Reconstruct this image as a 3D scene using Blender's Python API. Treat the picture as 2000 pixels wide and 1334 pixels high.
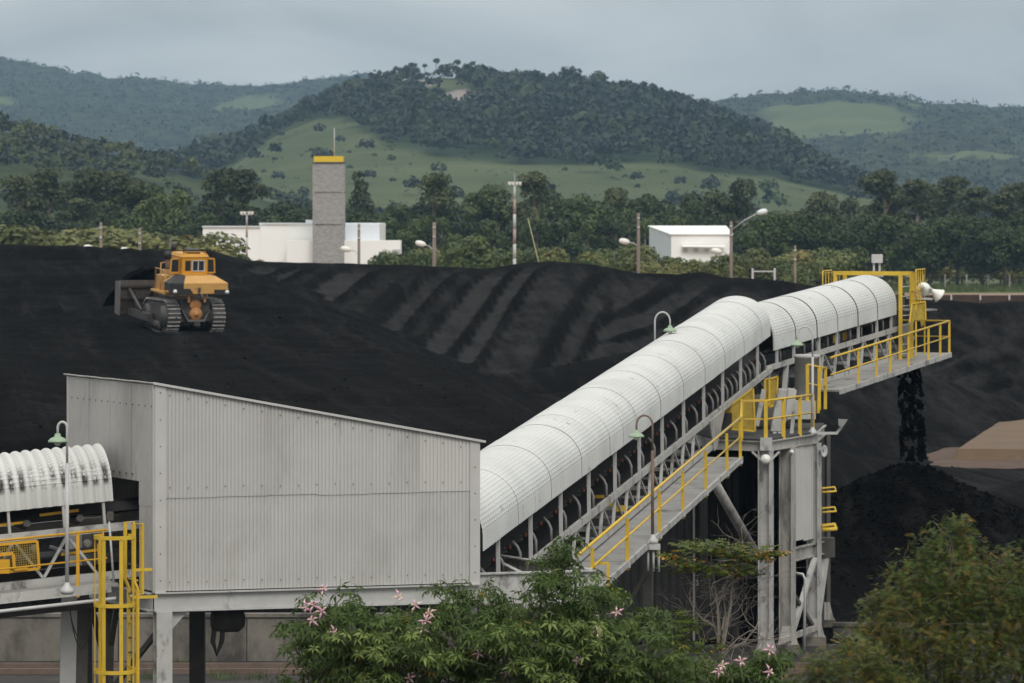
import bpy, math, random
import numpy as np
from mathutils import Vector, Matrix, noise as mnoise
for _o in list(bpy.data.objects): bpy.data.objects.remove(_o)
SC = bpy.context.scene
COL = SC.collection
# ------------------------------------------------------------------ camera
F = 8500.0; HZ = 405.0; CAMZ = 12.0           # focal length in photo pixels, horizon row, eye height above the yard
cam_d = bpy.data.cameras.new('camera'); cam = bpy.data.objects.new('camera', cam_d); COL.objects.link(cam)
cam.location = (0, 0, CAMZ); cam.rotation_euler = (math.radians(90), 0, 0)
cam_d.sensor_width = 36; cam_d.lens = F/2000*36; cam_d.shift_y = -(667-HZ)/2000
cam_d.clip_start = 1; cam_d.clip_end = 30000
cam_d.dof.use_dof = True; cam_d.dof.focus_distance = 68; cam_d.dof.aperture_fstop = 5.6
SC.camera = cam
# ------------------------------------------------------------------ sky, sun, exposure
world = bpy.data.worlds.new('World'); SC.world = world; world.use_nodes = True
SUN_EL, SUN_AZ = math.radians(44), math.radians(167)     # azimuth clockwise from +Y: behind the camera, to the right
def build_world():
    nt = world.node_tree; nt.nodes.clear(); N = nt.nodes.new; L = nt.links.new
    out = N('ShaderNodeOutputWorld'); bg = N('ShaderNodeBackground'); bg.inputs['Strength'].default_value = 0.1
    sky = N('ShaderNodeTexSky'); sky.sky_type = 'NISHITA'; sky.sun_disc = False
    sky.sun_elevation = SUN_EL; sky.sun_rotation = SUN_AZ; sky.air_density = 1.2; sky.dust_density = 3
    tc = N('ShaderNodeTexCoord'); sep = N('ShaderNodeSeparateXYZ'); L(tc.outputs['Generated'], sep.inputs[0])
    # overcast dome: brighter to the zenith (1 + 2 sin) / 3
    mx = N('ShaderNodeMath'); mx.operation = 'MAXIMUM'; L(sep.outputs['Z'], mx.inputs[0]); mx.inputs[1].default_value = 0
    mp = N('ShaderNodeMapping'); mp.inputs['Scale'].default_value = (11, 11, 34); L(tc.outputs['Generated'], mp.inputs[0])
    mp.inputs['Rotation'].default_value = (0, math.radians(12), 0)
    nz = N('ShaderNodeTexNoise'); nz.inputs['Scale'].default_value = 1.1; nz.inputs['Detail'].default_value = 5; nz.inputs['Roughness'].default_value = .5; nz.inputs['Distortion'].default_value = .5
    L(mp.outputs[0], nz.inputs['Vector'])
    cr = N('ShaderNodeValToRGB'); L(nz.outputs['Fac'], cr.inputs[0])
    e = cr.color_ramp.elements
    e[0].position = .30; e[0].color = (3.4, 3.72, 3.82, 1); e[1].position = .72; e[1].color = (5.7, 6.0, 5.95, 1)
    gm = N('ShaderNodeVectorMath'); gm.operation = 'MULTIPLY_ADD'; L(mx.outputs[0], gm.inputs[0]); gm.inputs[1].default_value = (2.05, 1.78, 1.6); gm.inputs[2].default_value = (1, 1, 1)
    mul = N('ShaderNodeVectorMath'); mul.operation = 'MULTIPLY'; L(cr.outputs[0], mul.inputs[0]); L(gm.outputs[0], mul.inputs[1])
    mixn = N('ShaderNodeMix'); mixn.data_type = 'RGBA'; mixn.inputs[0].default_value = .9
    L(sky.outputs[0], mixn.inputs[6]); L(mul.outputs[0], mixn.inputs[7])
    L(mixn.outputs[2], bg.inputs['Color']); L(bg.outputs[0], out.inputs['Surface'])
build_world()
sd = bpy.data.lights.new('sun', 'SUN'); sun = bpy.data.objects.new('sun', sd); COL.objects.link(sun)
sd.energy = 1.4; sd.angle = math.radians(25); sd.color = (1, .96, .9)
_sv = Vector((math.sin(SUN_AZ)*math.cos(SUN_EL), math.cos(SUN_AZ)*math.cos(SUN_EL), math.sin(SUN_EL)))
sun.rotation_euler = _sv.to_track_quat('Z', 'Y').to_euler(); sun.location = (0, -20, 60)
SC.view_settings.view_transform = 'Standard'; SC.view_settings.look = 'None'
SC.view_settings.exposure = 0.13; SC.view_settings.gamma = 1; SC.view_settings.use_curve_mapping = False
# ------------------------------------------------------------------ helpers
V = Vector; UP = V((0, 0, 1)); R = random.Random(7)
def W(x, y, d): return V(((x-1000)*d/F, d, CAMZ-(y-HZ)*d/F))
ORG = {}
def org(p):
    return ORG.get(p.name, V((0, 0, 0))) if p is not None else V((0, 0, 0))
def tag(o, label=None, cat=None, group=None, kind=None):
    if label: o['label'] = label
    if cat: o['category'] = cat
    if group: o['group'] = group
    if kind: o['kind'] = kind
    return o
def thing(name, label, cat, loc=(0, 0, 0), rot=None, group=None):
    o = bpy.data.objects.new(name, None); COL.objects.link(o); o.location = loc; o.empty_display_size = .3
    if rot is not None: o.rotation_euler = rot; ORG[o.name] = V((0, 0, 0))
    else: ORG[o.name] = V(loc)
    return tag(o, label, cat, group)
def link(name, me, parent=None, org_=None):
    o = bpy.data.objects.new(name, me); COL.objects.link(o)
    if parent is not None:
        o.parent = parent; ORG[o.name] = org(parent) if org_ is None else org_
    return o
class MB:
    def __init__(s): s.v = []; s.f = []; s.sm = []; s.uv = None
    def poly(s, pts, smooth=False):
        n = len(s.v); s.v += [tuple(p) for p in pts]; s.f.append(tuple(range(n, n+len(pts)))); s.sm.append(smooth); return s
    def faces(s, vs, fs, smooth=False):
        n = len(s.v); s.v += [tuple(p) for p in vs]; s.f += [tuple(i+n for i in f) for f in fs]; s.sm += [smooth]*len(fs); return s
    def hexa(s, a, b):      # two quads (bottom ring, top ring)
        return s.faces(list(a)+list(b), [(3, 2, 1, 0), (4, 5, 6, 7), (0, 1, 5, 4), (1, 2, 6, 5), (2, 3, 7, 6), (3, 0, 4, 7)])
    def box(s, c, sx, sy, sz, rz=0.0, m=None):
        q = []
        for z in (-.5, .5):
            for x, y in ((-.5, -.5), (.5, -.5), (.5, .5), (-.5, .5)):
                p = V((x*sx, y*sy, z*sz))
                if rz: p = Matrix.Rotation(rz, 3, 'Z') @ p
                if m: p = m @ p
                q.append(V(c)+p)
        return s.hexa(q[:4], q[4:])
    def bar(s, p0, p1, w, h, up=UP):   # w across, h along up
        p0 = V(p0); p1 = V(p1); d = (p1-p0).normalized(); a = d.cross(up)
        if a.length < 1e-4: a = d.cross(V((1, 0, 0)))
        a.normalize(); b = a.cross(d).normalized()
        r = [(-a*w/2-b*h/2), (a*w/2-b*h/2), (a*w/2+b*h/2), (-a*w/2+b*h/2)]
        return s.hexa([p0+q for q in r], [p1+q for q in r])
    def ibeam(s, p0, p1, w, h, up=UP, t=.025):
        p0 = V(p0); p1 = V(p1); d = (p1-p0).normalized(); a = d.cross(up)
        if a.length < 1e-4: a = d.cross(V((1, 0, 0)))
        a.normalize(); b = a.cross(d).normalized()
        s.bar(p0+b*(h/2-t/2), p1+b*(h/2-t/2), w, t, up); s.bar(p0-b*(h/2-t/2), p1-b*(h/2-t/2), w, t, up)
        return s.bar(p0, p1, t, h-2*t-.002, up)
    def tube(s, pts, r, n=8, caps=True):
        pts = [V(p) for p in pts]; rs = r if isinstance(r, (list, tuple)) else [r]*len(pts); base = len(s.v)
        ref = None
        for i, p in enumerate(pts):
            d = (pts[min(i+1, len(pts)-1)]-pts[max(i-1, 0)]).normalized()
            if ref is None:
                ref = d.cross(UP)
                if ref.length < 1e-3: ref = d.cross(V((1, 0, 0)))
            a = (ref-d*ref.dot(d)).normalized(); ref = a; b = d.cross(a)
            for k in range(n):
                t = 2*math.pi*k/n; s.v.append(tuple(p+(a*math.cos(t)+b*math.sin(t))*rs[i]))
        for i in range(len(pts)-1):
            for k in range(n):
                k2 = (k+1) % n; s.f.append((base+i*n+k, base+i*n+k2, base+(i+1)*n+k2, base+(i+1)*n+k)); s.sm.append(n > 5)
        if caps:
            s.f.append(tuple(base+k for k in reversed(range(n)))); s.sm.append(False)
            m = base+(len(pts)-1)*n; s.f.append(tuple(m+k for k in range(n))); s.sm.append(False)
        return s
    def lathe(s, o, axis, prof, n=16, smooth=True):
        axis = V(axis).normalized(); a = axis.cross(UP)
        if a.length < 1e-3: a = V((1, 0, 0))
        a.normalize(); b = axis.cross(a); base = len(s.v)
        for r, h in prof:
            for k in range(n):
                t = 2*math.pi*k/n; s.v.append(tuple(V(o)+axis*h+(a*math.cos(t)+b*math.sin(t))*r))
        for i in range(len(prof)-1):
            for k in range(n):
                k2 = (k+1) % n; s.f.append((base+i*n+k, base+i*n+k2, base+(i+1)*n+k2, base+(i+1)*n+k)); s.sm.append(smooth)
        return s
    def prism(s, pts, vec):   # polygon pts extruded by vec
        n = len(pts); vec = V(vec); pts = [V(p) for p in pts]
        return s.faces(pts+[p+vec for p in pts], [tuple(reversed(range(n))), tuple(range(n, 2*n))]+[(i, (i+1) % n, n+(i+1) % n, n+i) for i in range(n)])
    def mesh(s, name, mat, o=V((0, 0, 0))):
        me = bpy.data.meshes.new(name)
        me.from_pydata([(v[0]-o[0], v[1]-o[1], v[2]-o[2]) for v in s.v], [], s.f)
        me.polygons.foreach_set('use_smooth', s.sm)
        if mat: me.materials.append(mat)
        me.update(); return me
    def build(s, name, mat, parent=None):
        return link(name, s.mesh(name, mat, org(parent)), parent)
def npmesh(name, v, f, mat, smooth=False, uv=None, col=None):
    """v (n,3) array, f (m,k) int array"""
    me = bpy.data.meshes.new(name); v = np.asarray(v, dtype=np.float32); f = np.asarray(f, dtype=np.int32); k = f.shape[1]
    me.vertices.add(len(v)); me.vertices.foreach_set('co', v.ravel())
    me.loops.add(f.size); me.loops.foreach_set('vertex_index', f.ravel())
    me.polygons.add(len(f)); me.polygons.foreach_set('loop_start', np.arange(0, f.size, k, dtype=np.int32))
    me.polygons.foreach_set('use_smooth', np.full(len(f), smooth))
    if col is not None:
        at = me.color_attributes.new('tint', 'FLOAT_COLOR', 'POINT'); at.data.foreach_set('color', np.asarray(col, dtype=np.float32).ravel())
    me.update(calc_edges=True); me.validate()
    if uv is not None:
        l = me.uv_layers.new(name='uv'); l.data.foreach_set('uv', np.asarray(uv, dtype=np.float32)[f.ravel()].ravel())
    if mat: me.materials.append(mat)
    return me
_vn = {}
def vnoise(x, y, seed=0):
    if seed not in _vn: _vn[seed] = np.random.RandomState(seed).rand(256, 256)
    g = _vn[seed]; xi = np.floor(x).astype(int); yi = np.floor(y).astype(int); fx = x-xi; fy = y-yi
    fx = fx*fx*(3-2*fx); fy = fy*fy*(3-2*fy)
    a = g[xi & 255, yi & 255]; b = g[(xi+1) & 255, yi & 255]; c = g[xi & 255, (yi+1) & 255]; d = g[(xi+1) & 255, (yi+1) & 255]
    return (a*(1-fx)+b*fx)*(1-fy)+(c*(1-fx)+d*fx)*fy
def fbm(x, y, seed=0, oct=4):
    s = 0; a = .5
    for i in range(oct): s = s+a*(vnoise(x*2**i+i*17.3, y*2**i+i*9.1, seed)-.5); a *= .5
    return s
# ------------------------------------------------------------------ materials
def mat(name, base, rough=.6, var=.15, scale=2.0, dirt=None, bump=0.0, bscale=30.0, metal=0.0, stretch=(1, 1, 1), coord='pos'):
    """base colour with noise variation; dirt = (colour, threshold 0..1, scale, stretch) stains of their own shape"""
    m = bpy.data.materials.new(name); m.use_nodes = True; nt = m.node_tree; N = nt.nodes.new; L = nt.links.new
    p = nt.nodes['Principled BSDF']; p.inputs['Roughness'].default_value = rough; p.inputs['Metallic'].default_value = metal
    if coord == 'pos': g = N('ShaderNodeNewGeometry').outputs['Position']
    else: g = N('ShaderNodeTexCoord').outputs['Object']
    mp = N('ShaderNodeMapping'); L(g, mp.inputs[0]); mp.inputs['Scale'].default_value = stretch
    nz = N('ShaderNodeTexNoise'); nz.inputs['Scale'].default_value = scale; nz.inputs['Detail'].default_value = 5; nz.inputs['Roughness'].default_value = .65
    L(mp.outputs[0], nz.inputs['Vector'])
    cr = N('ShaderNodeValToRGB'); L(nz.outputs['Fac'], cr.inputs[0])
    lo = [max(0, c*(1-var)) for c in base]; hi = [min(1, c*(1+var)) for c in base]
    cr.color_ramp.elements[0].position = .28; cr.color_ramp.elements[0].color = (*lo, 1)
    cr.color_ramp.elements[1].position = .72; cr.color_ramp.elements[1].color = (*hi, 1)
    c = cr.outputs[0]
    for dd in (dirt if isinstance(dirt, list) else [dirt] if dirt else []):
        dc, th, ds, st = dd
        mp2 = N('ShaderNodeMapping'); L(g, mp2.inputs[0]); mp2.inputs['Scale'].default_value = st
        n2 = N('ShaderNodeTexNoise'); n2.inputs['Scale'].default_value = ds; n2.inputs['Detail'].default_value = 6; n2.inputs['Roughness'].default_value = .7
        L(mp2.outputs[0], n2.inputs['Vector'])
        r2 = N('ShaderNodeValToRGB'); L(n2.outputs['Fac'], r2.inputs[0]); r2.color_ramp.elements[0].position = th; r2.color_ramp.elements[1].position = min(1, th+.14)
        r2.color_ramp.elements[0].color = (0, 0, 0, 1); r2.color_ramp.elements[1].color = (.85, .85, .85, 1)
        mx = N('ShaderNodeMix'); mx.data_type = 'RGBA'; L(r2.outputs[0], mx.inputs[0]); L(c, mx.inputs[6]); mx.inputs[7].default_value = (*dc, 1); c = mx.outputs[2]
    L(c, p.inputs['Base Color'])
    if bump:
        nb = N('ShaderNodeTexNoise'); nb.inputs['Scale'].default_value = bscale; nb.inputs['Detail'].default_value = 4
        L(mp.outputs[0], nb.inputs['Vector'])
        b = N('ShaderNodeBump'); b.inputs['Strength'].default_value = bump; b.inputs['Distance'].default_value = .05; L(nb.outputs['Fac'], b.inputs['Height']); L(b.outputs[0], p.inputs['Normal'])
    m['_p'] = 1
    return m
def leafmat(name, c1, c2, c3=None, scale=1.2, rnd=.35, trans=.25, tint=False):
    m = bpy.data.materials.new(name); m.use_nodes = True; nt = m.node_tree; N = nt.nodes.new; L = nt.links.new
    nt.nodes.remove(nt.nodes['Principled BSDF']); out = nt.nodes['Material Output']
    g = N('ShaderNodeNewGeometry'); oi = N('ShaderNodeObjectInfo')
    nz = N('ShaderNodeTexNoise'); nz.inputs['Scale'].default_value = scale; nz.inputs['Detail'].default_value = 4; L(g.outputs['Position'], nz.inputs['Vector'])
    ad = N('ShaderNodeMath'); ad.operation = 'MULTIPLY_ADD'; L(oi.outputs['Random'], ad.inputs[0]); ad.inputs[1].default_value = rnd; L(nz.outputs['Fac'], ad.inputs[2])
    sb = N('ShaderNodeMath'); sb.operation = 'SUBTRACT'; L(ad.outputs[0], sb.inputs[0]); sb.inputs[1].default_value = rnd/2
    cr = N('ShaderNodeValToRGB'); L(sb.outputs[0], cr.inputs[0]); e = cr.color_ramp.elements
    e[0].position = .3; e[0].color = (*c1, 1); e[1].position = .66; e[1].color = (*c2, 1)
    if c3: x = e.new(.8); x.color = (*c3, 1)
    c = cr.outputs[0]
    if tint:
        at = N('ShaderNodeVertexColor'); at.layer_name = 'tint'
        mm = N('ShaderNodeMix'); mm.data_type = 'RGBA'; mm.blend_type = 'MULTIPLY'; mm.inputs[0].default_value = 1; L(c, mm.inputs[6]); L(at.outputs[0], mm.inputs[7]); c = mm.outputs[2]
    p = N('ShaderNodeBsdfPrincipled'); p.inputs['Roughness'].default_value = .5; p.inputs['Specular IOR Level'].default_value = .3; L(c, p.inputs['Base Color'])
    tr = N('ShaderNodeBsdfTranslucent'); L(c, tr.inputs['Color'])
    ms = N('ShaderNodeMixShader'); ms.inputs[0].default_value = trans; L(p.outputs[0], ms.inputs[1]); L(tr.outputs[0], ms.inputs[2]); L(ms.outputs[0], out.inputs['Surface'])
    return m
RUST = (.16, .08, .045); GRIME = (.09, .085, .08); BLK = (.018, .018, .019)
GS = {}
GS['sheet'] = mat('painted corrugated sheet', (.45, .443, .428), .55, .08, .7, [(GRIME, .645, 1.3, (2.5, 2.5, .30)), ((.37, .36, .34), .50, .5, (1, 1, .5))])
GS['sheet2'] = mat('repainted sheet', (.50, .49, .47), .55, .05, .7, (GRIME, .72, 1.3, (2.5, 2.5, .35)))
GS['flash'] = mat('corner flashing', (.47, .46, .445), .5, .07, 1.5, (GRIME, .72, 3, (1, 1, .4)))
GS['roofsheet'] = mat('roof sheet', (.33, .32, .30), .6, .2, 2, (GRIME, .55, 2, (1, 1, 1)))
GS['steel'] = mat('grey painted steel', (.42, .42, .41), .5, .12, 2, [(GRIME, .58, 2.2, (1, 1, .5)), (RUST, .70, 4, (1, 1, .6))])
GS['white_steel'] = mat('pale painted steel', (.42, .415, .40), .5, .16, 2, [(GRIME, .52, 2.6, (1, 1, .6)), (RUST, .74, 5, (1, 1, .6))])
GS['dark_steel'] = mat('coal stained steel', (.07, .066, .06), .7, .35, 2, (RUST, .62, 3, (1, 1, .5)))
GS['col'] = mat('weathered column paint', (.36, .345, .32), .6, .18, 1.5, [((.11, .10, .09), .50, .9, (1.5, 1.5, .45)), (RUST, .69, 2.5, (1, 1, .5))])
GS['yellow'] = mat('yellow safety paint', (.60, .40, .035), .45, .12, 3, [((.22, .15, .04), .62, 4, (1, 1, .5)), (BLK, .74, 5, (1, 1, 1))])
GS['orange'] = mat('orange yellow paint', (.62, .33, .02), .45, .12, 3, ((.2, .11, .03), .64, 4, (1, 1, .5)))
GS['ymesh'] = mat('yellow wire mesh', (.36, .25, .03), .6, .25, 6, (BLK, .6, 4, (1, 1, 1)))
GS['green'] = mat('pale green enamel', (.27, .37, .25), .4, .08, 4, (RUST, .72, 6, (1, 1, 1)))
GS['galv'] = mat('galvanised tube', (.47, .47, .47), .45, .1, 4, (GRIME, .66, 4, (1, 1, .4)))
GS['rust'] = mat('rusty tube', (.17, .115, .085), .8, .35, 5)
GS['black'] = mat('black rubber belt', (.016, .016, .017), .7, .3, 2)
GS['walk'] = mat('dusty walkway plate', (.27, .265, .255), .75, .2, 1.5, (BLK, .55, 1.2, (1, 1, 1)))
GS['coaldust'] = mat('coal covered deck', (.04, .04, .042), .9, .4, 3, bump=.4, bscale=9)
GS['darksheet'] = mat('shadow dark corrugated wall', (.032, .031, .031), .8, .3, 1.2, ((.07, .065, .06), .6, .8, (3, 3, .2)))  # walls in shadow: the shade is put into this dark colour
GS['concrete'] = mat('stained concrete', (.16, .145, .125), .9, .25, .9, [((.035, .032, .03), .45, .35, (1, 1, .55)), ((.10, .09, .08), .6, 1.4, (2, 2, .3))], bump=.25, bscale=8)
GS['slab'] = mat('tan concrete slab', (.12, .079, .047), .9, .15, .6, ((.16, .13, .10), .62, .5, (1, 1, 1)), bump=.2, bscale=5)
GS['dirt'] = mat('reddish dirt', (.075, .045, .031), .95, .25, .5, ((.06, .055, .05), .6, .35, (1, 1, 1)), bump=.4, bscale=3)
GS['white'] = mat('white building paint', (.86, .86, .84), .6, .03, .15)
GS['whiteblue'] = mat('white cladding and shaded end wall', (.68, .72, .76), .5, .03, .3)
GS['wood'] = mat('weathered wooden pole', (.19, .155, .13), .9, .25, 4, stretch=(1, 1, .15))
GS['lampwhite'] = mat('pale lamp housing', (.74, .74, .70), .4, .05, 5)
GS['glass'] = mat('dark window glass', (.03, .035, .04), .08, .2, 3)
# ------------------------------------------------------------------ hood (arched cover) material: dark dashes along the crimps of the curved sheet
def hood_mat(name, base, pu, pv, amt, stain, soot):
    m = bpy.data.materials.new(name); m.use_nodes = True; nt = m.node_tree; N = nt.nodes.new; L = nt.links.new
    p = nt.nodes['Principled BSDF']; p.inputs['Roughness'].default_value = .5
    uv = N('ShaderNodeUVMap'); uv.uv_map = 'uv'; sp = N('ShaderNodeSeparateXYZ'); L(uv.outputs[0], sp.inputs[0])
    g = N('ShaderNodeNewGeometry')
    def wave(src, per, lo):
        a = N('ShaderNodeMath'); a.operation = 'MULTIPLY'; L(src, a.inputs[0]); a.inputs[1].default_value = 2*math.pi/per
        b = N('ShaderNodeMath'); b.operation = 'COSINE'; L(a.outputs[0], b.inputs[0])
        c = N('ShaderNodeMapRange'); c.inputs[1].default_value = lo; c.inputs[2].default_value = 1; L(b.outputs[0], c.inputs[0]); return c.outputs[0]
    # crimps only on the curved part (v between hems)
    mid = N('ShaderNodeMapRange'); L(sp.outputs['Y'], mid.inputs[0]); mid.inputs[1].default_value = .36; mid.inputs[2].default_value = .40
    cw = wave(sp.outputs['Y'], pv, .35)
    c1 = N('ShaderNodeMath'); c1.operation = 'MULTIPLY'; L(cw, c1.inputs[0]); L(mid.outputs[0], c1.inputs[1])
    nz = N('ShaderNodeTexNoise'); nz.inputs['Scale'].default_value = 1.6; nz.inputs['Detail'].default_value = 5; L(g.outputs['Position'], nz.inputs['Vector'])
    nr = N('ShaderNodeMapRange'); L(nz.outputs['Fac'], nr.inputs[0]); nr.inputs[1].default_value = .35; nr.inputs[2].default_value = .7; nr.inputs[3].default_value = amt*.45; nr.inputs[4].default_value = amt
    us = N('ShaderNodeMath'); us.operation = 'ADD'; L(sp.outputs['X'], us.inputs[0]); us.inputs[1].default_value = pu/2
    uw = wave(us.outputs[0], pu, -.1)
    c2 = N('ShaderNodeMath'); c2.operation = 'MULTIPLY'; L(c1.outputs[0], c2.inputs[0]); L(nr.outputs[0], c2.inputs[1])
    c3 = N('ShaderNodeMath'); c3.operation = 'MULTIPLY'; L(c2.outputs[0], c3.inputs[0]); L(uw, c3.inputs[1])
    # free stains
    n2 = N('ShaderNodeTexNoise'); n2.inputs['Scale'].default_value = stain[1]; n2.inputs['Detail'].default_value = 7; n2.inputs['Roughness'].default_value = .72; L(g.outputs['Position'], n2.inputs['Vector'])
    s2 = N('ShaderNodeMapRange'); L(n2.outputs['Fac'], s2.inputs[0]); s2.inputs[1].default_value = stain[0]; s2.inputs[2].default_value = stain[0]+.10; s2.inputs[4].default_value = .75
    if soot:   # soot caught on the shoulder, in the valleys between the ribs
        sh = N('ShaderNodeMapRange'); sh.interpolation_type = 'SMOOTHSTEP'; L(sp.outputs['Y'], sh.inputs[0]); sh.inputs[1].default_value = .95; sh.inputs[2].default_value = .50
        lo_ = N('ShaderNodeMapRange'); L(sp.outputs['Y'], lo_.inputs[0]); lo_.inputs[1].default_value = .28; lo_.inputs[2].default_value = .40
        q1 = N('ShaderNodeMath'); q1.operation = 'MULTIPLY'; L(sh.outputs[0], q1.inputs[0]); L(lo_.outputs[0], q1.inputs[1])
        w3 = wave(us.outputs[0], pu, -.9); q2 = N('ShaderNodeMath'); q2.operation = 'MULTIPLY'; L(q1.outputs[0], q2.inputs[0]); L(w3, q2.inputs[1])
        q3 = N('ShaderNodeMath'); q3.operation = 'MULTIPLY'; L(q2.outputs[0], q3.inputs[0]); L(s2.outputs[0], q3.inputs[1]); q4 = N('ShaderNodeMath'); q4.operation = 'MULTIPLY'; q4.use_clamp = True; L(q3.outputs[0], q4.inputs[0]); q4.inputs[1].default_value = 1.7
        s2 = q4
    n3 = N('ShaderNodeTexNoise'); n3.inputs['Scale'].default_value = .8; n3.inputs['Detail'].default_value = 3; L(g.outputs['Position'], n3.inputs['Vector'])
    cr = N('ShaderNodeValToRGB'); L(n3.outputs['Fac'], cr.inputs[0]); cr.color_ramp.elements[0].color = (*[c*.86 for c in base], 1); cr.color_ramp.elements[1].color = (*base, 1)
    cr.color_ramp.elements[0].position = .3; cr.color_ramp.elements[1].position = .6
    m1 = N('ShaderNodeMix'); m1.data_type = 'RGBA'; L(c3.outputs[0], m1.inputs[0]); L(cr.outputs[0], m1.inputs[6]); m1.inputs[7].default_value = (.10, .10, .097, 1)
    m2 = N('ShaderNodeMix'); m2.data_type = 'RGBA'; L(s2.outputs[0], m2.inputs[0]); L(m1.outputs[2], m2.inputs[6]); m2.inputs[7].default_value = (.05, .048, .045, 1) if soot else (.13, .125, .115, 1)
    L(m2.outputs[2], p.inputs['Base Color'])
    b = N('ShaderNodeBump'); b.inputs['Strength'].default_value = .6; b.inputs['Distance'].default_value = .012; b.invert = True; L(c1.outputs[0], b.inputs['Height']); L(b.outputs[0], p.inputs['Normal'])
    return m
GS['hood'] = hood_mat('white curved corrugated hood', (.565, .58, .57), .2, .085, 1.0, (.61, 2.2), 0)
GS['hood_old'] = hood_mat('older streaked hood', (.58, .585, .565), .2, .085, .75, (.44, 4.0), 1)
def hood_mesh(name, L_, hw, hem, rise, pitch, amp, mat_, k=4, narc=22, grow=0.0, ribpow=1.0):
    """arched sheet: local x along, y = across (0 near edge, -2hw far edge), z up from the hem's lower edge"""
    prof = [(0+grow, -.0), (0+grow, hem)]; nn = narc
    for i in range(1, nn):
        t = math.pi*i/nn; prof.append((-hw+(hw+grow)*math.cos(t), hem+(rise+grow)*math.sin(t)))
    prof += [(-2*hw-grow, hem), (-2*hw-grow, 0)]
    P = np.array(prof); d = np.diff(P, axis=0); al = np.concatenate([[0], np.cumsum(np.hypot(d[:, 0], d[:, 1]))])
    tg = np.gradient(P, axis=0); tg /= np.linalg.norm(tg, axis=1)[:, None]; nrm = np.stack([tg[:, 1], -tg[:, 0]], 1)
    n = max(2, int(round(L_/pitch))*k+1); xs = np.linspace(0, L_, n)
    wv = np.cos(2*math.pi*xs/pitch); 
    if ribpow != 1: wv = np.abs(np.cos(math.pi*xs/pitch))**ribpow*2-1
    off = amp*wv
    vv = np.zeros((n, len(P), 3)); vv[:, :, 0] = xs[:, None]
    vv[:, :, 1] = P[None, :, 0]+nrm[None, :, 0]*off[:, None]; vv[:, :, 2] = P[None, :, 1]+nrm[None, :, 1]*off[:, None]
    vv[:, 0, 2] = P[0, 1]; vv[:, -1, 2] = P[-1, 1]
    uv = np.zeros((n, len(P), 2)); uv[:, :, 0] = xs[:, None]; uv[:, :, 1] = al[None, :]
    m = len(P); i, j = np.meshgrid(np.arange(n-1), np.arange(m-1), indexing='ij'); a = (i*m+j).ravel()
    f = np.stack([a, a+m, a+m+1, a+1], 1)
    return npmesh(name, vv.reshape(-1, 3), f, mat_, True, uv.reshape(-1, 2))
class Frame:
    def __init__(s, p0, p1):
        s.o = V(p0); s.d = (V(p1)-V(p0)); s.len = s.d.length; s.d.normalize()
        s.p = s.d.cross(UP).normalized(); s.n = s.p.cross(s.d).normalized()
    def __call__(s, a, w=0.0, z=0.0): return s.o+s.d*a+s.p*w+s.n*z
    def mat(s, a, w=0.0, z=0.0):
        m = Matrix((s.d, -s.p, s.n)).transposed()
        m = Matrix((s.d, s.p, s.n)).transposed().to_4x4(); m.translation = s(a, w, z); return m
def corr_sheet(p0, u, width, z0, ztop, n, pitch=.072, depth=.016, off=0.0, z0f=None):
    """corrugated vertical sheet: p0 plan start, u unit plan dir, outward normal n; ztop(t) gives the top height"""
    mb = MB(); cuts = [(0, 0), (.60, 0), (.72, -1), (.88, -1), (1.0, 0)]
    ts = []; k = 0
    N_ = max(1, int(round(width/pitch))); pt = width/N_
    for i in range(N_):
        for c, h in cuts[:-1]: ts.append(((i+c)*pt, h*depth))
    ts.append((width, 0))
    vs = []; fs = []
    for t, h in ts:
        b = V((p0[0]+u[0]*t+n[0]*(h+off), p0[1]+u[1]*t+n[1]*(h+off), z0 if z0f is None else z0f(t))); vs.append(b); vs.append(V((b.x, b.y, ztop(t))))
    for i in range(len(ts)-1): fs.append((2*i, 2*i+2, 2*i+3, 2*i+1))
    return mb.faces(vs, fs)
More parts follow.
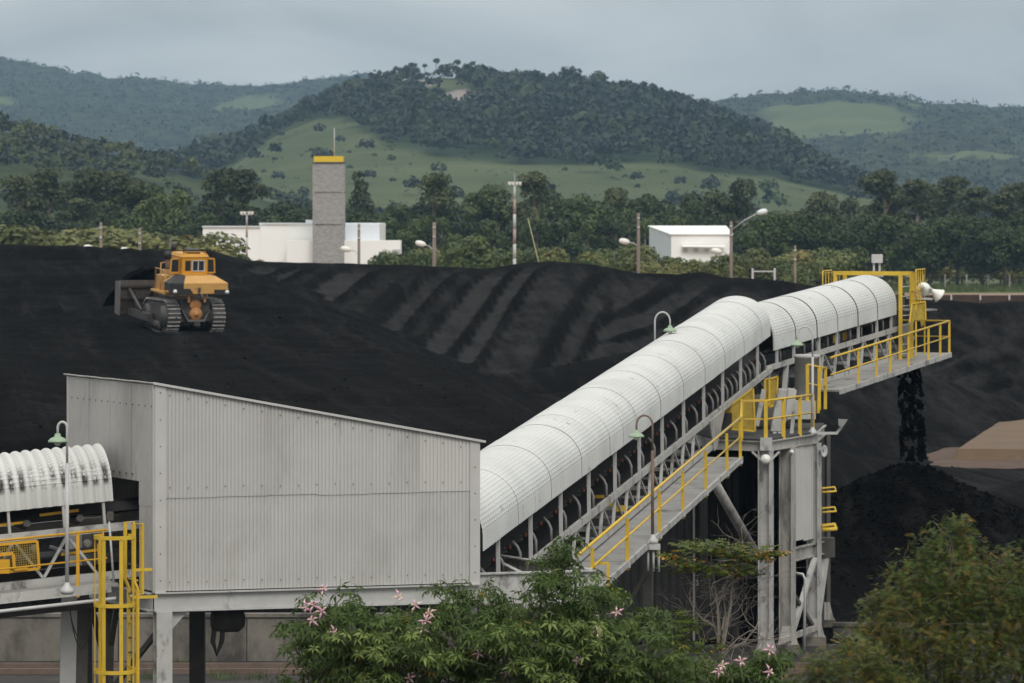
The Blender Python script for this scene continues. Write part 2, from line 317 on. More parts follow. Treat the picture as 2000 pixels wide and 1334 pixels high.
# ------------------------------------------------------------------ the ground, coal yard
def coal_mat(name, yard=False):
    m = bpy.data.materials.new(name); m.use_nodes = True; nt = m.node_tree; N = nt.nodes.new; L = nt.links.new
    p = nt.nodes['Principled BSDF']; p.inputs['Specular IOR Level'].default_value = .04
    g = N('ShaderNodeNewGeometry')
    def nz(scale, detail, st=(1, 1, 1), rot=0, dist=0):
        mp = N('ShaderNodeMapping'); L(g.outputs['Position'], mp.inputs[0]); mp.vector_type = 'TEXTURE'; mp.inputs['Scale'].default_value = tuple(1/q for q in st); mp.inputs['Rotation'].default_value = (0, 0, rot)
        n = N('ShaderNodeTexNoise'); n.inputs['Scale'].default_value = scale; n.inputs['Detail'].default_value = detail; n.inputs['Roughness'].default_value = .6; n.inputs['Distortion'].default_value = dist
        L(mp.outputs[0], n.inputs['Vector']); return n.outputs['Fac']
    at = N('ShaderNodeVertexColor'); at.layer_name = 'tint'; sp = N('ShaderNodeSeparateColor'); L(at.outputs[0], sp.inputs[0])
    a = nz(1.0, 6, (1.0, .03, 1), math.radians(8), .25); b = nz(1.7, 6)
    mx = N('ShaderNodeMath'); mx.operation = 'MULTIPLY_ADD'; L(a, mx.inputs[0]); mx.inputs[1].default_value = .80
    b2 = N('ShaderNodeMath'); b2.operation = 'MULTIPLY'; L(b, b2.inputs[0]); b2.inputs[1].default_value = .30; L(b2.outputs[0], mx.inputs[2])
    mx2 = N('ShaderNodeMath'); mx2.operation = 'ADD'; L(mx.outputs[0], mx2.inputs[0])
    t2 = N('ShaderNodeMath'); t2.operation = 'MULTIPLY_ADD'; L(sp.outputs[0], t2.inputs[0]); t2.inputs[1].default_value = .47; t2.inputs[2].default_value = -.035; L(t2.outputs[0], mx2.inputs[1])
    cr = N('ShaderNodeValToRGB'); L(mx2.outputs[0], cr.inputs[0]); e = cr.color_ramp.elements
    e[0].position = .37; e[0].color = (.0006, .0006, .0006, 1); e[1].position = .84; e[1].color = (.030, .0295, .029, 1); q_ = e.new(.54); q_.color = (.0042, .0041, .004, 1)
    L(cr.outputs[0], p.inputs['Base Color'])
    rr = N('ShaderNodeMapRange'); L(sp.outputs[0], rr.inputs[0]); rr.inputs[3].default_value = .95; rr.inputs[4].default_value = .72; L(rr.outputs[0], p.inputs['Roughness'])
    bn = nz(6.0, 6); bu = N('ShaderNodeBump'); bu.inputs['Strength'].default_value = 1.0; bu.inputs['Distance'].default_value = .3; L(bn, bu.inputs['Height'])
    L(bu.outputs[0], p.inputs['Normal'])
    return m
GS['coal'] = coal_mat('loose coal')
def sp_(x, k): return np.logaddexp(0, x/k)*k
def smax(a, b, k=.5): return np.logaddexp(a/k, b/k)*k
CONE = (12.75, 138.2)
def coal_h(X, Y):
    X = np.asarray(X, float); Y = np.asarray(Y, float)
    wob = 2.2*fbm(X*.05, Y*.05, 3, 3)
    # left plateau where the bulldozer works
    top1 = 4.65+.0125*(Y-138)+.0425*sp_(Y-224, 4)-.40*sp_(Y-287, 2)+.014*sp_(-X-14, 4)+.30*np.sin(Y*.33+X*.10+2.5*fbm(X*.04, Y*.04, 61, 3))*np.clip((Y-226)/12, 0, 1)*np.clip((-X-12)/8, 0, 1)+.16*np.sin(Y*.85-X*.12+2*fbm(X*.05, Y*.05, 62, 3))*np.clip((Y-222)/12, 0, 1)
    Xe = np.interp(Y, [110, 138, 143.5, 165, 194, 235, 283, 305], [3.2, 2.6, 2.0, 0, -3.4, -10, -18.5, -22])+wob
    cc = X*.99+Y*.135+1.2*fbm(X*.03, Y*.012, 51, 3)
    rut = .16*np.sin(cc*2.0)*np.clip(fbm(X*.06, Y*.008, 52, 3)*4+.35, 0, 1)+.10*np.sin(cc*5.1+1)*np.clip(fbm(X*.09, Y*.01, 53, 3)*4+.2, 0, 1)+.12*np.sin((Y+X*.35+3*fbm(X*.06, Y*.02, 5, 2))*1.15)*np.clip(fbm(X*.03+3, Y*.12, 6, 3)*3+.5, 0, 1)
    m1 = top1+rut+.45*fbm(X*.10, Y*.16, 8, 5)-.42*sp_(X-Xe, 1.3)-.62*sp_(137+1.5*wob-Y, .9)
    m1 = m1+.22*np.exp(-((X-Xe+1.2)/1.1)**2)*(Y > 139)
    # back pile with dozer lanes down its face
    Yc = np.interp(X, [-45, -25, -10, 8, 16, 22, 26, 60], [285, 282, 272, 272, 268, 262, 258, 252])
    Zc = np.interp(X, [-60, -33, -24, -19, -13, -6.4, -1.5, .6, 2.5, 5, 7.9, 10.4, 11.8, 13.2, 16, 18.7, 24, 28, 60], [9.2, 9.1, 8.75, 8.75, 8.62, 8.50, 8.28, 8.62, 8.78, 8.55, 8.02, 7.95, 8.15, 7.85, 7.75, 7.35, 6.72, 6.45, 6.4])
    s2 = np.interp(X, [-20, 0, 12, 20, 26], [.14, .155, .22, .30, .37])
    dn = Yc-Y
    dq = np.maximum(dn, 0)
    u = X+.80*np.sqrt(dq)+.03*dq+.9*fbm(X*.04, Y*.04, 9, 2)      # dozer lanes leave the crest sideways, then run down to the left
    ph = u/2.15+.28*np.sin(u*.55)+.16*np.sin(u*1.31+2)
    lane1 = np.abs((ph % 1)-.5)*2                                 # 1 on the berm between two lanes
    fan = np.arctan2(Y-224, X+5)+.05*fbm(X*.06, Y*.06, 59, 3)      # tracks fanning out of the valley to the right
    lane2 = np.abs(((fan/.115+.3*np.sin(fan*21)) % 1)-.5)*2
    side = 1/(1+np.exp(-(u-8.2-.06*dq)/.5)); lane = lane1*(1-side)+lane2*side
    lw = np.interp(X, [-24, -15, 22, 30], [.35, 1, 1, .2])*np.clip((dn-1.0)/5, 0, 1)
    berm = np.clip((lane-.62)/.3, 0, 1)*(.34-.06*side)*lw*(1+.8*fbm(X*.3, Y*.12, 54, 3))
    m2 = Zc-s2*sp_(dn, 1.0)-.4*sp_(-dn-3, 1)+berm+.25*fbm(X*.12, Y*.12, 10, 4)+.25*fbm(X*.3, Y*.05, 12, 3)
    # low ridge in the middle
    ax, ay, bx, by = -4.5, 204, 13, 231; t = np.clip(((X-ax)*(bx-ax)+(Y-ay)*(by-ay))/((bx-ax)**2+(by-ay)**2), 0, 1)
    dr = np.hypot(X-(ax+t*(bx-ax)), Y-(ay+t*(by-ay)))
    m4 = 3.3+2.4*t-.30*sp_(dr-.8+wob, 1.0)+.3*fbm(X*.15, Y*.15, 14, 3)
    m5 = 4.3-.33*sp_(np.hypot((X-4.5)*1.1, (Y-186)*.55)-2+wob, 1.0)
    # fresh cone under the boom head, low heaps beside it
    r = np.hypot(X-CONE[0], Y-CONE[1]); th = np.arctan2(Y-CONE[1], X-CONE[0])
    cone = 4.0-.50*sp_(r-.15, .45)*(1+.07*np.sin(3*th+1)+.05*np.sin(7*th))+.25*fbm(X*.5, Y*.5, 15, 3)
    h1 = 2.3-.30*np.hypot(X-20, (Y-160)*.6)+.3*fbm(X*.2, Y*.2, 16, 3)
    h2 = 1.7-.25*np.hypot(X-26, (Y-166)*.5)+.3*fbm(X*.2, Y*.2, 17, 3)
    h3 = 2.3-.30*np.hypot((X-16.5), (Y-136)*.8)+.3*fbm(X*.5, Y*.5, 63, 3); h4 = 2.6-.30*np.hypot((X-8.6), (Y-141)*.6)+.35*fbm(X*.4, Y*.4, 64, 3)
    base = .04+.25*np.clip(fbm(X*.2, Y*.2, 18, 3)+.1, 0, 1)
    h = smax(m1, m2, .35); h = smax(h, m4, .4); h = smax(h, m5, .5); h = smax(h, cone, .12)
    for q in (h1, h2, h3, h4): h = smax(h, q, .25)
    h = smax(h, base, .12)+.05*fbm(X*1.3, Y*1.3, 19, 2)
    cell = np.where(side < .5, np.floor(ph), 40+np.floor(fan/.115)); pick = np.sin(cell*12.9898+1.7)*43758.5453; pick = pick-np.floor(pick)
    lanes = np.clip((.66-lane)/.14, 0, 1)*lw*(.12+.88*pick)*np.clip(.8+.8*fbm(X*.10, Y*.8, 56, 3), .2, 1)*(m2 > np.maximum(np.maximum(m1, m4), m5)-.15)
    rf = np.clip((X-15)/6, 0, 1)*np.clip((dn-.5)/3, 0, 1); lanes = np.maximum(lanes, rf*(.22+.5*fbm(X*.5+Y*.25, Y*.04, 60, 3)))
    return h, np.clip(lanes, 0, 1)
def grid_mesh(name, xs, ys, zf, mat_, kind='structure'):
    X, Y = np.meshgrid(xs, ys, indexing='ij'); Z, T = zf(X, Y)
    n, m = X.shape; i, j = np.meshgrid(np.arange(n-1), np.arange(m-1), indexing='ij'); a = (i*m+j).ravel()
    f = np.stack([a, a+m, a+m+1, a+1], 1); col = np.zeros((n*m, 4)); col[:, 0] = np.asarray(T).ravel(); col[:, 3] = 1
    me = npmesh(name, np.stack([X, Y, Z], -1).reshape(-1, 3), f, mat_, True, None, col)
    o = link(name, me); tag(o, kind=kind); return o
def cz(X, Y):
    X = np.asarray(X, float); Y = np.asarray(Y, float)
    h, l = coal_h(X, Y)
    edge = np.minimum(np.minimum(X+62, 62-X), np.minimum(Y-116.6, 318-Y)); k = np.clip(edge/4, 0, 1)
    return h*k-.3*(1-k)*(edge < 3), l
xs = np.concatenate([np.arange(-62, -34, 1.0), np.arange(-34, 34, .30), np.arange(34, 62.1, 1.0)])
ys = np.concatenate([np.arange(116.5, 200, .42), np.arange(200, 300, .42), np.arange(300, 318.5, 1.5)])
grid_mesh('coal_pile', xs, ys, cz, GS['coal'])
def ground_mat():
    m = bpy.data.materials.new('yard and meadow'); m.use_nodes = True; nt = m.node_tree; N = nt.nodes.new; L = nt.links.new
    p = nt.nodes['Principled BSDF']; p.inputs['Roughness'].default_value = .95
    g = N('ShaderNodeNewGeometry'); sp = N('ShaderNodeSeparateXYZ'); L(g.outputs['Position'], sp.inputs[0])
    n1 = N('ShaderNodeTexNoise'); n1.inputs['Scale'].default_value = .05; n1.inputs['Detail'].default_value = 8; L(g.outputs['Position'], n1.inputs['Vector'])
    c1 = N('ShaderNodeValToRGB'); L(n1.outputs['Fac'], c1.inputs[0]); e = c1.color_ramp.elements
    e[0].position = .35; e[0].color = (.05, .075, .022, 1); e[1].position = .7; e[1].color = (.13, .15, .05, 1)
    n2 = N('ShaderNodeTexNoise'); n2.inputs['Scale'].default_value = .8; n2.inputs['Detail'].default_value = 8; L(g.outputs['Position'], n2.inputs['Vector'])
    c2 = N('ShaderNodeValToRGB'); L(n2.outputs['Fac'], c2.inputs[0]); e = c2.color_ramp.elements
    e[0].position = .4; e[0].color = (.010, .010, .010, 1); e[1].position = .75; e[1].color = (.045, .038, .032, 1)
    # yard (coal dust) gives way to a dirt track and then meadow
    ad = N('ShaderNodeMath'); ad.operation = 'MULTIPLY_ADD'; L(n1.outputs['Fac'], ad.inputs[0]); ad.inputs[1].default_value = 30; L(sp.outputs['Y'], ad.inputs[2])
    m1 = N('ShaderNodeMapRange'); L(ad.outputs[0], m1.inputs[0]); m1.inputs[1].default_value = 620; m1.inputs[2].default_value = 628
    m2 = N('ShaderNodeMapRange'); L(ad.outputs[0], m2.inputs[0]); m2.inputs[1].default_value = 330; m2.inputs[2].default_value = 350
    x1 = N('ShaderNodeMix'); x1.data_type = 'RGBA'; L(m2.outputs[0], x1.inputs[0]); L(c2.outputs[0], x1.inputs[6]); x1.inputs[7].default_value = (.23, .15, .10, 1)
    x2 = N('ShaderNodeMix'); x2.data_type = 'RGBA'; L(m1.outputs[0], x2.inputs[0]); L(x1.outputs[2], x2.inputs[6]); L(c1.outputs[0], x2.inputs[7])
    L(x2.outputs[2], p.inputs['Base Color']); return m
o = MB().poly([(-3150, -55, 0), (3150, -55, 0), (3150, 6450, 0), (-3150, 6450, 0)]).build('ground', ground_mat()); tag(o, kind='structure')
# ------------------------------------------------------------------ hills
def hill_mat(name, forest, forest2, grass, grass2, lo, hi, sc=1.0, rocks=False):
    """forest / pasture patches chosen by a vertex mask"""
    m = bpy.data.materials.new(name); m.use_nodes = True; nt = m.node_tree; N = nt.nodes.new; L = nt.links.new
    p = nt.nodes['Principled BSDF']; p.inputs['Roughness'].default_value = .95; p.inputs['Specular IOR Level'].default_value = .1
    g = N('ShaderNodeNewGeometry'); at = N('ShaderNodeVertexColor'); at.layer_name = 'tint'; sp = N('ShaderNodeSeparateColor'); L(at.outputs[0], sp.inputs[0])
    def ramp(scale, c1, c2, a=.35, b=.68, det=6):
        n = N('ShaderNodeTexNoise'); n.inputs['Scale'].default_value = scale; n.inputs['Detail'].default_value = det; L(g.outputs['Position'], n.inputs['Vector'])
        r = N('ShaderNodeValToRGB'); L(n.outputs['Fac'], r.inputs[0]); r.color_ramp.elements[0].position = a; r.color_ramp.elements[1].position = b
        r.color_ramp.elements[0].color = (*c1, 1); r.color_ramp.elements[1].color = (*c2, 1); return r.outputs[0], n.outputs['Fac']
    f, ff = ramp(.06*sc, forest, forest2); gr, gf = ramp(.018*sc, grass, grass2, .3, .7, 8)
    mx = N('ShaderNodeMix'); mx.data_type = 'RGBA'; L(sp.outputs[0], mx.inputs[0]); L(f, mx.inputs[6]); L(gr, mx.inputs[7]); c = mx.outputs[2]
    if rocks:
        m3 = N('ShaderNodeMix'); m3.data_type = 'RGBA'; L(sp.outputs[1], m3.inputs[0]); L(c, m3.inputs[6]); m3.inputs[7].default_value = (.24, .21, .19, 1); c = m3.outputs[2]
    L(c, p.inputs['Base Color'])
    bu = N('ShaderNodeBump'); bu.inputs['Distance'].default_value = 3; bu.inputs['Strength'].default_value = .6; L(ff, bu.inputs['Height']); L(bu.outputs[0], p.inputs['Normal'])
    return m
def ridge(px, Yr, cut=0):
    x = np.array([(a-1000)*Yr/F for a, b in px]); z = np.array([CAMZ+(HZ-b)*Yr/F-cut for a, b in px]); return x, z
MAINP = [(-400, 330), (250, 330), (330, 310), (420, 285), (480, 262), (540, 243), (600, 202), (640, 180), (700, 156), (760, 143), (850, 136), (930, 136), (1000, 146), (1080, 156), (1150, 156), (1250, 167), (1330, 188), (1400, 212), (1480, 243), (1560, 290), (1620, 332), (1680, 370), (1800, 398), (2400, 404)]
YM = 2300.0; _mx, _mz = ridge(MAINP, YM, 3.2)
def hill_main(X, Y):
    zr = np.interp(X, _mx, _mz); k = 60
    zr = (np.interp(X-k*.3, _mx, _mz)+zr*2+np.interp(X+k*.3, _mx, _mz))/4
    t = np.clip((Y-1350)/(YM-1350), 0, 1); tb = np.clip((Y-YM)/900, 0, 1)
    g = t**1.25*(1-.0*t); g = g*(1-tb*tb*(3-2*tb))
    z = zr*g+6*fbm(X*.012, Y*.012, 21, 4)*np.clip(t*4, 0, 1)*(1-t*.7)
    return z
def main_mask(X, Y):
    """1 pasture, 0 forest; boundary follows the hill's contour with bays"""
    zr = np.maximum(np.interp(X, _mx, _mz), 1); fr = hill_main(X, Y)/zr
    xi = X*F/YM+1000
    lim = np.interp(xi, [400, 500, 560, 640, 720, 760, 800, 900, 1000, 1100, 1200, 1300, 1400, 1470, 1560, 1650], [.3, .45, .86, .80, .66, .62, .48, .42, .38, .40, .42, .38, .40, .36, .33, .3])
    n = .14*fbm(X*.02, Y*.02, 22, 4)
    return np.clip((lim+n-fr)/.03+.5, 0, 1), fr, xi
def main_f(X, Y):
    z = hill_main(X, Y); return z-.4*(z < .5), None
xs = np.arange(-420, 420, 4.0); ys = np.arange(1300, 3200, 12.0)
X, Y = np.meshgrid(xs, ys, indexing='ij'); Z = hill_main(X, Y)-.6; pm, fr, xi = main_mask(X, Y)
rk = np.exp(-((xi-905)/38)**2-((fr-.80)/.10)**2)+np.exp(-((xi-835)/25)**2-((fr-.95)/.035)**2)
rk = np.clip((rk*1.1+1.1*fbm(X*.05, Y*.03, 24, 4)-.38)/.15, 0, 1)*(rk > .2)
gz = np.exp(-((xi-860)/80)**2-((fr-.93)/.07)**2)
pm = np.maximum(pm, np.clip((gz+.8*fbm(X*.03, Y*.03, 25, 3)-.45)/.15, 0, 1))
n, m = X.shape; i, j = np.meshgrid(np.arange(n-1), np.arange(m-1), indexing='ij'); a = (i*m+j).ravel()
col = np.zeros((n*m, 4)); col[:, 0] = pm.ravel(); col[:, 1] = rk.ravel(); col[:, 3] = 1
GS['hill'] = hill_mat('hill pasture and forest floor', (.014, .026, .010), (.03, .05, .018), (.048, .068, .027), (.088, .104, .045), 0, 1, 1, True)
tag(link('hill', npmesh('hill', np.stack([X, Y, Z], -1).reshape(-1, 3), np.stack([a, a+m, a+m+1, a+1], 1), GS['hill'], True, None, col)), kind='structure')
# low forested ridge at the left, nearer than the hill
LEFTP = [(-700, 205), (-200, 200), (0, 222), (60, 240), (130, 264), (200, 272), (300, 297), (360, 308), (430, 330), (520, 362), (620, 392), (700, 402), (1000, 410), (1300, 404), (1500, 396), (1700, 400), (2600, 400)]
YL = 1400.0; _lx, _lz = ridge(LEFTP, YL, 5)
def hill_left(X, Y):
    zr = np.maximum(np.interp(X, _lx, _lz), 0); t = np.clip((Y-880)/(YL-880), 0, 1); tb = np.clip((Y-YL)/500, 0, 1)
    return zr*t**1.1*(1-tb*tb*(3-2*tb))+3*fbm(X*.02, Y*.02, 26, 3)*np.clip(t*4, 0, 1)*(1-tb)
xs = np.arange(-300, 300, 5.0); ys = np.arange(870, 1900, 10.0); X, Y = np.meshgrid(xs, ys, indexing='ij'); Z = hill_left(X, Y)-.8
n, m = X.shape; i, j = np.meshgrid(np.arange(n-1), np.arange(m-1), indexing='ij'); a = (i*m+j).ravel()
col = np.zeros((n*m, 4)); col[:, 0] = np.clip(.35+1.6*fbm(X*.01, Y*.01, 27, 4), 0, 1).ravel(); col[:, 3] = 1
tag(link('hill', npmesh('hill', np.stack([X, Y, Z], -1).reshape(-1, 3), np.stack([a, a+m, a+m+1, a+1], 1), GS['hill'], True, None, col)), kind='structure')
# far mountains
MTREES = []
def mountain(name, P, Yr, depth, patch, seed, amp):
    x, z = ridge(P, Yr, 3)
    xs = np.arange(x[0], x[-1], 11.0); ys = np.concatenate([np.linspace(Yr-depth, Yr, 110), np.linspace(Yr+20, Yr+900, 12)])
    X, Y = np.meshgrid(xs, ys, indexing='ij'); zr = np.interp(X, x, z); t = np.clip((Y-(Yr-depth))/depth, 0, 1); tb = np.clip((Y-Yr)/900, 0, 1)
    Z = zr*(t**.9)*(1-tb)+amp*fbm(X*.004, Y*.004, seed, 5)*np.sin(np.pi*np.clip(t, 0, 1))+7*(vnoise(X/16, Y/16, seed+1)-.3)*np.clip(t*3, 0, 1)+4*(vnoise(X/7, Y/9, seed+2)-.3)
    n, m = X.shape; i, j = np.meshgrid(np.arange(n-1), np.arange(m-1), indexing='ij'); a = (i*m+j).ravel()
    col = np.zeros((n*m, 4)); xi = X*F/Y+1000; yi = HZ-(Z-CAMZ)*F/Y; pm = np.zeros_like(X)
    for (cx, cy, rx, ry) in patch: pm = np.maximum(pm, np.clip((1-((X-(cx-1000)*Yr*.9/F)/(rx*Yr*.9/F))**2-((t-cy)/ry)**2+2.2*fbm(X*.008, Y*.008, seed+3, 4))/.3, 0, 1))
    col[:, 0] = pm.ravel(); col[:, 3] = 1
    Zs = Z
    rq = np.random.RandomState(seed+7); ok = np.argwhere((pm < .4) & (t > .12) & (Y < Yr+60)); sel = ok[rq.choice(len(ok), min(len(ok), 15000), False)]
    px_, py_, pz_ = X[sel[:, 0], sel[:, 1]], Y[sel[:, 0], sel[:, 1]], Z[sel[:, 0], sel[:, 1]]; MTREES.append(np.stack([px_+rq.uniform(-6, 6, len(sel)), py_+rq.uniform(-9, 9, len(sel)), pz_, 2.0+4.2*rq.rand(len(sel))**2], 1))
    tag(link(name, npmesh(name, np.stack([X, Y, Zs], -1).reshape(-1, 3), np.stack([a, a+m, a+m+1, a+1], 1), GS['mount'], True, None, col)), kind='structure')
GS['mount'] = hill_mat('mountain forest', (.006, .012, .006), (.05, .066, .032), (.07, .095, .04), (.11, .13, .06), 0, 1, .9)
mountain('mountains', [(-900, 120), (-300, 85), (-100, 96), (0, 108), (60, 121), (110, 133), (150, 143), (165, 138), (185, 140), (215, 154), (270, 151), (300, 154), (350, 163), (420, 163), (500, 169), (560, 163), (640, 150), (700, 145), (760, 155), (900, 180), (1100, 200), (1300, 220), (1600, 300)], 5200, 2300, [(500, .72, 60, .06), (60, .62, 40, .04)], 31, 26)
mountain('mountains', [(1000, 300), (1200, 240), (1340, 208), (1420, 195), (1500, 184), (1580, 176), (1650, 176), (1750, 188), (1810, 204), (1840, 204), (1880, 200), (1920, 212), (1950, 208), (2000, 212), (2200, 195), (2600, 210), (3000, 240)], 4200, 1700, [(1610, .66, 130, .15), (1980, .50, 50, .06), (1830, .84, 40, .05), (1720, .33, 110, .05)], 41, 26)
# ------------------------------------------------------------------ transfer house
A = V((-6.65, 81.0, 0)); U = V((.9513, .3083, 0)); NF = V((U.y, -U.x, 0)); FW = 6.34
B = A+U*FW; C2 = V((-8.69, 85.2, 0)); SD = (C2-A); SL = SD.length; SD.normalize(); NS = V((-SD.y, SD.x, 0))
if NS.x > 0: NS = -NS
ZB, ZA, ZR = 4.85, 8.71, 7.54
def roofz(t): return ZA-(ZA-ZR)*t/FW
house = thing('transfer_house', 'grey corrugated metal transfer house on steel legs with sloping roof', 'transfer house', (A.x, A.y, 0))
edges = [.19]+[.19+(FW-.40)*k/6 for k in range(1, 7)]
SEAM = 6.60
for k in range(6):
    t0, t1 = edges[k], edges[k+1]; p0 = A+U*t0
    jit = [0, .003, -.002, .002, .001, .004][k]
    corr_sheet(p0, U, t1-t0+.02, SEAM-.02+.01*(k % 3), lambda t, t0=t0: roofz(t0+t)-.01, NF, off=.014+jit).build('wall_sheet', GS['sheet2'] if k == 5 else GS['sheet'], house)
    corr_sheet(p0, U, t1-t0+.02, ZB, lambda t: SEAM+.05, NF, off=jit).build('wall_sheet', GS['sheet'], house)
def strip(p, u, w, z0, z1a, z1b, n, th=.03, off=0.0):
    q = [p+n*off, p+u*w+n*off, p+u*w+n*(off+th), p+n*(off+th)]
    return MB().hexa([V((a.x, a.y, z0)) for a in q], [V((q[0].x, q[0].y, z1a)), V((q[1].x, q[1].y, z1b)), V((q[2].x, q[2].y, z1b)), V((q[3].x, q[3].y, z1a))])
strip(A, U, .205, ZB-.02, ZA-.012, roofz(.205)-.012, NF, .034).build('corner_flashing', GS['flash'], house)
strip(A+U*(FW-.20), U, .20, ZB-.02, roofz(FW-.2)-.012, ZR-.012, NF, .034).build('corner_flashing', GS['flash'], house)
strip(A, SD, .06, ZB-.02, ZA-.012, ZA-.012, NS, .03).build('corner_flashing', GS['flash'], house)
strip(C2-SD*.06, SD, .06, 6.4, ZA-.012, ZA-.012, NS, .03).build('corner_flashing', GS['flash'], house)
GS['side'] = mat('side sheet', (.40, .39, .375), .6, .06, .8, [(GRIME, .66, 1.1, (2, 2, .3)), ((.30, .29, .275), .5, .6, (1, 1, .4))])
for k in range(4):
    t0 = .06+(SL-.12)*k/4; w = (SL-.12)/4
    corr_sheet(A+SD*t0, SD, w+.01, 6.86, lambda t: ZA-.015, NS, pitch=.09, depth=.010, off=.003*(k % 2)+.008).build('wall_sheet', GS['side'], house)
corr_sheet(A+SD*.06, SD, .74, ZB, lambda t: 6.45, NS, pitch=.09, depth=.010).build('wall_sheet', GS['side'], house)
corr_sheet(A+SD*.06, SD, .74, 6.42, lambda t: 6.87, NS, pitch=.09, depth=.010, off=.006).build('wall_sheet', GS['side'], house)
corr_sheet(A+SD*3.9, SD, .70, ZB, lambda t: 6.87, NS, pitch=.09, depth=.010).build('wall_sheet', GS['side'], house)
D2 = C2+U*FW
corr_sheet(C2, U, FW, ZB, lambda t: roofz(t)-.02, -NF, pitch=.1).build('back_wall', GS['side'], house)
corr_sheet(B, SD, SL, 7.02, lambda t: ZR-.02, -NS, pitch=.09, depth=.01).build('right_wall', GS['side'], house)
MB().prism([V((q.x, q.y, ZB-.02)) for q in (A+(U+SD)*.05, B+(SD-U)*.05, D2-(U+SD)*.05, C2+(U-SD)*.05)], (0, 0, .05)).build('floor', GS['coaldust'], house)
# roof: corrugated sheets with slight overhang, ribs run down the slope
rs_n = 8
for k in range(rs_n):
    w0 = -.06+(SL+.16)*k/rs_n; w1 = -.06+(SL+.16)*(k+1)/rs_n+.03
    mb = MB(); pts = []
    nn = 32
    for i in range(nn+1):
        w = w0+(w1-w0)*i/nn; h = .012*math.cos(2*math.pi*w/.076*1.0)+.004*(k % 2)
        a = A+SD*w-U*.05; b = A+SD*w+U*(FW+.09); sl = (ZA-ZR)/FW
        pts += [V((a.x, a.y, ZA+sl*.05+.015+h)), V((b.x, b.y, ZR-sl*.09+.015+h))]
    mb.faces(pts+[p-V((0, 0, .012)) for p in pts], [(2*i, 2*i+1, 2*i+3, 2*i+2) for i in range(nn)]+[(2*i+1+2*nn+2, 2*i+2*nn+2, 2*i+2+2*nn+2, 2*i+3+2*nn+2) for i in range(nn)]+[(2*i, 2*i+2, 2*i+2+2*nn+2, 2*i+2*nn+2) for i in range(nn)]+[(2*i+1, 2*i+2*nn+3, 2*i+2*nn+5, 2*i+3) for i in range(nn)]+[(0, 2*nn+2, 2*nn+3, 1)])
    mb.build('roof_sheet', GS['roofsheet'], house)
fl0 = A-U*.05-SD*.075; fl1 = A+U*(FW+.09)-SD*.075; sl = (ZA-ZR)/FW
MB().bar(V((fl0.x, fl0.y, ZA+sl*.05+.012)), V((fl1.x, fl1.y, ZR-sl*.09+.012)), .02, .045).build('fascia', GS['flash'], house)
# screws
mb = MB()
for z in (5.02, 6.78, 5.9):
    if z == 5.9: continue
    for i in range(17):
        p = A+U*(.28+i*.355)+NF*.03; mb.lathe(V((p.x, p.y, z+.01*math.sin(i*5))), NF, [(.012, 0), (.012, .008), (0, .011)], 6)
for i in range(17):
    t = .28+i*.355; p = A+U*t+NF*.03; mb.lathe(V((p.x, p.y, roofz(t)-.16+.01*math.sin(i*3))), NF, [(.012, 0), (.012, .008), (0, .011)], 6)
for t in (.1, FW-.1):
    for i in range(8 if t < 1 else 6):
        z = ZB+.2+i*.5; p = A+U*t+NF*.034; mb.lathe(V((p.x, p.y, z)), NF, [(.012, 0), (.012, .008), (0, .011)], 6)
for i in range(14):
    p = A+SD*(.12+i*.33)+NS*.012; mb.lathe(V((p.x, p.y, ZA-.42)), NS, [(.014, 0), (.014, .012), (0, .015)], 6)
    if i > 2: mb.lathe(V((p.x, p.y, 6.98)), NS, [(.02, 0), (.02, .02), (0, .024)], 6)
mb.build('screws', GS['dark_steel'], house)
# support girders and legs
def Z(p, z): return V((p.x, p.y, z))
MB().ibeam(Z(A+SD*.03, 4.65), Z(B+SD*.03, 4.65), .22, .36).build('girder', GS['steel'], house)
MB().ibeam(Z(A+SD*.12-U*0, 4.64), Z(C2, 4.64), .2, .34).build('girder', GS['steel'], house)
MB().ibeam(Z(C2, 4.65), Z(D2, 4.65), .22, .36).build('girder', GS['dark_steel'], house)
for t in ():
    p = A+U*(1.5+t*2.2); MB().box(Z(p+NF*.0+SD*.03-SD*.115, 4.65), .22, .02, .3, math.atan2(U.y, U.x)).build('splice_plate', GS['steel'], house)
legp = A+U*.17+SD*.05
MB().ibeam(Z(legp, 0), Z(legp, 4.47), .30, .30, up=NF).build('leg', GS['white_steel'], house)
MB().prism([Z(legp+U*.16, 4.46), Z(legp+U*.48, 4.46), Z(legp+U*.16, 4.12)], NF*.02).build('gusset', GS['steel'], house)
for p in (C2+U*.3, D2-U*.3, B-U*.3+SD*.05):
    MB().ibeam(Z(p, 0), Z(p, 4.47), .30, .30, up=NF).build('leg', GS['dark_steel'], house)
MB().bar(Z(C2+U*2.6, 0), Z(C2+U*2.6, 4.47), .32, .3).build('leg', GS['dark_steel'], house)
MB().bar(Z(C2+U*.4, .4), Z(A+SD*2, 4.4), .1, .1).build('brace', GS['dark_steel'], house)
MB().bar(Z(A+SD*2.4-U*.6, 2.0), Z(A+U*.4+SD*.4, 4.3), .09, .09).build('brace', GS['dark_steel'], house)
mb = MB(); p = A+U*1.95+SD*1.4                                # motor and hanging chain hoist below the floor
mb.lathe(Z(p, 4.15), U, [(0, -.3), (.2, -.3), (.24, -.1), (.24, .2), (.16, .3), (0, .3)], 12); mb.tube([Z(p-U*.25, 4.1), Z(p-U*.3, 3.75), Z(p-U*.22, 3.5), Z(p-U*.12, 3.75), Z(p-U*.1, 4.1)], .05, 6)
mb.bar(Z(p, 4.2), Z(p, 4.5), .15, .15); mb.build('hoist', GS['dark_steel'], house)
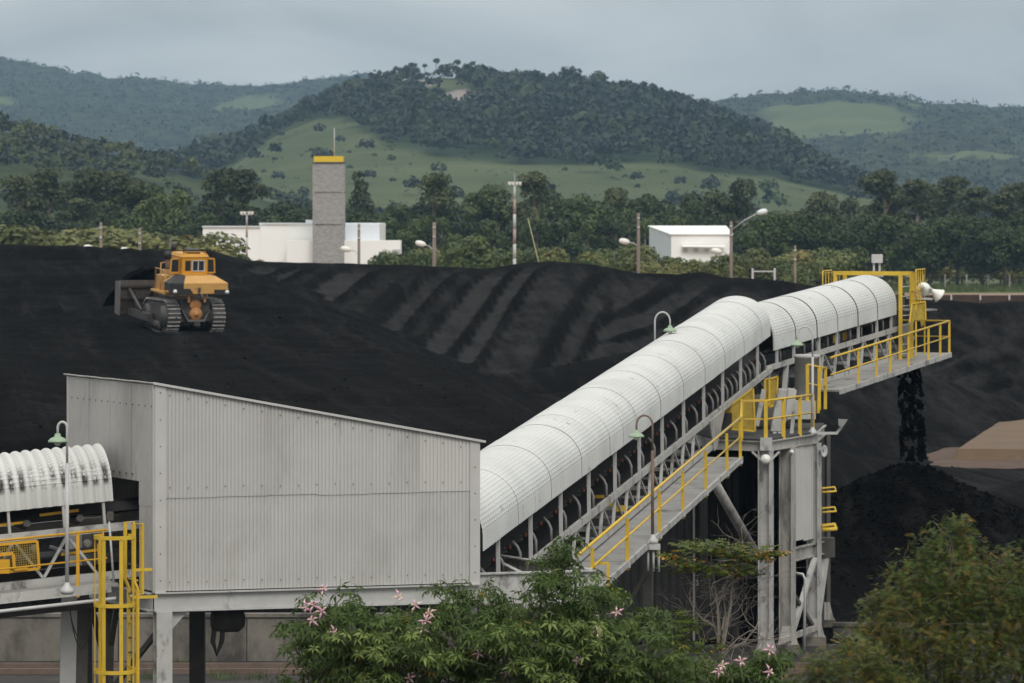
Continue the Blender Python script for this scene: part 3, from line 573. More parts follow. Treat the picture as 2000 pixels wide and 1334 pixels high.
# deck frame at the right of the house
G0 = W(905, 1121, 83.2); G1 = W(1165, 1113, 84.0); zt = G1.z; G0.z = zt; G2 = W(968, 1082, 87.8); G2.z = zt; G3 = W(900, 1085, 87.6); G3.z = zt
for a, b in ((G0, G1), (G1, G2), (G2, G3)):
    MB().ibeam(a-V((0, 0, .3)), b-V((0, 0, .3)), .16, .60, t=.03).build('deck_girder', GS['white_steel'], house)
mid = (G0+G1)*.5; MB().bar(mid-V((0, 0, .15)), G2-V((0, 0, .15)), .1, .1).build('deck_girder', GS['white_steel'], house)
for a in (G1-V((.12, 0, .6)),):
    MB().ibeam(Z(a, 0), a, .26, .26, up=NF).build('leg', GS['col'], house)
# ------------------------------------------------------------------ generic conveyor pieces
def place(name, me, parent, M_):
    o = bpy.data.objects.new(name, me); COL.objects.link(o); o.parent = parent
    o.matrix_local = Matrix.Translation(-org(parent)) @ M_; return o
def railing(parent, pts, h=1.05, posts=None, mt='yellow', upv=None, mid=True, kick=False, name='railing', r=.026, post_w=.055):
    """one railing part: top rail; posts and mid rail as its sub-parts"""
    pts = [V(p) for p in pts]; u = upv or UP
    top = MB().tube([p+u*h for p in pts], r, 6).build(name, GS[mt], parent)
    if mid: MB().tube([p+u*h*.52 for p in pts], r*.7, 6).build('mid_rail', GS[mt], top)
    seg = [(pts[i], pts[i+1]) for i in range(len(pts)-1)]
    for p in (posts if posts is not None else pts):
        MB().bar(V(p)-u*.10, V(p)+u*h, post_w, post_w*.55, up=V((0, 1, 0))).build('post', GS[mt], top)
    return top
def cut_line(p0, p1, n): return [V(p0).lerp(V(p1), k/(n-1)) for k in range(n)]
# ------------------------------------------------------------------ left feed conveyor
ND = V((U.x, U.y, .077)); n0 = W(220, 978, 82.0)
fl = Frame(n0-ND*9.0, n0); LL = fl.len
left = thing('feed_conveyor', 'grey truss conveyor entering the transfer house from the left under a soot streaked hood', 'conveyor', (n0.x-4, n0.y-1, 0))
hm = hood_mesh('hood_sheet', .805, .9, .34, .66, .2, .04, GS['hood_old'], k=8, narc=22, ribpow=.8)
for k in range(11):
    place('hood_sheet', hm, left, fl.mat(LL-.8*(k+1), 0, .004*(k % 2)))
EDGE = .0
for (a, w) in [(LL-.18, -.03), (LL-.32, -1.6)]+[(LL-.95-1.05*k, -.03) for k in range(8)]:
    MB().bar(fl(a, w, -.46), fl(a, w, .25), .07, .05).build('hood_post', GS['white_steel'], left)
MB().bar(fl(0, -.05, -.50), fl(LL+.5, -.05, -.50), .09, .15).build('top_chord', GS['white_steel'], left)
MB().bar(fl(0, -1.7, -.50), fl(LL+.5, -1.7, -.50), .09, .15).build('top_chord', GS['white_steel'], left)
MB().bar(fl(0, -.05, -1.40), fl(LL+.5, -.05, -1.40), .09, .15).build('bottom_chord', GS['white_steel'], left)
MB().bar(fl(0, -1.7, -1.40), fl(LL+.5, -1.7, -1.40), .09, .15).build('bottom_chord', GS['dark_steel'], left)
for k in range(8):
    a = LL-.40-1.02*k
    MB().bar(fl(a, -.05, -1.33), fl(a-.51, -.05, -.57), .06, .05).build('diagonal', GS['white_steel'], left)
    MB().bar(fl(a-1.02, -.05, -1.33), fl(a-.51, -.05, -.57), .06, .05).build('diagonal', GS['white_steel'], left)
    MB().bar(fl(a-.51, -1.65, -.9), fl(a-.51, -.1, -.9), .05, .05).build('cross_tie', GS['steel'], left)
    mb = MB().tube([fl(a-.2, -1.5, -.28), fl(a-.2, -1.2, -.36), fl(a-.2, -.55, -.36), fl(a-.2, -.2, -.28)], .07, 8); mb.build('idler', GS['dark_steel'], left)
    if k < 4:
        MB().lathe(fl(a-.05, -.5, -.80), fl.p, [(0, 0), (.08, 0), (.08, .12), (.03, .14), (0, .14)], 10).build('roller_bearing', GS['white_steel'], left)
MB().prism([fl(0, -1.45, -.22), fl(0, -.95, -.30), fl(0, -.75, -.30), fl(0, -.25, -.22), fl(0, -.55, -.08), fl(0, -1.15, -.08)], fl.d*(LL+2.2)).build('belt', GS['black'], left)
MB().prism([fl(0, -1.4, -.98), fl(0, -.35, -.98), fl(0, -.35, -.96), fl(0, -1.4, -.96)], fl.d*(LL+1)).build('return_belt', GS['black'], left)
for k, (a, z) in enumerate([(LL-2.4, -.28), (LL-1.35, -.16), (LL-1.0, -.94)]):
    MB().bar(fl(a, -.3, z), fl(a+.75, -.3, z+.02), .03, .05).build('pull_rail', GS['orange'], left)
MB().bar(fl(LL-.30, -.25, -.80), fl(LL-.30, -.25, -1.2), .03, .03).build('pull_rail', GS['orange'], left)
# walkway on the near side
MB().prism([fl(0, .05, -1.52), fl(0, .85, -1.52), fl(0, .85, -1.47), fl(0, .05, -1.47)], fl.d*(LL-.2)).build('walkway', GS['walk'], left)
MB().bar(fl(0, .88, -1.53), fl(LL-.35, .88, -1.53), .05, .18).build('walkway_channel', GS['white_steel'], left)
railing(left, [fl(0, .88, -1.55), fl(LL-.42, .88, -1.55)], 1.10, [fl(LL-.98-1.9*k, .88, -1.55) for k in range(5)], 'orange', post_w=.06)
MB().bar(fl(LL-.42, .88, -.98), fl(LL-.42, .88, -.45), .035, .035, up=V((0, 1, 0))).build('rail_end', GS['orange'], left)
g = MB()
x0, x1, z0, z1 = LL-2.55, LL-1.52, -1.12, -.60
for a, b in (((x0, z0), (x1, z0)), ((x1, z0), (x1, z1)), ((x1, z1), (x0, z1)), ((x0, z1), (x0, z0))): g.bar(fl(a[0], .10, a[1]), fl(b[0], .10, b[1]), .05, .05, up=fl.p)
go = g.build('guard_frame', GS['orange'], left)
g = MB()
for k in range(24): g.bar(fl(x0+(x1-x0)*(k+.5)/24, .10, z0), fl(x0+(x1-x0)*(k+.5)/24, .10, z1), .008, .008)
for k in range(12): g.bar(fl(x0, .104, z0+(z1-z0)*(k+.5)/12), fl(x1, .104, z0+(z1-z0)*(k+.5)/12), .008, .008)
g.build('guard_mesh', GS['ymesh'], go)
g = MB(); g.box(fl(LL-2.25, .16, -1.0), .34, .06, .26); g.bar(fl(LL-2.4, .16, -.78), fl(LL-2.0, .16, -.78), .05, .06); g.bar(fl(LL-2.0, .16, -.8), fl(LL-2.0, .16, -1.08), .05, .06); g.bar(fl(LL-2.0, .16, -1.08), fl(LL-1.75, .16, -1.08), .05, .06); g.build('guard_bracket', GS['orange'], left)
# conduit below the walkway, leg columns, hanging cables
MB().tube([fl(0, .95, -1.78), fl(LL-.2, .95, -1.74), fl(LL+.6, .6, -1.74)], .035, 8).build('conduit', GS['galv'], left)
MB().box(fl(LL-.18, .95, -1.72), .18, .14, .2).build('junction_box', GS['dark_steel'], left)
MB().tube([fl(LL-.25, .7, -1.5), fl(LL-.25, .7, .0-.2)], .022, 6).build('conduit', GS['galv'], left)
MB().box(fl(LL-.22, .7, -.22), .12, .1, .16).build('junction_box', GS['dark_steel'], left)
MB().bar(fl(LL-.62, -.5, -1.48), Z(fl(LL-.62, -.5), 0), .30, .28).build('leg', GS['dark_steel'], left)
MB().bar(fl(LL-.86, -.36, -1.48), Z(fl(LL-.86, -.36), 0), .07, .30).build('leg_flange', GS['steel'], left)  # paler than its column: the light on the flange is in the colour
MB().bar(fl(LL+.12, -1.3, -1.48), Z(fl(LL+.12, -1.3), 0), .16, .2).build('leg', GS['dark_steel'], left)
MB().bar(fl(LL-5.6, -.5, -1.48), Z(fl(LL-5.6, -.5), 0), .30, .28).build('leg', GS['dark_steel'], left)
MB().bar(fl(0, -.3, -1.95), fl(LL-.2, -.3, -1.95), .1, .12).build('tie_beam', GS['dark_steel'], left)
MB().bar(fl(LL-.5, -.3, -1.9), Z(fl(LL+.35, -.9), 2.0), .08, .08).build('brace', GS['dark_steel'], left)
c0 = fl(LL-1.1, .6, -1.9); mb = MB()
for k, dz in enumerate((.55, .72)): mb.tube([c0+V((.42*t, .05*k, -dz*math.sin(math.pi*t)**.8)) for t in [i/14 for i in range(15)]], .011, 5)
mb.build('cable', GS['black'], left)
# ------------------------------------------------------------------ caged ladder
lc = W(224, 1100, 79.8); ladder = thing('caged_ladder', 'yellow caged access ladder beside the transfer house corner', 'ladder', (lc.x, lc.y, 0))
rad = .385
def hoop(z, a0=-2.75, a1=2.15, r=rad, h=.07):
    mb = MB(); n = 22; ring = []
    for i in range(n+1):
        t = a0+(a1-a0)*i/n; c, s = math.cos(t-1.2), math.sin(t-1.2)
        ring.append((V((lc.x+c*r, lc.y+s*r, z-h/2)), V((lc.x+c*r, lc.y+s*r, z+h/2)), V((lc.x+c*(r-.012), lc.y+s*(r-.012), z+h/2)), V((lc.x+c*(r-.012), lc.y+s*(r-.012), z-h/2))))
    for i in range(n):
        a, b = ring[i], ring[i+1]
        for k in range(4): mb.poly([a[k], b[k], b[(k+1) % 4], a[(k+1) % 4]])
    return mb.build('hoop', GS['yellow'], ladder)
for z in (5.96, 4.72, 3.50, 2.3, 1.1): hoop(z)
for t in (-2.6, -1.75, -.85, 0.05, .95):
    c, s = math.cos(t-1.2), math.sin(t-1.2); p = V((lc.x+c*(rad-.02), lc.y+s*(rad-.02), 0)); MB().bar(Z(p, 1.0), Z(p, 5.99), .07, .014, up=V((c, s, 0))).build('cage_bar', GS['yellow'], ladder)
la = V((lc.x+.22, lc.y+.40, 0)); lb = V((lc.x+.42, lc.y-.02, 0))
for p in (la, lb):
    q = V((.06, .03, 0))
    MB().tube([Z(p, 0), Z(p, 5.0), Z(p-q, 5.15), Z(p-q, 6.20), Z(p-q+V((.14, .1, 0)), 6.20), Z(p-q+V((.14, .1, 0)), 4.9)], .035, 4).build('stringer', GS['yellow'], ladder)
for k in range(20):
    z = .3+k*.27; MB().tube([Z(la, z), Z(lb, z)], .016, 6).build('rung', GS['dark_steel'] if k % 3 else GS['yellow'], ladder)
MB().bar(Z(lb+V((-.1, 0, 0)), 5.35), Z(lb+V((.25, .15, 0)), 5.35), .06, .05).build('tie', GS['yellow'], ladder)
MB().bar(Z(lb+V((-.1, 0, 0)), 4.85), Z(lb+V((.35, .15, 0)), 4.85), .06, .05).build('tie', GS['yellow'], ladder)
# ------------------------------------------------------------------ gooseneck lamps
def gooseneck(label, base, h, side, mt, base_plate=True, reach=.34, r=.035, sub=None):
    """post from base, hook over to `side` (+1 right / -1 left), enamel shade hanging"""
    t = thing('gooseneck_lamp', label, 'lamp', base, group='gooseneck yard lamps'); b = V(base)
    top = b+V((0, 0, h)); cx = top+V((side*reach/2, 0, 0))
    arc = [cx+V((-side*reach/2*math.cos(a), 0, reach*.62*math.sin(a))) for a in [math.pi*i/12 for i in range(13)]]
    MB().tube([b, b+V((0, 0, h*.78))], r, 8).build('post', GS[mt], t)
    MB().tube([b+V((0, 0, h*.78))]+arc+[arc[-1]-V((0, 0, .16))], r*.66, 8).build('hook', GS['rust' if mt == 'rust' else 'galv'], t)
    e = arc[-1]-V((0, 0, .16))
    MB().lathe(e, (0, 0, -1), [(.025, -.06), (.05, -.05), (.06, 0), (.13, .03), (.175, .075), (.18, .105), (.17, .10), (.12, .05), (.03, .02)], 20).build('shade', GS['green'], t)
    MB().lathe(e-V((0, 0, .05)), (0, 0, -1), [(0, 0), (.05, .01), (.06, .07), (.04, .11), (0, .12)], 10).build('bulb', GS['lampwhite'], t)
    if base_plate: MB().lathe(b, (0, 0, 1), [(.0, -.10), (.09, -.10), (.13, -.06), (.13, -.02), (.05, .08), (.04, .12)], 10).build('base', GS['galv'], t)
    return t
gooseneck('green shaded lamp on a pale post beside the caged ladder', W(131, 1150, 79.2), 2.93, -1, 'galv', reach=.17)
MB_l = None
# ------------------------------------------------------------------ main inclined conveyor
def edge1(x, y):
    d = 143161/(2650-x); return W(x, y, d)
e0 = edge1(938, 1079.6); e1 = edge1(1503, 656); f1 = Frame(e0, e1); L1 = f1.len
HW = .95
main = thing('inclined_conveyor', 'long inclined conveyor under a white arched corrugated hood', 'conveyor', (e0.x+2, e0.y+10, 0))
SLN = (L1-.12)/23; hm1 = hood_mesh('hood_sheet', SLN+.03, HW, .33, .79, .2, .028, GS['hood'], k=8, narc=22, ribpow=.8)
hm2 = hood_mesh('hood_sheet', SLN+.03, HW, .33, .79, .2, .028, GS['hood'], k=8, narc=22, ribpow=.8, grow=.003)
ns = 23; s_off = .12
for k in range(ns):
    m = f1.mat(s_off+k*SLN, R.uniform(-.003, .003), R.uniform(-.003, .002)) @ Matrix.Rotation(R.uniform(-.002, .002), 4, 'Y')
    place('hood_sheet', hm1 if k % 2 else hm2, main, m)
TC, BC = -1.03, -1.80
MB().bar(f1(-.5, -.06, TC), f1(L1+.8, -.06, TC), .08, .16).build('top_chord', GS['white_steel'], main)
MB().bar(f1(-.5, -1.84, TC), f1(L1+.8, -1.84, TC), .08, .16).build('top_chord', GS['steel'], main)
MB().bar(f1(-.5, -.06, BC), f1(31, -.06, BC), .10, .14).build('bottom_chord', GS['white_steel'], main)
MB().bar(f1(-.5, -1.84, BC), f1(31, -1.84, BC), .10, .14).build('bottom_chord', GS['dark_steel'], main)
MB().prism([f1(-1, -1.55, TC+.42), f1(-1, -1.2, TC+.28), f1(-1, -.7, TC+.28), f1(-1, -.35, TC+.42), f1(-1, -.7, TC+.50), f1(-1, -1.2, TC+.50)], f1.d*(L1+2.2)).build('belt', GS['black'], main)
MB().prism([f1(-1, -1.5, TC-.28), f1(-1, -.4, TC-.28), f1(-1, -.4, TC-.26), f1(-1, -1.5, TC-.26)], f1.d*(L1+.4)).build('return_belt', GS['black'], main)
MB().prism([f1(-1, -1.80, TC+.10), f1(-1, -1.76, TC+.10), f1(-1, -1.76, 0), f1(-1, -1.80, 0)], f1.d*(L1+1)).build('dark_interior_sheet', GS['black'], main)  # black sheet standing in for the dark hood interior on the far side
BAY = 3.44; s0 = 2.0
for k in range(12):
    a = s0+BAY*k
    MB().bar(f1(a, -.05, TC-.05), f1(a, -.05, .20), .075, .06).build('hood_post', GS['galv'], main)
    MB().bar(f1(a, -1.86, TC), f1(a, -1.86, .20), .075, .06).build('hood_post', GS['steel'], main)
GS['bracket'] = mat('dusty bracket tube', (.22, .215, .21), .6, .25, 4, (GRIME, .55, 4, (1, 1, 1)))
br = MB().tube([(0, 0, 0), (0, 0, .30), (0, -.05, .42), (0, -.16, .54)], [.032, .032, .03, .028], 8); br_me = br.mesh('idler_bracket', GS['bracket'])
ro = MB(); ro.tube([(0, -.30, .36), (0, -.62, .22)], .06, 8); ro.tube([(0, -.64, .22), (0, -1.14, .22)], .06, 8); ro.tube([(0, -1.16, .22), (0, -1.48, .36)], .06, 8); ro_me = ro.mesh('idler_roller', GS['dark_steel'])
cap = MB().lathe((0, -.24, .40), (0, 1, .4), [(0, 0), (.045, 0), (.045, .05), (0, .06)], 8); cap_me = cap.mesh('roller_cap', mat('orange bearing cap', (.16, .045, .02), .6, .3, 5))
a = 1.1; ks = []
while a < L1: ks.append(a); a += (1.72 if a < L1-12 else .9 if a > L1-11 and a < L1-3 else 1.1)
for a in ks:
    m = f1.mat(a, -.10, TC+.05)
    place('idler_bracket', br_me, main, m); place('idler_roller', ro_me, main, m); place('roller_cap', cap_me, main, m)
for k in range(17):
    a = s0+1.72*k
    if a > 29.5: break
    MB().bar(f1(a, -.06, TC-.06), f1(a-.30, -.06, BC+.06), .07, .05).build('diagonal', GS['white_steel'], main)
    MB().bar(f1(a+.08, -.06, TC-.06), f1(a+1.2, -.06, BC+.06), .045, .04).build('diagonal', GS['white_steel'], main)
    MB().bar(f1(a, -1.8, BC+.02), f1(a, -.1, BC+.02), .06, .06).build('cross_tie', GS['steel'], main)
    if k % 2 == 0: MB().bar(f1(a+.5, -1.7, TC-.4), f1(a+.5, -.15, TC-.36), .09, .09).build('return_roller', GS['steel'], main)
# gusset where the truss meets the platform
MB().prism([f1(30.2, -.02, TC-.02), f1(33.0, -.02, TC-.02), f1(31.4, -.02, BC-.12), f1(30.9, -.02, BC-.12)], f1.p*.03).build('truss_gusset', GS['white_steel'], main)
for p_ in ((5.2, -.3), (5.2, -1.6)):
    MB().ibeam(f1(p_[0]+6.6, p_[1], BC), Z(f1(p_[0]+6.6, p_[1]), 0), .24, .26, up=NF).build('leg', GS['col'], main)
for s_ in (13.4, 22.0):
    for w_ in (-.3, -1.6): MB().bar(f1(s_, w_, BC), Z(f1(s_, w_), 0), .22, .22).build('leg', GS['dark_steel'], main)
    MB().bar(Z(f1(s_, -.3), 3.2), Z(f1(s_, -1.6), 1.0), .1, .1).build('brace', GS['dark_steel'], main)
MB().tube([f1(29.4, -.2, BC), Z(V((6.55, 115.5, 0)), 2.65)], .13, 10).build('brace', GS['col'], main)
# walkway and railing
WK0, WK1 = 5.0, 28.9
for k in range(12):
    a0 = WK0+(WK1-WK0)*k/12; a1 = WK0+(WK1-WK0)*(k+1)/12-.02
    MB().prism([f1(a0, .02, BC-.06), f1(a0, 1.0, BC-.06), f1(a0, 1.0, BC-.02+.004*(k % 2)), f1(a0, .02, BC-.02+.004*(k % 2))], f1.d*(a1-a0)).build('walkway_plate', GS['walk'], main)
MB().bar(f1(WK0, 1.03, BC-.06), f1(WK1, 1.03, BC-.06), .05, .14).build('walkway_channel', GS['white_steel'], main)
MB().bar(f1(WK0, .05, BC+.12), f1(WK1, .05, BC+.12), .03, .16).build('toe_plate', GS['white_steel'], main)
posts1 = [f1(a, 1.02, BC-.10) for a in (6.6, 11.0, 15.4, 18.9, 22.6, 26.2, 28.6)]
MB().bar(f1(9, 1.04, BC-.16), f1(9, .2, BC-.16), .06, .08).build('walkway_bracket', GS['steel'], main)
for p in posts1: MB().box(p, .12, .12, .10).build('post_shoe', GS['steel'], main)
railing(main, [f1(WK0, 1.02, BC), f1(WK1-.2, 1.02, BC)], 1.03, posts1, 'yellow', upv=f1.n, r=.034, post_w=.075)
# yellow access cage under the walkway
yb = W(1182, 1140, 91.0)
mb = MB()
for dx in (-.22, .06): mb.bar(yb+V((dx, 0, -.2)), yb+V((dx, 0, .45)), .06, .05, up=V((0, 1, 0)))
mb.bar(yb+V((-.26, 0, -.2)), yb+V((.22, 0, -.2)), .05, .08); mb.bar(yb+V((.06, 0, -.15)), yb+V((.22, .3, -.15)), .05, .08); mb.bar(yb+V((-.22, 0, .42)), yb+V((.06, .1, .42)), .05, .05)
mb.build('step_frame', GS['yellow'], main)
# junction box with conduit under lamp
lp = f1(13.9, 1.10, BC-.12)
MB().box(lp, .34, .22, .12).build('lamp_bracket', GS['galv'], main)
for dx in (-.1, .02, .14): MB().tube([lp+V((dx, 0, -.05)), lp+V((dx, 0, -.55-.1*dx))], .03, 6).build('conduit', GS['steel'], main)
g = MB(); gb = f1(17.0, -.4, TC-.25)
for k in range(3): g.box(gb+V((.25*k-.25, .2, -.12*k)), .28, .06, .14)
g.build('pull_switch', GS['yellow'], main)
gooseneck('green shaded lamp on a rusty post on the inclined conveyor walkway', lp+V((0, 0, .16)), 2.55, -1, 'rust', reach=.36)
fb = f1(31.0, -2.05, TC-.2); fb2 = W(1279, 660, fb.y)
gooseneck('green shaded lamp on a post behind the inclined conveyor hood', V((fb2.x, fb.y, 5.6)), 12-(613-HZ)*fb.y/F-5.6-.2, 1, 'galv', reach=.40, base_plate=False)
lpz = V((fb2.x, fb.y, 5.6)); MB().bar(lpz+V((0, 0, .05)), f1(24.2, -1.84, BC), .08, .1).build('lamp_arm', GS['steel'], main)
# ------------------------------------------------------------------ boom conveyor
b0 = W(1510.6, 684.7, 125.6); b1 = W(1751, 613.8, 136.0); f2 = Frame(b0, b1); L2 = f2.len
boom = thing('boom_conveyor', 'short white hooded boom conveyor dropping coal from its far end', 'conveyor', (b0.x+1, b0.y+2, 0))
ns2 = 6; sl2 = L2/ns2
hb1 = hood_mesh('hood_sheet', sl2+.03, HW, .36, .85, .2, .028, GS['hood'], k=8, narc=22, ribpow=.8); hb2 = hood_mesh('hood_sheet', sl2+.03, HW, .36, .85, .2, .028, GS['hood'], k=8, narc=22, ribpow=.8, grow=.003)
for k in range(ns2): place('hood_sheet', hb1 if k % 2 else hb2, boom, f2.mat(k*sl2, R.uniform(-.003, .003), R.uniform(-.003, .002)))
mbx = MB().tube([f2(-.02, .02, .0), f2(-.02, .02, .36)]+[f2(-.02, -HW+(HW+.02)*math.cos(t), .36+.87*math.sin(t)) for t in [math.pi*i/16 for i in range(17)]]+[f2(-.02, -2*HW-.02, 0)], .025, 5); mbx.build('hood_rim', GS['hood_old'] if False else GS['white_steel'], boom)
TB, BB = -.48, -1.36; LB = 13.4
for w, mt in ((-.06, 'white_steel'), (-1.84, 'steel')):
    MB().bar(f2(-.6, w, TB), f2(LB-.6, w, TB), .08, .15).build('top_chord', GS[mt], boom)
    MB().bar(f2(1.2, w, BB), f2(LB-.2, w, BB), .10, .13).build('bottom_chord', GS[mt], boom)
MB().prism([f2(-.6, -1.55, TB+.30), f2(-.6, -1.2, TB+.2), f2(-.6, -.7, TB+.2), f2(-.6, -.35, TB+.30), f2(-.6, -.7, TB+.36), f2(-.6, -1.2, TB+.36)], f2.d*(LB-.2)).build('belt', GS['black'], boom)
MB().prism([f2(0, -1.5, TB-.3), f2(0, -.4, TB-.3), f2(0, -.4, TB-.28), f2(0, -1.5, TB-.28)], f2.d*(LB-.8)).build('return_belt', GS['black'], boom)
MB().prism([f2(0, -1.80, TB+.1), f2(0, -1.76, TB+.1), f2(0, -1.76, .02), f2(0, -1.80, .02)], f2.d*(L2)).build('dark_interior_sheet', GS['black'], boom)  # black far-side sheet in place of the dark interior below the hood
def s_at(x):  # station on the near edge for a photo column
    k = (x-1000)/F; return (k*f2.o.y-f2.o.x)/(f2.d.x-k*f2.d.y)
for x in (1520, 1553, 1602, 1637, 1679, 1715, 1743):
    MB().bar(f2(s_at(x), -.05, TB), f2(s_at(x), -.05, .2), .075, .06).build('hood_post', GS['galv'], boom)
    MB().bar(f2(s_at(x), -1.86, TB), f2(s_at(x), -1.86, .2), .075, .06).build('hood_post', GS['steel'], boom)
for k in range(11):
    m = f2.mat(.9+1.05*k, -.12, TB+.04); place('idler_bracket', br_me, boom, m); place('idler_roller', ro_me, boom, m)
for k in range(8):
    a = 3.2+1.25*k
    MB().bar(f2(a, -.06, TB-.06), f2(a-.25, -.06, BB+.05), .08, .05).build('diagonal', GS['white_steel'], boom)
    MB().bar(f2(a+.1, -.06, TB-.06), f2(a+.95, -.06, BB+.05), .045, .04).build('diagonal', GS['white_steel'], boom)
    MB().bar(f2(a-.1, -1.75, BB+.3), f2(a-.1, -.15, BB+.3), .1, .1).build('return_roller', GS['steel'], boom)
# tail: plate web, take-up wheel, cylinder drum
MB().prism([f2(2.3, -.03, TB-.07), f2(4.1, -.03, TB-.07), f2(4.1, -.03, BB-.05), f2(3.6, -.03, BB-.05), f2(3.4, -.03, TB-.3), f2(2.3, -.03, TB-.25)], f2.p*.03).build('web_plate', GS['white_steel'], boom)
MB().bar(f2(-.2, -.08, TB-.07), f2(-1.6, -.08, TB-1.25), .16, .06).build('tail_strut', GS['white_steel'], boom)
MB().bar(f2(1.3, -.08, TB-.07), f2(.9, -.08, TB-1.3), .14, .06).build('tail_strut', GS['steel'], boom)
MB().lathe(f2(1.5, -.25, TB-.55), f2.p, [(0, -.06), (.30, -.06), (.34, 0), (.30, .06), (0, .06)], 16).build('take_up_wheel', GS['dark_steel'], boom)
MB().lathe(W(1576, 780, 121.2), (0, 0, 1), [(0, 0), (.34, 0), (.34, 1.15), (.36, 1.15), (.36, 1.25), (0, 1.25)], 18).build('slewing_drum', GS['steel'], boom)
# walkway and railing
for k in range(7):
    a0 = 2.6+(LB-2.6)*k/7; a1 = 2.6+(LB-2.6)*(k+1)/7-.015
    MB().prism([f2(a0, .0, BB-.10), f2(a0, 1.08, BB-.10), f2(a0, 1.08, BB-.05), f2(a0, .0, BB-.05)], f2.d*(a1-a0)).build('walkway_plate', GS['walk'], boom)
    MB().box(f2(a0+.6, 1.0, BB-.17), .12, .14, .10).build('post_shoe', GS['steel'], boom)
MB().bar(f2(2.6, 1.10, BB-.10), f2(LB, 1.10, BB-.10), .05, .15).build('walkway_channel', GS['white_steel'], boom)
MB().bar(f2(LB-.03, -1.9, BB-.10), f2(LB-.03, 1.1, BB-.10), .05, .13).build('walkway_channel', GS['white_steel'], boom)
MB().prism([f2(LB-1.6, -2.0, BB-.10), f2(LB-1.6, 0, BB-.10), f2(LB-1.6, 0, BB-.05), f2(LB-1.6, -2.0, BB-.05)], f2.d*1.55).build('walkway_plate', GS['coaldust'], boom)
railing(boom, [f2(1.9, 1.06, BB-.06), f2(LB-.05, 1.06, BB-.06), f2(LB-.05, -.55, BB-.06)], 1.03, [f2(a, 1.06, BB-.06) for a in (4.4, 6.1, 7.4, 9.2, 11.2, 12.4, LB-.05)], 'yellow', r=.032, post_w=.07)
gp = [W(1577, 800, 120.6), W(1613, 795, 123.2), W(1597, 806, 121.9)]
railing(boom, [W(1577, 788, 120.4), W(1600, 793, 120.6), W(1612, 792, 123.0), W(1598, 800, 121.6)], 1.08, None, 'yellow', r=.03, post_w=.09)
# head: drive pulley, chute, portal of yellow posts over the head
MB().lathe(f2(LB-1.5, -1.6, TB+.1), f2.p, [(0, 0), (.36, 0), (.36, 1.3), (0, 1.3)], 16).build('head_pulley', GS['dark_steel'], boom)
hc = MB(); q = f2(LB-1.35, .05, TB-.35)
hc.prism([f2(LB-2.0, .02, TB-.05), f2(LB-1.2, .02, TB+.12), f2(LB-1.05, .02, TB-.25), f2(LB-1.35, .02, BB+.05), f2(LB-1.75, .02, BB+.05), f2(LB-1.7, .02, TB-.4)], f2.p*.12)
hc.build('head_bearing_frame', GS['col'], boom)
MB().bar(f2(LB-1.6, .16, TB-.5), f2(LB-1.15, .2, TB-.3), .1, .09).build('scraper_arm', GS['white_steel'], boom)
MB().bar(f2(LB-1.6, .18, BB+.05), f2(LB-1.0, .18, TB-.35), .09, .07).build('scraper_arm', GS['steel'], boom)
MB().prism([f2(L2+.1, -1.7, TB+.45), f2(L2+.1, -.15, TB+.45), f2(L2+.1, -.15, TB+1.05), f2(L2+.1, -1.7, TB+1.05)], f2.d*1.2).build('head_box', GS['dark_steel'], boom)
ZT = 12-(531-HZ)*136.2/F
def pz(s, w, z): p = f2(s, w); return V((p.x, p.y, z))
sA, sB = L2+.08, L2+.45
def zat(s): return f2(s, 0, BB).z
mb_posts = [(sA, .10), (sB, .34)]
for (s, w) in mb_posts: MB().bar(pz(s, w, zat(s)-.15), pz(s, w, ZT), .12, .10, up=V((0, 1, 0))).build('portal_post', GS['yellow'], boom)
for (s, w) in [(sA, -2.05), (sB, -1.85)]: MB().bar(pz(s, w, zat(s)-.1), pz(s, w, ZT), .12, .10, up=V((0, 1, 0))).build('portal_post', GS['yellow'], boom)
for s in (sA, sB): MB().bar(pz(s, -2.1, ZT-.05), pz(s, .40, ZT-.05), .10, .12).build('portal_beam', GS['yellow'], boom)
for w in (-2.0, .22): MB().bar(pz(sA-.05, w, ZT-.05), pz(sB+.05, w, ZT-.05), .08, .10).build('portal_beam', GS['yellow'], boom)
# ladder between the near portal posts
for k in range(9): MB().tube([pz(sA, .10, zat(sA)+.1+k*.30), pz(sB, .34, zat(sB)+.1+k*.30)], .018, 6).build('ladder_rung', GS['galv'], boom)
# top rails out to both sides with bars
def barpanel(p0, p1, zt, zb, n, name='guard_panel'):
    t = MB().tube([V((p0.x, p0.y, zb)), V((p0.x, p0.y, zt)), V((p1.x, p1.y, zt)), V((p1.x, p1.y, zb))], .024, 6).build(name, GS['yellow'], boom)
    for k in range(1, n):
        q = p0.lerp(p1, k/n); MB().bar(V((q.x, q.y, zb)), V((q.x, q.y, zt)), .028, .028, up=V((0, 1, 0))).build('guard_bar', GS['yellow'], t)
    MB().bar(V((p0.x, p0.y, zb+(zt-zb)*.42)), V((p1.x, p1.y, zb+(zt-zb)*.42)), .03, .03).build('guard_bar', GS['yellow'], t)
    MB().bar(V((p0.x, p0.y, zb+.02)), V((p1.x, p1.y, zb+.02)), .04, .05).build('guard_bar', GS['yellow'], t)
zt = ZT+.02
lp0 = W(1607, 540, 136.8); lp1 = W(1624, 540, 138.4)
barpanel(lp0, lp1, zt, zt-1.15, 3); barpanel(lp1, pz(sB, -1.9, 0), zt-.05, zt-1.15, 3); barpanel(lp0, pz(sA, -2.1, 0), zt-.06, zt-1.15, 1)
rp0 = W(1789, 540, 135.4); rp1 = W(1806, 540, 137.0)
barpanel(pz(sB, .36, 0), rp0, zt-.02, zt-1.05, 3); barpanel(rp0, rp1, zt+.06, zt-1.05, 4)
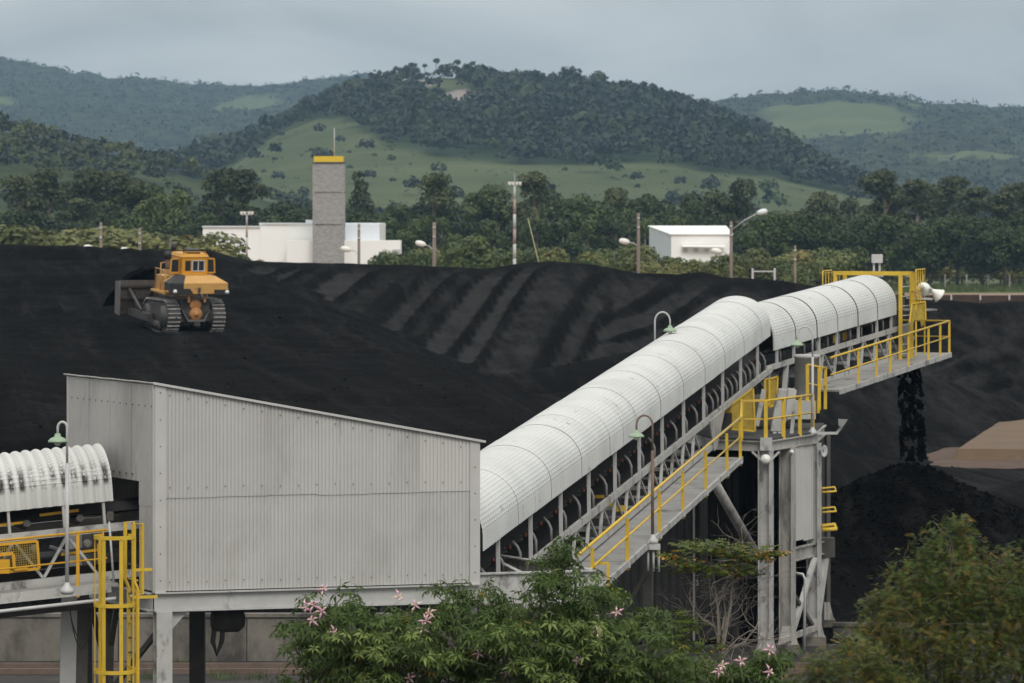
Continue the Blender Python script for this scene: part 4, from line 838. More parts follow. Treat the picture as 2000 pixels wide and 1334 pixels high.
for q in (rp0, rp1): MB().bar(V((q.x, q.y, zat(LB-.5)-.05)), V((q.x, q.y, zt-1.0)), .05, .05, up=V((0, 1, 0))).build('portal_post', GS['yellow'], boom)
MB().prism([pz(sA, -2.1, ZT-1.22), pz(sB+.9, -2.1, ZT-1.22), pz(sB+.9, .9, ZT-1.22), pz(sA+.3, .9, ZT-1.22)], (0, 0, .05)).build('service_deck', GS['walk'], boom)
# yellow mesh guard over the pulley
gm = [W(1781, 593, 135.3), W(1807, 589, 135.6), W(1808, 625, 135.6), W(1800, 640, 135.5), W(1797, 625, 135.4), W(1786, 625, 135.3), W(1782, 638, 135.3), W(1776, 630, 135.2)]
MB().prism(gm, (0, .03, 0)).build('pulley_guard', GS['ymesh'], boom)
mb = MB()
for a, b in ((0, 1), (1, 2), (0, 7)): mb.bar(gm[a]+V((0, -.02, 0)), gm[b]+V((0, -.02, 0)), .04, .04, up=V((0, 1, 0)))
mb.build('pulley_guard_frame', GS['yellow'], boom)
# sensor box on twin posts
sb = W(1713, 505, 136.6); mb = MB()
for dx in (-.10, .08): MB().bar(sb+V((dx, 0, -.12)), V((sb.x+dx, sb.y, ZT-.1)), .06, .06, up=V((0, 1, 0))).build('sensor_post', GS['galv'], boom)
MB().box(sb, .34, .22, .27).build('sensor_box', GS['galv'], boom)
MB().bar(V((sb.x-.2, sb.y, ZT-.12)), V((sb.x+.2, sb.y, ZT-.12)), .1, .1).build('sensor_bracket', GS['galv'], boom)
# bracket for the floodlights
fbk = W(1770, 582, 136.4); MB().bar(fbk, W(1822, 584, 136.4), .08, .06).build('lamp_bracket', GS['galv'], boom)
def flood(label, p, ax, r, name='floodlight', grp='white floodlights on the boom head'):
    t = thing(name, label, 'floodlight', p, group=grp); ax = V(ax).normalized()
    MB().lathe(V(p)-ax*r*.9, ax, [(0, 0), (.22*r, .02), (.30*r, .35*r), (.55*r, .75*r), (.92*r, 1.35*r), (1.0*r, 1.5*r), (.96*r, 1.5*r)], 18).build('reflector', GS['lampwhite'], t)
    MB().lathe(V(p)-ax*r*.9, ax, [(0, 1.38*r), (.93*r, 1.36*r)], 18).build('lens', GS['whiteblue'], t)
    MB().tube([V(p)-ax*r*.9, V(p)-ax*r*1.25], r*.22, 8).build('socket', GS['galv'], t)
    MB().tube([V(p)+V((0, .0, -r*.2)), V(p)+V((0, .05, -r*1.2))], .03, 6).build('bracket', GS['steel'], t)
    return t
flood('round white floodlight seen from behind at the yellow boom head', W(1803, 563, 136.3), (.15, .9, -.25), .23)
flood('white bell shaped floodlight pointing right at the end of the boom', W(1829, 573, 136.3), (.75, .25, -.55), .23)
# ------------------------------------------------------------------ slewing tower with platform
TF = V((6.73, 115.4, 0)); TR = V((8.28, 119.3, 0)); TL = V((5.35, 116.5, 0)); TM = TF.lerp(TR, .44); DZ = 5.85
TD = (TR-TF).normalized(); TN = V((TD.y, -TD.x, 0))
tower = thing('conveyor_tower', 'weathered steel tower carrying the railed platform under the conveyor bend', 'tower', (TF.x, TF.y+2, 0))
TBK = [V((4.4, 123.6, 0)), V((8.9, 124.2, 0))]
MB().prism([Z(q, DZ-.05) for q in (TL, TF, TR, TBK[1], TBK[0])], (0, 0, .05)).build('deck', GS['coaldust'], tower)
for a, b in ((TL, TF), (TF, TR), (TR, TBK[1]), (TBK[1], TBK[0]), (TBK[0], TL)):
    MB().ibeam(Z(a, DZ-.19), Z(b, DZ-.19), .16, .27, t=.03).build('deck_beam', GS['col'], tower)
for q, mt, w in ((TF, 'white_steel', .33), (TM, 'col', .36), (TR, 'white_steel', .33), (TBK[0], 'dark_steel', .3), (TBK[1], 'dark_steel', .3)):
    c = MB().ibeam(Z(q, .25), Z(q, DZ-.30), w, w, up=TN).build('column', GS[mt], tower)
    MB().box(Z(q, .12), .62, .62, .26).build('footing', GS['concrete'], c)
    MB().prism([Z(q+V((-.28, -.19, 0)), .24), Z(q+V((.28, -.19, 0)), .24), Z(q+V((.15, -.19, 0)), .75), Z(q+V((-.15, -.19, 0)), .75)], (0, .02, 0)).build('base_gusset', GS['col'], c)
MB().box(Z(TF, DZ-.12)+V((0, -.12, 0)), .32, .1, .34).build('cap_plate', GS['white_steel'], tower)
for sgn in (-1, 1): MB().bar(Z(TF+V((sgn*.12, -.08, 0)), DZ-.55), Z(TF+V((sgn*.36, -.0, 0)), DZ-.33), .05, .05).build('knee_brace', GS['steel'], tower)
MB().lathe(Z(TF, DZ-.52)+V((-.02, -.22, 0)), (0, -1, .1), [(.03, -.06), (.14, 0), (.13, .06), (.08, .11), (0, .13)], 14).build('bulkhead_light', GS['lampwhite'], tower)
MB().lathe(Z(TM, DZ-.42)+V((.1, -.22, 0)), (0, -1, 0), [(.06, 0), (.06, .05), (0, .07)], 10).build('bulkhead_light', GS['lampwhite'], tower)
# pale cladding sheets, one of them bowed
PZ0, PZ1 = 2.98, DZ-.34
cw = TM.lerp(TR, .14)
for k in range(2):
    p = TM.lerp(TR, .12+.44*k)+TN*(.05-.02*k); w = (TR-TM).length*.42
    mb = corr_sheet(p, TD, w, PZ0-.05*k, lambda t: PZ1, TN, pitch=.16, depth=.012)
    if k == 0: mb.v = [(v[0]+TN.x*.10*math.sin((v[2]-PZ0)/(PZ1-PZ0)*3.1), v[1]+TN.y*.10*math.sin((v[2]-PZ0)/(PZ1-PZ0)*3.1), v[2]) for v in mb.v]
    mb.build('cladding_sheet', GS['col'] if False else GS['flash'], tower)
for a, b, mt in ((TBK[0], TBK[1], 'darksheet'), (TBK[0], TL+V((0, 2.5, 0)), 'darksheet'), (TBK[1], TR+V((.1, .6, 0)), 'darksheet')):  # back walls coloured dark for the shadow inside the tower
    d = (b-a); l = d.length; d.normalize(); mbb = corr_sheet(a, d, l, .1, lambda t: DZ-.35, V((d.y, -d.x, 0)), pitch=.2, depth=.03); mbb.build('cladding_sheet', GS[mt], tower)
for k in range(3):
    p = V((4.2-.0*k, 121.5, 0)); 
MB().ibeam(Z(TM, 2.62), Z(TR+TD*.9, 2.62), .16, .36, t=.03).build('side_beam', GS['col'], tower)
MB().ibeam(Z(TF, 2.30)+V((.0, .3, 0)), Z(TBK[0], 2.30), .12, .2).build('side_beam', GS['dark_steel'], tower)
MB().box(Z(TR+TD*.95+TN*.02, 2.62), .5, .5, .52).build('bracket_box', GS['dark_steel'], tower)
for a, za, b, zb, mt in ((TR-TD*.25+TN*.1, 2.4, TM+TD*.25, .35, 'white_steel'), (TM+TD*.2, 1.7, TR-TD*.2, .55, 'dark_steel'), (TR+TD*.85, 2.4, TR+TD*.1, .35, 'white_steel'), (TR+TD*.8+V((.1, 0, 0)), 2.4, TR+TD*.25, .5, 'steel')):
    MB().bar(Z(a, za), Z(b, zb), .14, .10).build('brace', GS[mt], tower)
MB().bar(Z(TM-TD*.8+TN*.1, .42), Z(TR+TN*.1, .5), .12, .14).build('base_tie', GS['col'], tower)
for k, z in enumerate((4.25, 3.70, 3.22)):
    q = TR+TD*.1; t = MB().tube([Z(q+V((.18, 0, 0)), z+.04), Z(q+V((.55, .2, 0)), z+.06), Z(q+V((.55, -.25, 0)), z-.02), Z(q+V((.18, -.25, 0)), z-.05)], .03 if k < 2 else .06, 6); t.build('ladder_hoop', GS['yellow'], tower)
MB().tube([Z(TM+TN*.35+V((.12, 0, 0)), .1), Z(TM+TN*.35+V((.14, 0, 0)), 2.0), Z(TM+TN*.35+V((.08, 0, 0)), 2.14), Z(TM+TN*.3+V((-.05, .1, 0)), 2.16)], .035, 8).build('standpipe', GS['galv'], tower)
# railing round the platform
rl = [TL.lerp(TF, .55), TF, TF.lerp(TR, .98)]
railing(tower, [f1(WK1-.2, 1.02, BC)]+[Z(q, DZ) for q in rl], 1.02, [Z(q, DZ) for q in (rl[0], TF, TF.lerp(TR, .36), TF.lerp(TR, .70), TF.lerp(TR, .97))], 'yellow', r=.036, post_w=.10)
# yellow mesh guards, chute box, cabinet on the platform
def meshpanel(par, pts, name='mesh_guard'):
    o = MB().prism(pts, (0, .02, 0)).build(name, GS['ymesh'], par); mb = MB()
    for i in range(len(pts)): mb.bar(V(pts[i])+V((0, -.015, 0)), V(pts[(i+1) % len(pts)])+V((0, -.015, 0)), .045, .045, up=V((0, 1, 0)))
    mb.build('guard_frame', GS['yellow'], o)
dg = 117.6
meshpanel(tower, [W(1408, 843-22, dg), W(1428, 838, dg), W(1475, 842, dg), W(1471, 758, dg), W(1408, 806, dg)])
meshpanel(tower, [W(1502, 795, 120.0), W(1517, 790, 120.0), W(1519, 735, 120.0), W(1503, 740, 120.0)])
meshpanel(tower, [W(1494, 795, 120.1), W(1501, 796, 120.1), W(1501, 740, 120.1), W(1494, 741, 120.1)])
MB().box(W(1419, 822, 117.4), .28, .3, .42).build('guarded_motor', GS['black'], tower)
dcx = 118.4
MB().prism([W(1506, 842, dcx), W(1528, 842, dcx), W(1548, 790, dcx), W(1550, 762, dcx), W(1522, 760, dcx), W(1514, 790, dcx)], (0, .5, 0)).build('chute', GS['white_steel'], tower)
MB().prism([W(1534, 815, dcx-.1), W(1552, 800, dcx-.1), W(1556, 762, dcx-.1), W(1540, 758, dcx-.1), W(1537, 790, dcx-.1)], (0, .4, 0)).build('cabinet', GS['flash'], tower)
for x in (1512, 1522, 1545): MB().bar(W(x, 856, dcx), W(x+6, 800, dcx+.2), .10, .05, up=V((0, 1, 0))).build('chute_leg', GS['steel'], tower)
MB().bar(W(1478, 832, 119.5), W(1492, 760, 119.5), .12, .06, up=V((0, 1, 0))).build('strut', GS['white_steel'], tower)
MB().lathe(Z(V((7.0, 121.6, 0)), DZ), (0, 0, 1), [(0, 0), (.9, 0), (.9, .22), (.55, .26), (.55, .9), (0, .9)], 20).build('slew_ring', GS['dark_steel'], tower)
MB().box(W(1560, 800, 120.6), .9, .6, .5).build('slew_base', GS['steel'], tower)
MB().bar(Z(V((7.4, 121.8, 0)), DZ+.7), f2(.6, -.9, TB-.2), .3, .3).build('pivot_post', GS['dark_steel'], tower)
MB().bar(Z(V((6.9, 123.0, 0)), DZ+.0), f1(L1-.5, -.9, TC), .3, .3).build('pivot_post', GS['dark_steel'], tower)
gooseneck('green shaded lamp on a pale post at the tower platform corner', Z(TR+V((-.05, -.15, 0)), DZ+.02), 12-(640-HZ)*119.1/F-DZ-.25, -1, 'galv', reach=.42)
# square floodlight on a side arm, disc horn
arm0 = Z(TR+V((.05, 0, 0)), DZ+.02); fa = W(1636, 846, 119.3)
fl_ = thing('floodlight', 'square grey floodlight on a side arm below the tower platform', 'floodlight', fa, group='floodlights on the conveyor tower')
MB().bar(V((arm0.x+.05, fa.y, fa.z)), fa, .06, .07).build('arm', GS['galv'], fl_)
MB().bar(fa+V((-.03, 0, 0)), W(1644, 834, 119.3), .07, .05, up=V((0, 1, 0))).build('bracket', GS['galv'], fl_)
MB().hexa([W(x, y, d) for x, y, d in ((1638, 832, 119.1), (1646, 834, 119.1), (1646, 834, 119.5), (1638, 832, 119.5))], [W(x, y, d) for x, y, d in ((1637, 818, 119.0), (1656, 819, 119.0), (1656, 819, 119.6), (1637, 818, 119.6))]).build('housing', GS['galv'], fl_)
hn = thing('alarm_horn', 'pale round alarm horn fixed to the tower column', 'horn', W(1606, 881, 119.2))
MB().lathe(W(1602, 881, 119.2), (.8, -.6, 0), [(0, -.05), (.06, -.04), (.08, .05), (.15, .12), (.17, .14), (.14, .13), (.03, .1)], 16).build('bell', GS['galv'], hn)
MB().bar(W(1596, 881, 119.2), W(1603, 881, 119.2), .05, .05).build('bracket', GS['steel'], hn)
# dark shed below the conveyor
shed = thing('dark_shed', 'dark corrugated shed below the inclined conveyor', 'shed', (4.9, 120.5, 0))
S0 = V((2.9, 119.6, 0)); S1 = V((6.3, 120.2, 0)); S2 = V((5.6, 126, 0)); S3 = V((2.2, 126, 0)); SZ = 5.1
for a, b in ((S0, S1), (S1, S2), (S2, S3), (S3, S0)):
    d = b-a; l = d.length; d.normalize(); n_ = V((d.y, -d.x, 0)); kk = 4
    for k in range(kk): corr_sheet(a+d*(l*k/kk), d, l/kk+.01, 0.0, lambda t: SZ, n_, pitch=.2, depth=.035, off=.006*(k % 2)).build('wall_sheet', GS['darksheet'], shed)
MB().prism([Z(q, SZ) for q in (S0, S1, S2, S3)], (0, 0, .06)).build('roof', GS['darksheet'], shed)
for k, t in enumerate((.25, .62)):
    q = S0.lerp(S1, t)+V((0, -.12, 0)); MB().bar(Z(q, 0), Z(q, SZ-.3), .06, .06, up=V((0, 1, 0))).build('downpipe', GS['col' if k else 'dark_steel'], shed)
# ------------------------------------------------------------------ yard walls, rails, slab
def wall(label, p0, p1, h, th, n):
    t = thing('retaining_wall', label, 'wall', ((p0[0]+p1[0])/2, p0[1], 0)); a = V((p0[0], p0[1], 0)); b = V((p1[0], p1[1], 0)); d = b-a
    for k in range(n):
        q0 = a+d*(k/n); q1 = a+d*((k+1)/n)-d.normalized()*.025; w_ = V((0, th, 0))
        dz = .015*math.sin(k*2.3); MB().hexa([q0, q1, q1+w_, q0+w_], [Z(q0, h+dz), Z(q1, h+dz), Z(q1+w_, h+dz), Z(q0+w_, h+dz)]).build('wall_panel', GS['concrete'], t)
    MB().bar(Z(a+V((0, th/2, 0)), h+.06), Z(b+V((0, th/2, 0)), h+.06), th+.1, .09).build('coping', GS['concrete'], t)
    return t
wall('long stained concrete retaining wall below the transfer house', (-24, 115.2), (3.2, 115.0), 1.15, .3, 8)
wall('low stained concrete wall to the right of the conveyor tower', (8.9, 120.6), (26, 118.5), .38, .3, 6)
for k, yy in enumerate((111.9, 113.3)):
    o = MB().bar((-26, yy, .07), (8, yy, .07), .12, .14).build('rail', mat('pinkish rusted rail', (.13, .092, .075), .8, .3, 1.5)); tag(o, ['rusty steel rail lying nearer the camera below the stained wall', 'rusty steel rail lying close along the stained wall'][k], 'rail', 'rails along the wall')
slab = thing('concrete_slab', 'tan concrete slab on a dirt bank at the right edge', 'slab', (22, 206, 0))
c = [W(1858, 905, 204), W(2120, 912, 202), W(2130, 845, 223), W(1953, 850, 223)]
xs_ = np.linspace(0, 1, 46); ys_ = np.linspace(0, 1, 46); UU, VV = np.meshgrid(xs_, ys_, indexing='ij')
def bil(k): return (c[0][k]*(1-UU)+c[1][k]*UU)*(1-VV)+(c[3][k]*(1-UU)+c[2][k]*UU)*VV
BX, BY = bil(0), bil(1); ed_ = np.minimum(UU*9, np.minimum(VV*19, (1-VV)*19))
hh_ = np.clip((ed_+.25*fbm(BX*.9, BY*.9, 71, 3)-.02)/.28, 0, 1)**.5*(.72+.5*VV)+.10*fbm(BX*.35, BY*.25, 72, 4)*np.clip(ed_, 0, 1)
BZ = -.05+hh_; n, m = BX.shape; i, j = np.meshgrid(np.arange(n-1), np.arange(m-1), indexing='ij'); a = (i*m+j).ravel()
link('slab_body', npmesh('slab_body', np.stack([BX, BY, BZ], -1).reshape(-1, 3)-np.array(org(slab)), np.stack([a, a+m, a+m+1, a+1], 1), GS['slab'], False), slab)
gx = np.linspace(c[0].x-2.2, c[1].x+2, 50); gy_ = np.linspace(c[0].y-9, c[0].y+14, 40); GX, GY = np.meshgrid(gx, gy_, indexing='ij')
GZ = .34*np.clip((GX-c[0].x+2.0-.10*(GY-c[0].y))/1.6, 0, 1)*np.clip((GY-c[0].y+8)/6, 0, 1)+.22*fbm(GX*.4, GY*.3, 73, 4)-.12
n, m = GX.shape; i, j = np.meshgrid(np.arange(n-1), np.arange(m-1), indexing='ij'); a = (i*m+j).ravel()
link('dirt_bank', npmesh('dirt_bank', np.stack([GX, GY, GZ], -1).reshape(-1, 3)-np.array(org(slab)), np.stack([a, a+m, a+m+1, a+1], 1), GS['dirt'], True), slab)
bw_ = thing('brown_parapet', 'low dark brown parapet along the top of the right coal slope', 'wall', (33, 262.5, 0))
pb_ = mat('dark brown boards', (.05, .032, .024), .85, .35, 1.5)
for k in range(10):
    x_ = 25.6+k*1.75; MB().box((x_, 262.5, 3.3), 1.70, .3, 6.82+.04*math.sin(k*2.1)).build('panel', pb_, bw_)
    MB().box((x_+.87, 262.28, 6.58), .10, .12, .32).build('stud', GS['galv'], bw_)
# ------------------------------------------------------------------ falling coal
def lumps(name, n, fn, mat_, kind):
    rr = np.random.RandomState(5); base = np.array([(1, 0, 0), (0, 1, 0), (-1, 0, 0), (0, -1, 0), (0, 0, 1), (0, 0, -1)], float)
    fc = np.array([(0, 1, 4), (1, 2, 4), (2, 3, 4), (3, 0, 4), (1, 0, 5), (2, 1, 5), (3, 2, 5), (0, 3, 5)])
    vs = []; fs = []
    for i in range(n):
        p, s = fn(rr, i); q = base*(s*rr.uniform(.6, 1.4, (6, 1)))*rr.uniform(.7, 1.3, (1, 3)); a = rr.uniform(0, 6.28)
        ca, sa = math.cos(a), math.sin(a); q = q @ np.array([[ca, -sa, 0], [sa, ca, 0], [0, 0, 1]]); vs.append(q+p); fs.append(fc+6*i)
    o = link(name, npmesh(name, np.concatenate(vs), np.concatenate(fs), mat_)); return tag(o, kind=kind)
hp = W(1771, 716, 137.2); lpnt = V((CONE[0], CONE[1], 3.95))
def drop(rr, i):
    t = rr.rand(); z = hp.z+(lpnt.z-hp.z)*t; x = hp.x+(lpnt.x-hp.x)*t**.6; y = hp.y+(lpnt.y-hp.y)*t
    for _ in range(14):   # clumps with gaps between
        u = rr.uniform(-1, 1); 
        if mnoise.noise(V((u*2.6, 3.1, z*3.4)))+.5*mnoise.noise(V((u*6, 8.1, z*8))) > -.10: break
    w = .37+.04*t
    return np.array([x+u*w+.05*mnoise.noise(V((9, 0, z*3))), y+rr.uniform(-.22, .22), z]), (.014+.034*rr.rand()**2)
o = lumps('coal_stream', 7500, drop, GS['coal'], 'stuff'); tag(o, 'stream of black coal falling from the boom onto the cone', 'coal')
def scatter_lumps():
    rr = np.random.RandomState(8); n1, n2, n3 = 1600, 5000, 700
    X = np.concatenate([rr.uniform(-30, 4, n1), CONE[0]+rr.normal(0, 3.2, n2), rr.uniform(-16, 30, n3)]); Y = np.concatenate([136+rr.rand(n1)**1.6*130, CONE[1]+rr.normal(-1, 3.0, n2), rr.uniform(190, 270, n3)])
    Hh = cz(X, Y)[0]; S = np.concatenate([rr.uniform(.02, .04, n1)+.05*rr.rand(n1)**12, rr.uniform(.015, .04, n2)+.07*rr.rand(n2)**6, rr.uniform(.02, .05, n3)+.05*rr.rand(n3)**12])
    return lumps('coal_lumps', n1+n2+n3, lambda r_, i: (np.array([X[i], Y[i], Hh[i]+S[i]*.2]), S[i]), GS['coal'], 'stuff')
tag(scatter_lumps(), 'loose lumps of coal strewn over the piles', 'coal')
# ------------------------------------------------------------------ bulldozer
def bulldozer():
    PX, PY = W(383, 646, 218).x, 218.0
    hd = math.radians(23); fwd = V((-math.sin(hd), math.cos(hd), 0))
    def gz(x, y): return float(coal_h(np.array([x]), np.array([y]))[0][0])
    zc = gz(PX, PY); zf_ = gz(PX+fwd.x*3.4, PY+fwd.y*3.4); pitch = math.atan2(zf_-zc, 3.4); pitch = max(-.02, min(.16, pitch))
    t = thing('bulldozer', 'large orange yellow crawler bulldozer seen from behind on the coal pile', 'bulldozer', (PX, PY, zc-.02), (0, 0, 0))
    t.rotation_mode = 'XYZ'; t.rotation_euler = (pitch, 0, hd)
    yel = mat('bulldozer yellow', (.52, .29, .085), .5, .16, 1.2, [((.14, .09, .055), .55, 1.5, (1, 1, 1)), ((.03, .027, .025), .62, 2.5, (1, 1, .5))], coord='obj'); cabm = mat('cab orange', (.58, .27, .018), .45, .1, 1.5, [((.2, .12, .05), .58, 2, (1, 1, 1)), ((.04, .03, .025), .66, 3, (1, 1, .5))], coord='obj')
    blk = mat('matt black guard', (.02, .02, .021), .6, .3, 2, coord='obj'); trk = mat('track steel', (.055, .05, .047), .5, .4, 3, coord='obj'); pol = mat('polished grouser', (.36, .34, .33), .35, .25, 4, ((.05, .045, .04), .5, 3, (1, 1, 1)), coord='obj')
    bld = mat('rusty blade', (.035, .027, .023), .7, .5, 1.2, ((.15, .065, .028), .58, .7, (1, 1, 1)), coord='obj'); gear = mat('orange casing', (.42, .19, .06), .6, .2, 3, (BLK, .6, 2, (1, 1, 1)), coord='obj')
    edg = mat('worn blade edge', (.13, .12, .115), .5, .3, 2, coord='obj')
    L_, Hh, W_ = 3.9, 1.62, .66; r = Hh/2
    for sx in (-1, 1):
        cx = sx*1.19; mbb = MB()
        y0, y1 = .75, .75+L_-1.3
        loop = []
        n = 10
        for i in range(n+1): a = -math.pi/2-math.pi*i/n; loop.append((y0+r*math.cos(a), r+r*math.sin(a)))
        for i in range(n+1): a = math.pi/2-math.pi*i/n; loop.append((y1+r*.8*math.cos(a), r*.9+r*.9*math.sin(a)))
        body = MB(); inner = [(y, z*.88+.09) for y, z in loop]
        body.prism([V((cx-W_*.40, y, z)) for y, z in inner], (W_*.80, 0, 0)); tr = body.build('track', trk, t)
        # shoes around the loop
        pts = [V((0, y, z)) for y, z in loop]; pts.append(pts[0]); acc = 0; step = .215; tgt = 0
        for i in range(len(pts)-1):
            a, b = pts[i], pts[i+1]; l = (b-a).length
            while tgt <= acc+l-1e-6:
                p = a.lerp(b, (tgt-acc)/l); d = (b-a).normalized(); nn = V((0, -d.z, d.y)); nn = nn if nn.dot(p-V((0, (y0+y1)/2, r))) > 0 else -nn
                sh = MB(); sh.bar(p+V((cx-W_/2, 0, 0))-nn*.03, p+V((cx+W_/2, 0, 0))-nn*.03, .19, .03, up=nn)
                so = sh.build('track_shoe', trk, tr); MB().bar(p+V((cx-W_/2+.01, 0, 0))+nn*.025, p+V((cx+W_/2-.01, 0, 0))+nn*.025, .045, .085, up=nn).build('grouser', pol, tr)
                tgt += step
            acc += l
        for yy, rr_, zz in ((y0, .55, r), (y1, .48, r*.9)): MB().lathe((cx-.37*1.0, yy, zz), (1, 0, 0), [(0, 0), (rr_, 0), (rr_, .74), (0, .74)], 18).build('wheel', trk, tr)
        for k in range(5): MB().lathe((cx-.35, y0+.45+k*.42, .30), (1, 0, 0), [(0, 0), (.2, 0), (.2, .70), (0, .70)], 12).build('roller', trk, tr)
    # main frame and rear casing
    MB().box((0, 2.0, 1.15), 1.55, 3.4, 1.1).build('main_frame', trk, t)
    mb = MB(); mb.lathe((0, .26, 1.42), (0, -1, 0), [(0, -.3), (.30, -.3), (.30, .06), (.24, .1), (0, .1)], 16); mb.lathe((.02, .24, .98), (0, -1, 0), [(0, -.3), (.33, -.3), (.33, .1), (.22, .16), (.10, .16), (.10, .22), (0, .22)], 18)
    mb.build('gear_casing', gear, t)
    MB().prism([V((-.75, .12, 1.2)), V((-.45, .02, .62)), V((.45, .02, .62)), V((.75, .12, 1.2)), V((.68, .12, 1.2)), V((.40, .06, .72)), V((-.40, .06, .72)), V((-.68, .12, 1.2))], (0, .5, 0)).build('rear_plate', trk, t)
    MB().box((0, .0, .5), .3, .3, .18).build('drawbar', trk, t)
    for sx in (-.42, .42): MB().bar((sx, .05, 1.60), (sx, .1, 1.95), .12, .1).build('ripper_lug', gear, t)
    # rear tank with chamfers, black corner guards
    y0, y1, ys_ = -.28, .85, .10
    low = [(-1.5, 2.22), (-.42, 2.24), (-.3, 2.06), (.82, 2.06), (.85, 2.24), (1.52, 2.24), (1.52, 2.58), (-1.5, 2.58)]
    mb = MB(); mb.prism([V((x, y0, z)) for x, z in low], (0, y1-y0, 0))
    mb.faces([V(q) for q in ((-1.5, y0, 2.581), (1.52, y0, 2.581), (1.52, y1, 2.581), (-1.5, y1, 2.581), (-.95, ys_, 2.92), (.95, ys_, 2.92), (.95, y1, 2.92), (-.95, y1, 2.92))], [(0, 1, 5, 4), (1, 2, 6, 5), (2, 3, 7, 6), (3, 0, 4, 7), (4, 5, 6, 7)])
    mb.build('rear_tank', yel, t)
    mb = MB(); mb.hexa([V(q) for q in ((-1.54, y0-.04, 2.2), (-.82, y0-.04, 2.2), (-.82, .6, 2.2), (-1.54, .6, 2.2))], [V(q) for q in ((-1.54, y0-.04, 2.585), (-.82, y0-.04, 2.585), (-.82, .6, 2.585), (-1.54, .6, 2.585))])
    mb.hexa([V(q) for q in ((-1.54, y0-.04, 2.586), (-.82, y0-.04, 2.586), (-.82, .6, 2.586), (-1.54, .6, 2.586))], [V(q) for q in ((-.99, ys_-.03, 2.945), (-.62, ys_-.03, 2.945), (-.62, .6, 2.945), (-.99, .6, 2.945))])
    mb.build('tank_guard', blk, t)
    MB().box((-1.02, -.30, 2.16), 1.1, .16, .30).build('rear_bumper', blk, t); MB().box((1.18, -.30, 2.14), .75, .16, .24).build('rear_bumper', blk, t)
    for x, z in ((-1.30, 2.18), (1.44, 2.14)): MB().lathe((x, -.38, z), (0, -1, 0), [(0, 0), (.10, 0), (.11, .03), (0, .05)], 14).build('tail_lamp', GS['lampwhite'], t)
    MB().box((0, -.31, 2.24), .12, .05, .24).build('filler', trk, t)
    # cab
    cx0, cx1, cy0, cy1, z0, z1 = -.70, .72, .55, 2.0, 2.93, 3.82
    pil = [(cx0, cy0), (cx1, cy0), (cx1, cy1), (cx0, cy1)]
    cab = MB().prism([V((x, y, 0)) for x, y in pil], (0, 0, .001)); cab = MB()
    def wallp(a, b, holes):
        # a,b plan ends; panel with window holes given in (u0,u1,z0,z1)
        us = sorted({0, 1, *[h[0] for h in holes], *[h[1] for h in holes]}); zs = sorted({z0, z1, *[h[2] for h in holes], *[h[3] for h in holes]})
        A_, B_ = V((*a, 0)), V((*b, 0)); nn = (B_-A_).cross(UP).normalized()*.05
        for i in range(len(us)-1):
            for j in range(len(zs)-1):
                um, zm = (us[i]+us[i+1])/2, (zs[j]+zs[j+1])/2
                if any(h[0] < um < h[1] and h[2] < zm < h[3] for h in holes): continue
                q = [A_.lerp(B_, us[i]), A_.lerp(B_, us[i+1])]
                cab.hexa([Z(q[0], zs[j]), Z(q[1], zs[j]), Z(q[1]-nn, zs[j]), Z(q[0]-nn, zs[j])], [Z(q[0], zs[j+1]), Z(q[1], zs[j+1]), Z(q[1]-nn, zs[j+1]), Z(q[0]-nn, zs[j+1])])
    wallp(pil[0], pil[1], [(.15, .36, 3.12, 3.64), (.42, .86, 3.12, 3.64)])
    wallp(pil[1], pil[2], [(.15, .85, 3.12, 3.64)]); wallp(pil[2], pil[3], [(.1, .9, 3.12, 3.64)]); wallp(pil[3], pil[0], [(.12, .88, 3.05, 3.66)])
    co = cab.build('cab', cabm, t)
    MB().hexa([V(q) for q in ((cx0-.03, cy0-.05, z1), (cx1+.03, cy0-.05, z1), (cx1+.03, cy1+.08, z1), (cx0-.03, cy1+.08, z1))], [V(q) for q in ((cx0+.05, cy0+.05, z1+.16), (cx1-.05, cy0+.05, z1+.16), (cx1-.05, cy1, z1+.16), (cx0+.05, cy1, z1+.16))]).build('cab_roof', cabm, co)
    MB().box((.02, 1.1, z1+.26), .66, .8, .2).build('air_conditioner', blk, co)
    MB().tube([V((cx0+.1, cy0+.02, z1+.14)), V((cx0+.15, cy0+.02, z1+.26)), V((cx1-.15, cy0+.02, z1+.26)), V((cx1-.1, cy0+.02, z1+.14))], .02, 6).build('roof_rail', cabm, co)
    wv = lambda u: cx0+(cx1-cx0)*u
    MB().box(((wv(.15)+wv(.36))/2, cy0+.03, 3.38), (cx1-cx0)*.21, .012, .52).build('window', GS['glass'], co)
    w2 = MB().box(((wv(.42)+wv(.86))/2, cy0+.03, 3.38), (cx1-cx0)*.44, .012, .52).build('window', GS['glass'], co)
    fr = MB()
    for a, b in (((.42, 3.12), (.86, 3.12)), ((.42, 3.64), (.86, 3.64)), ((.42, 3.12), (.42, 3.64)), ((.86, 3.12), (.86, 3.64))): fr.bar((wv(a[0]), cy0-.012, a[1]), (wv(b[0]), cy0-.012, b[1]), .045, .03, up=V((0, 1, 0)))
    fr.bar((wv(.64), cy0+.01, 3.12), (wv(.64), cy0+.01, 3.64), .05, .02, up=V((0, 1, 0))); fr.build('window_frame', GS['galv'], co)
    for x in (cx0+.03, cx1-.03): MB().box((x, (cy0+cy1)/2, 3.37), .012, 1.0, .55).build('window', GS['glass'], co)
    MB().box((0, cy1-.03, 3.38), 1.1, .012, .5).build('window', GS['glass'], co)
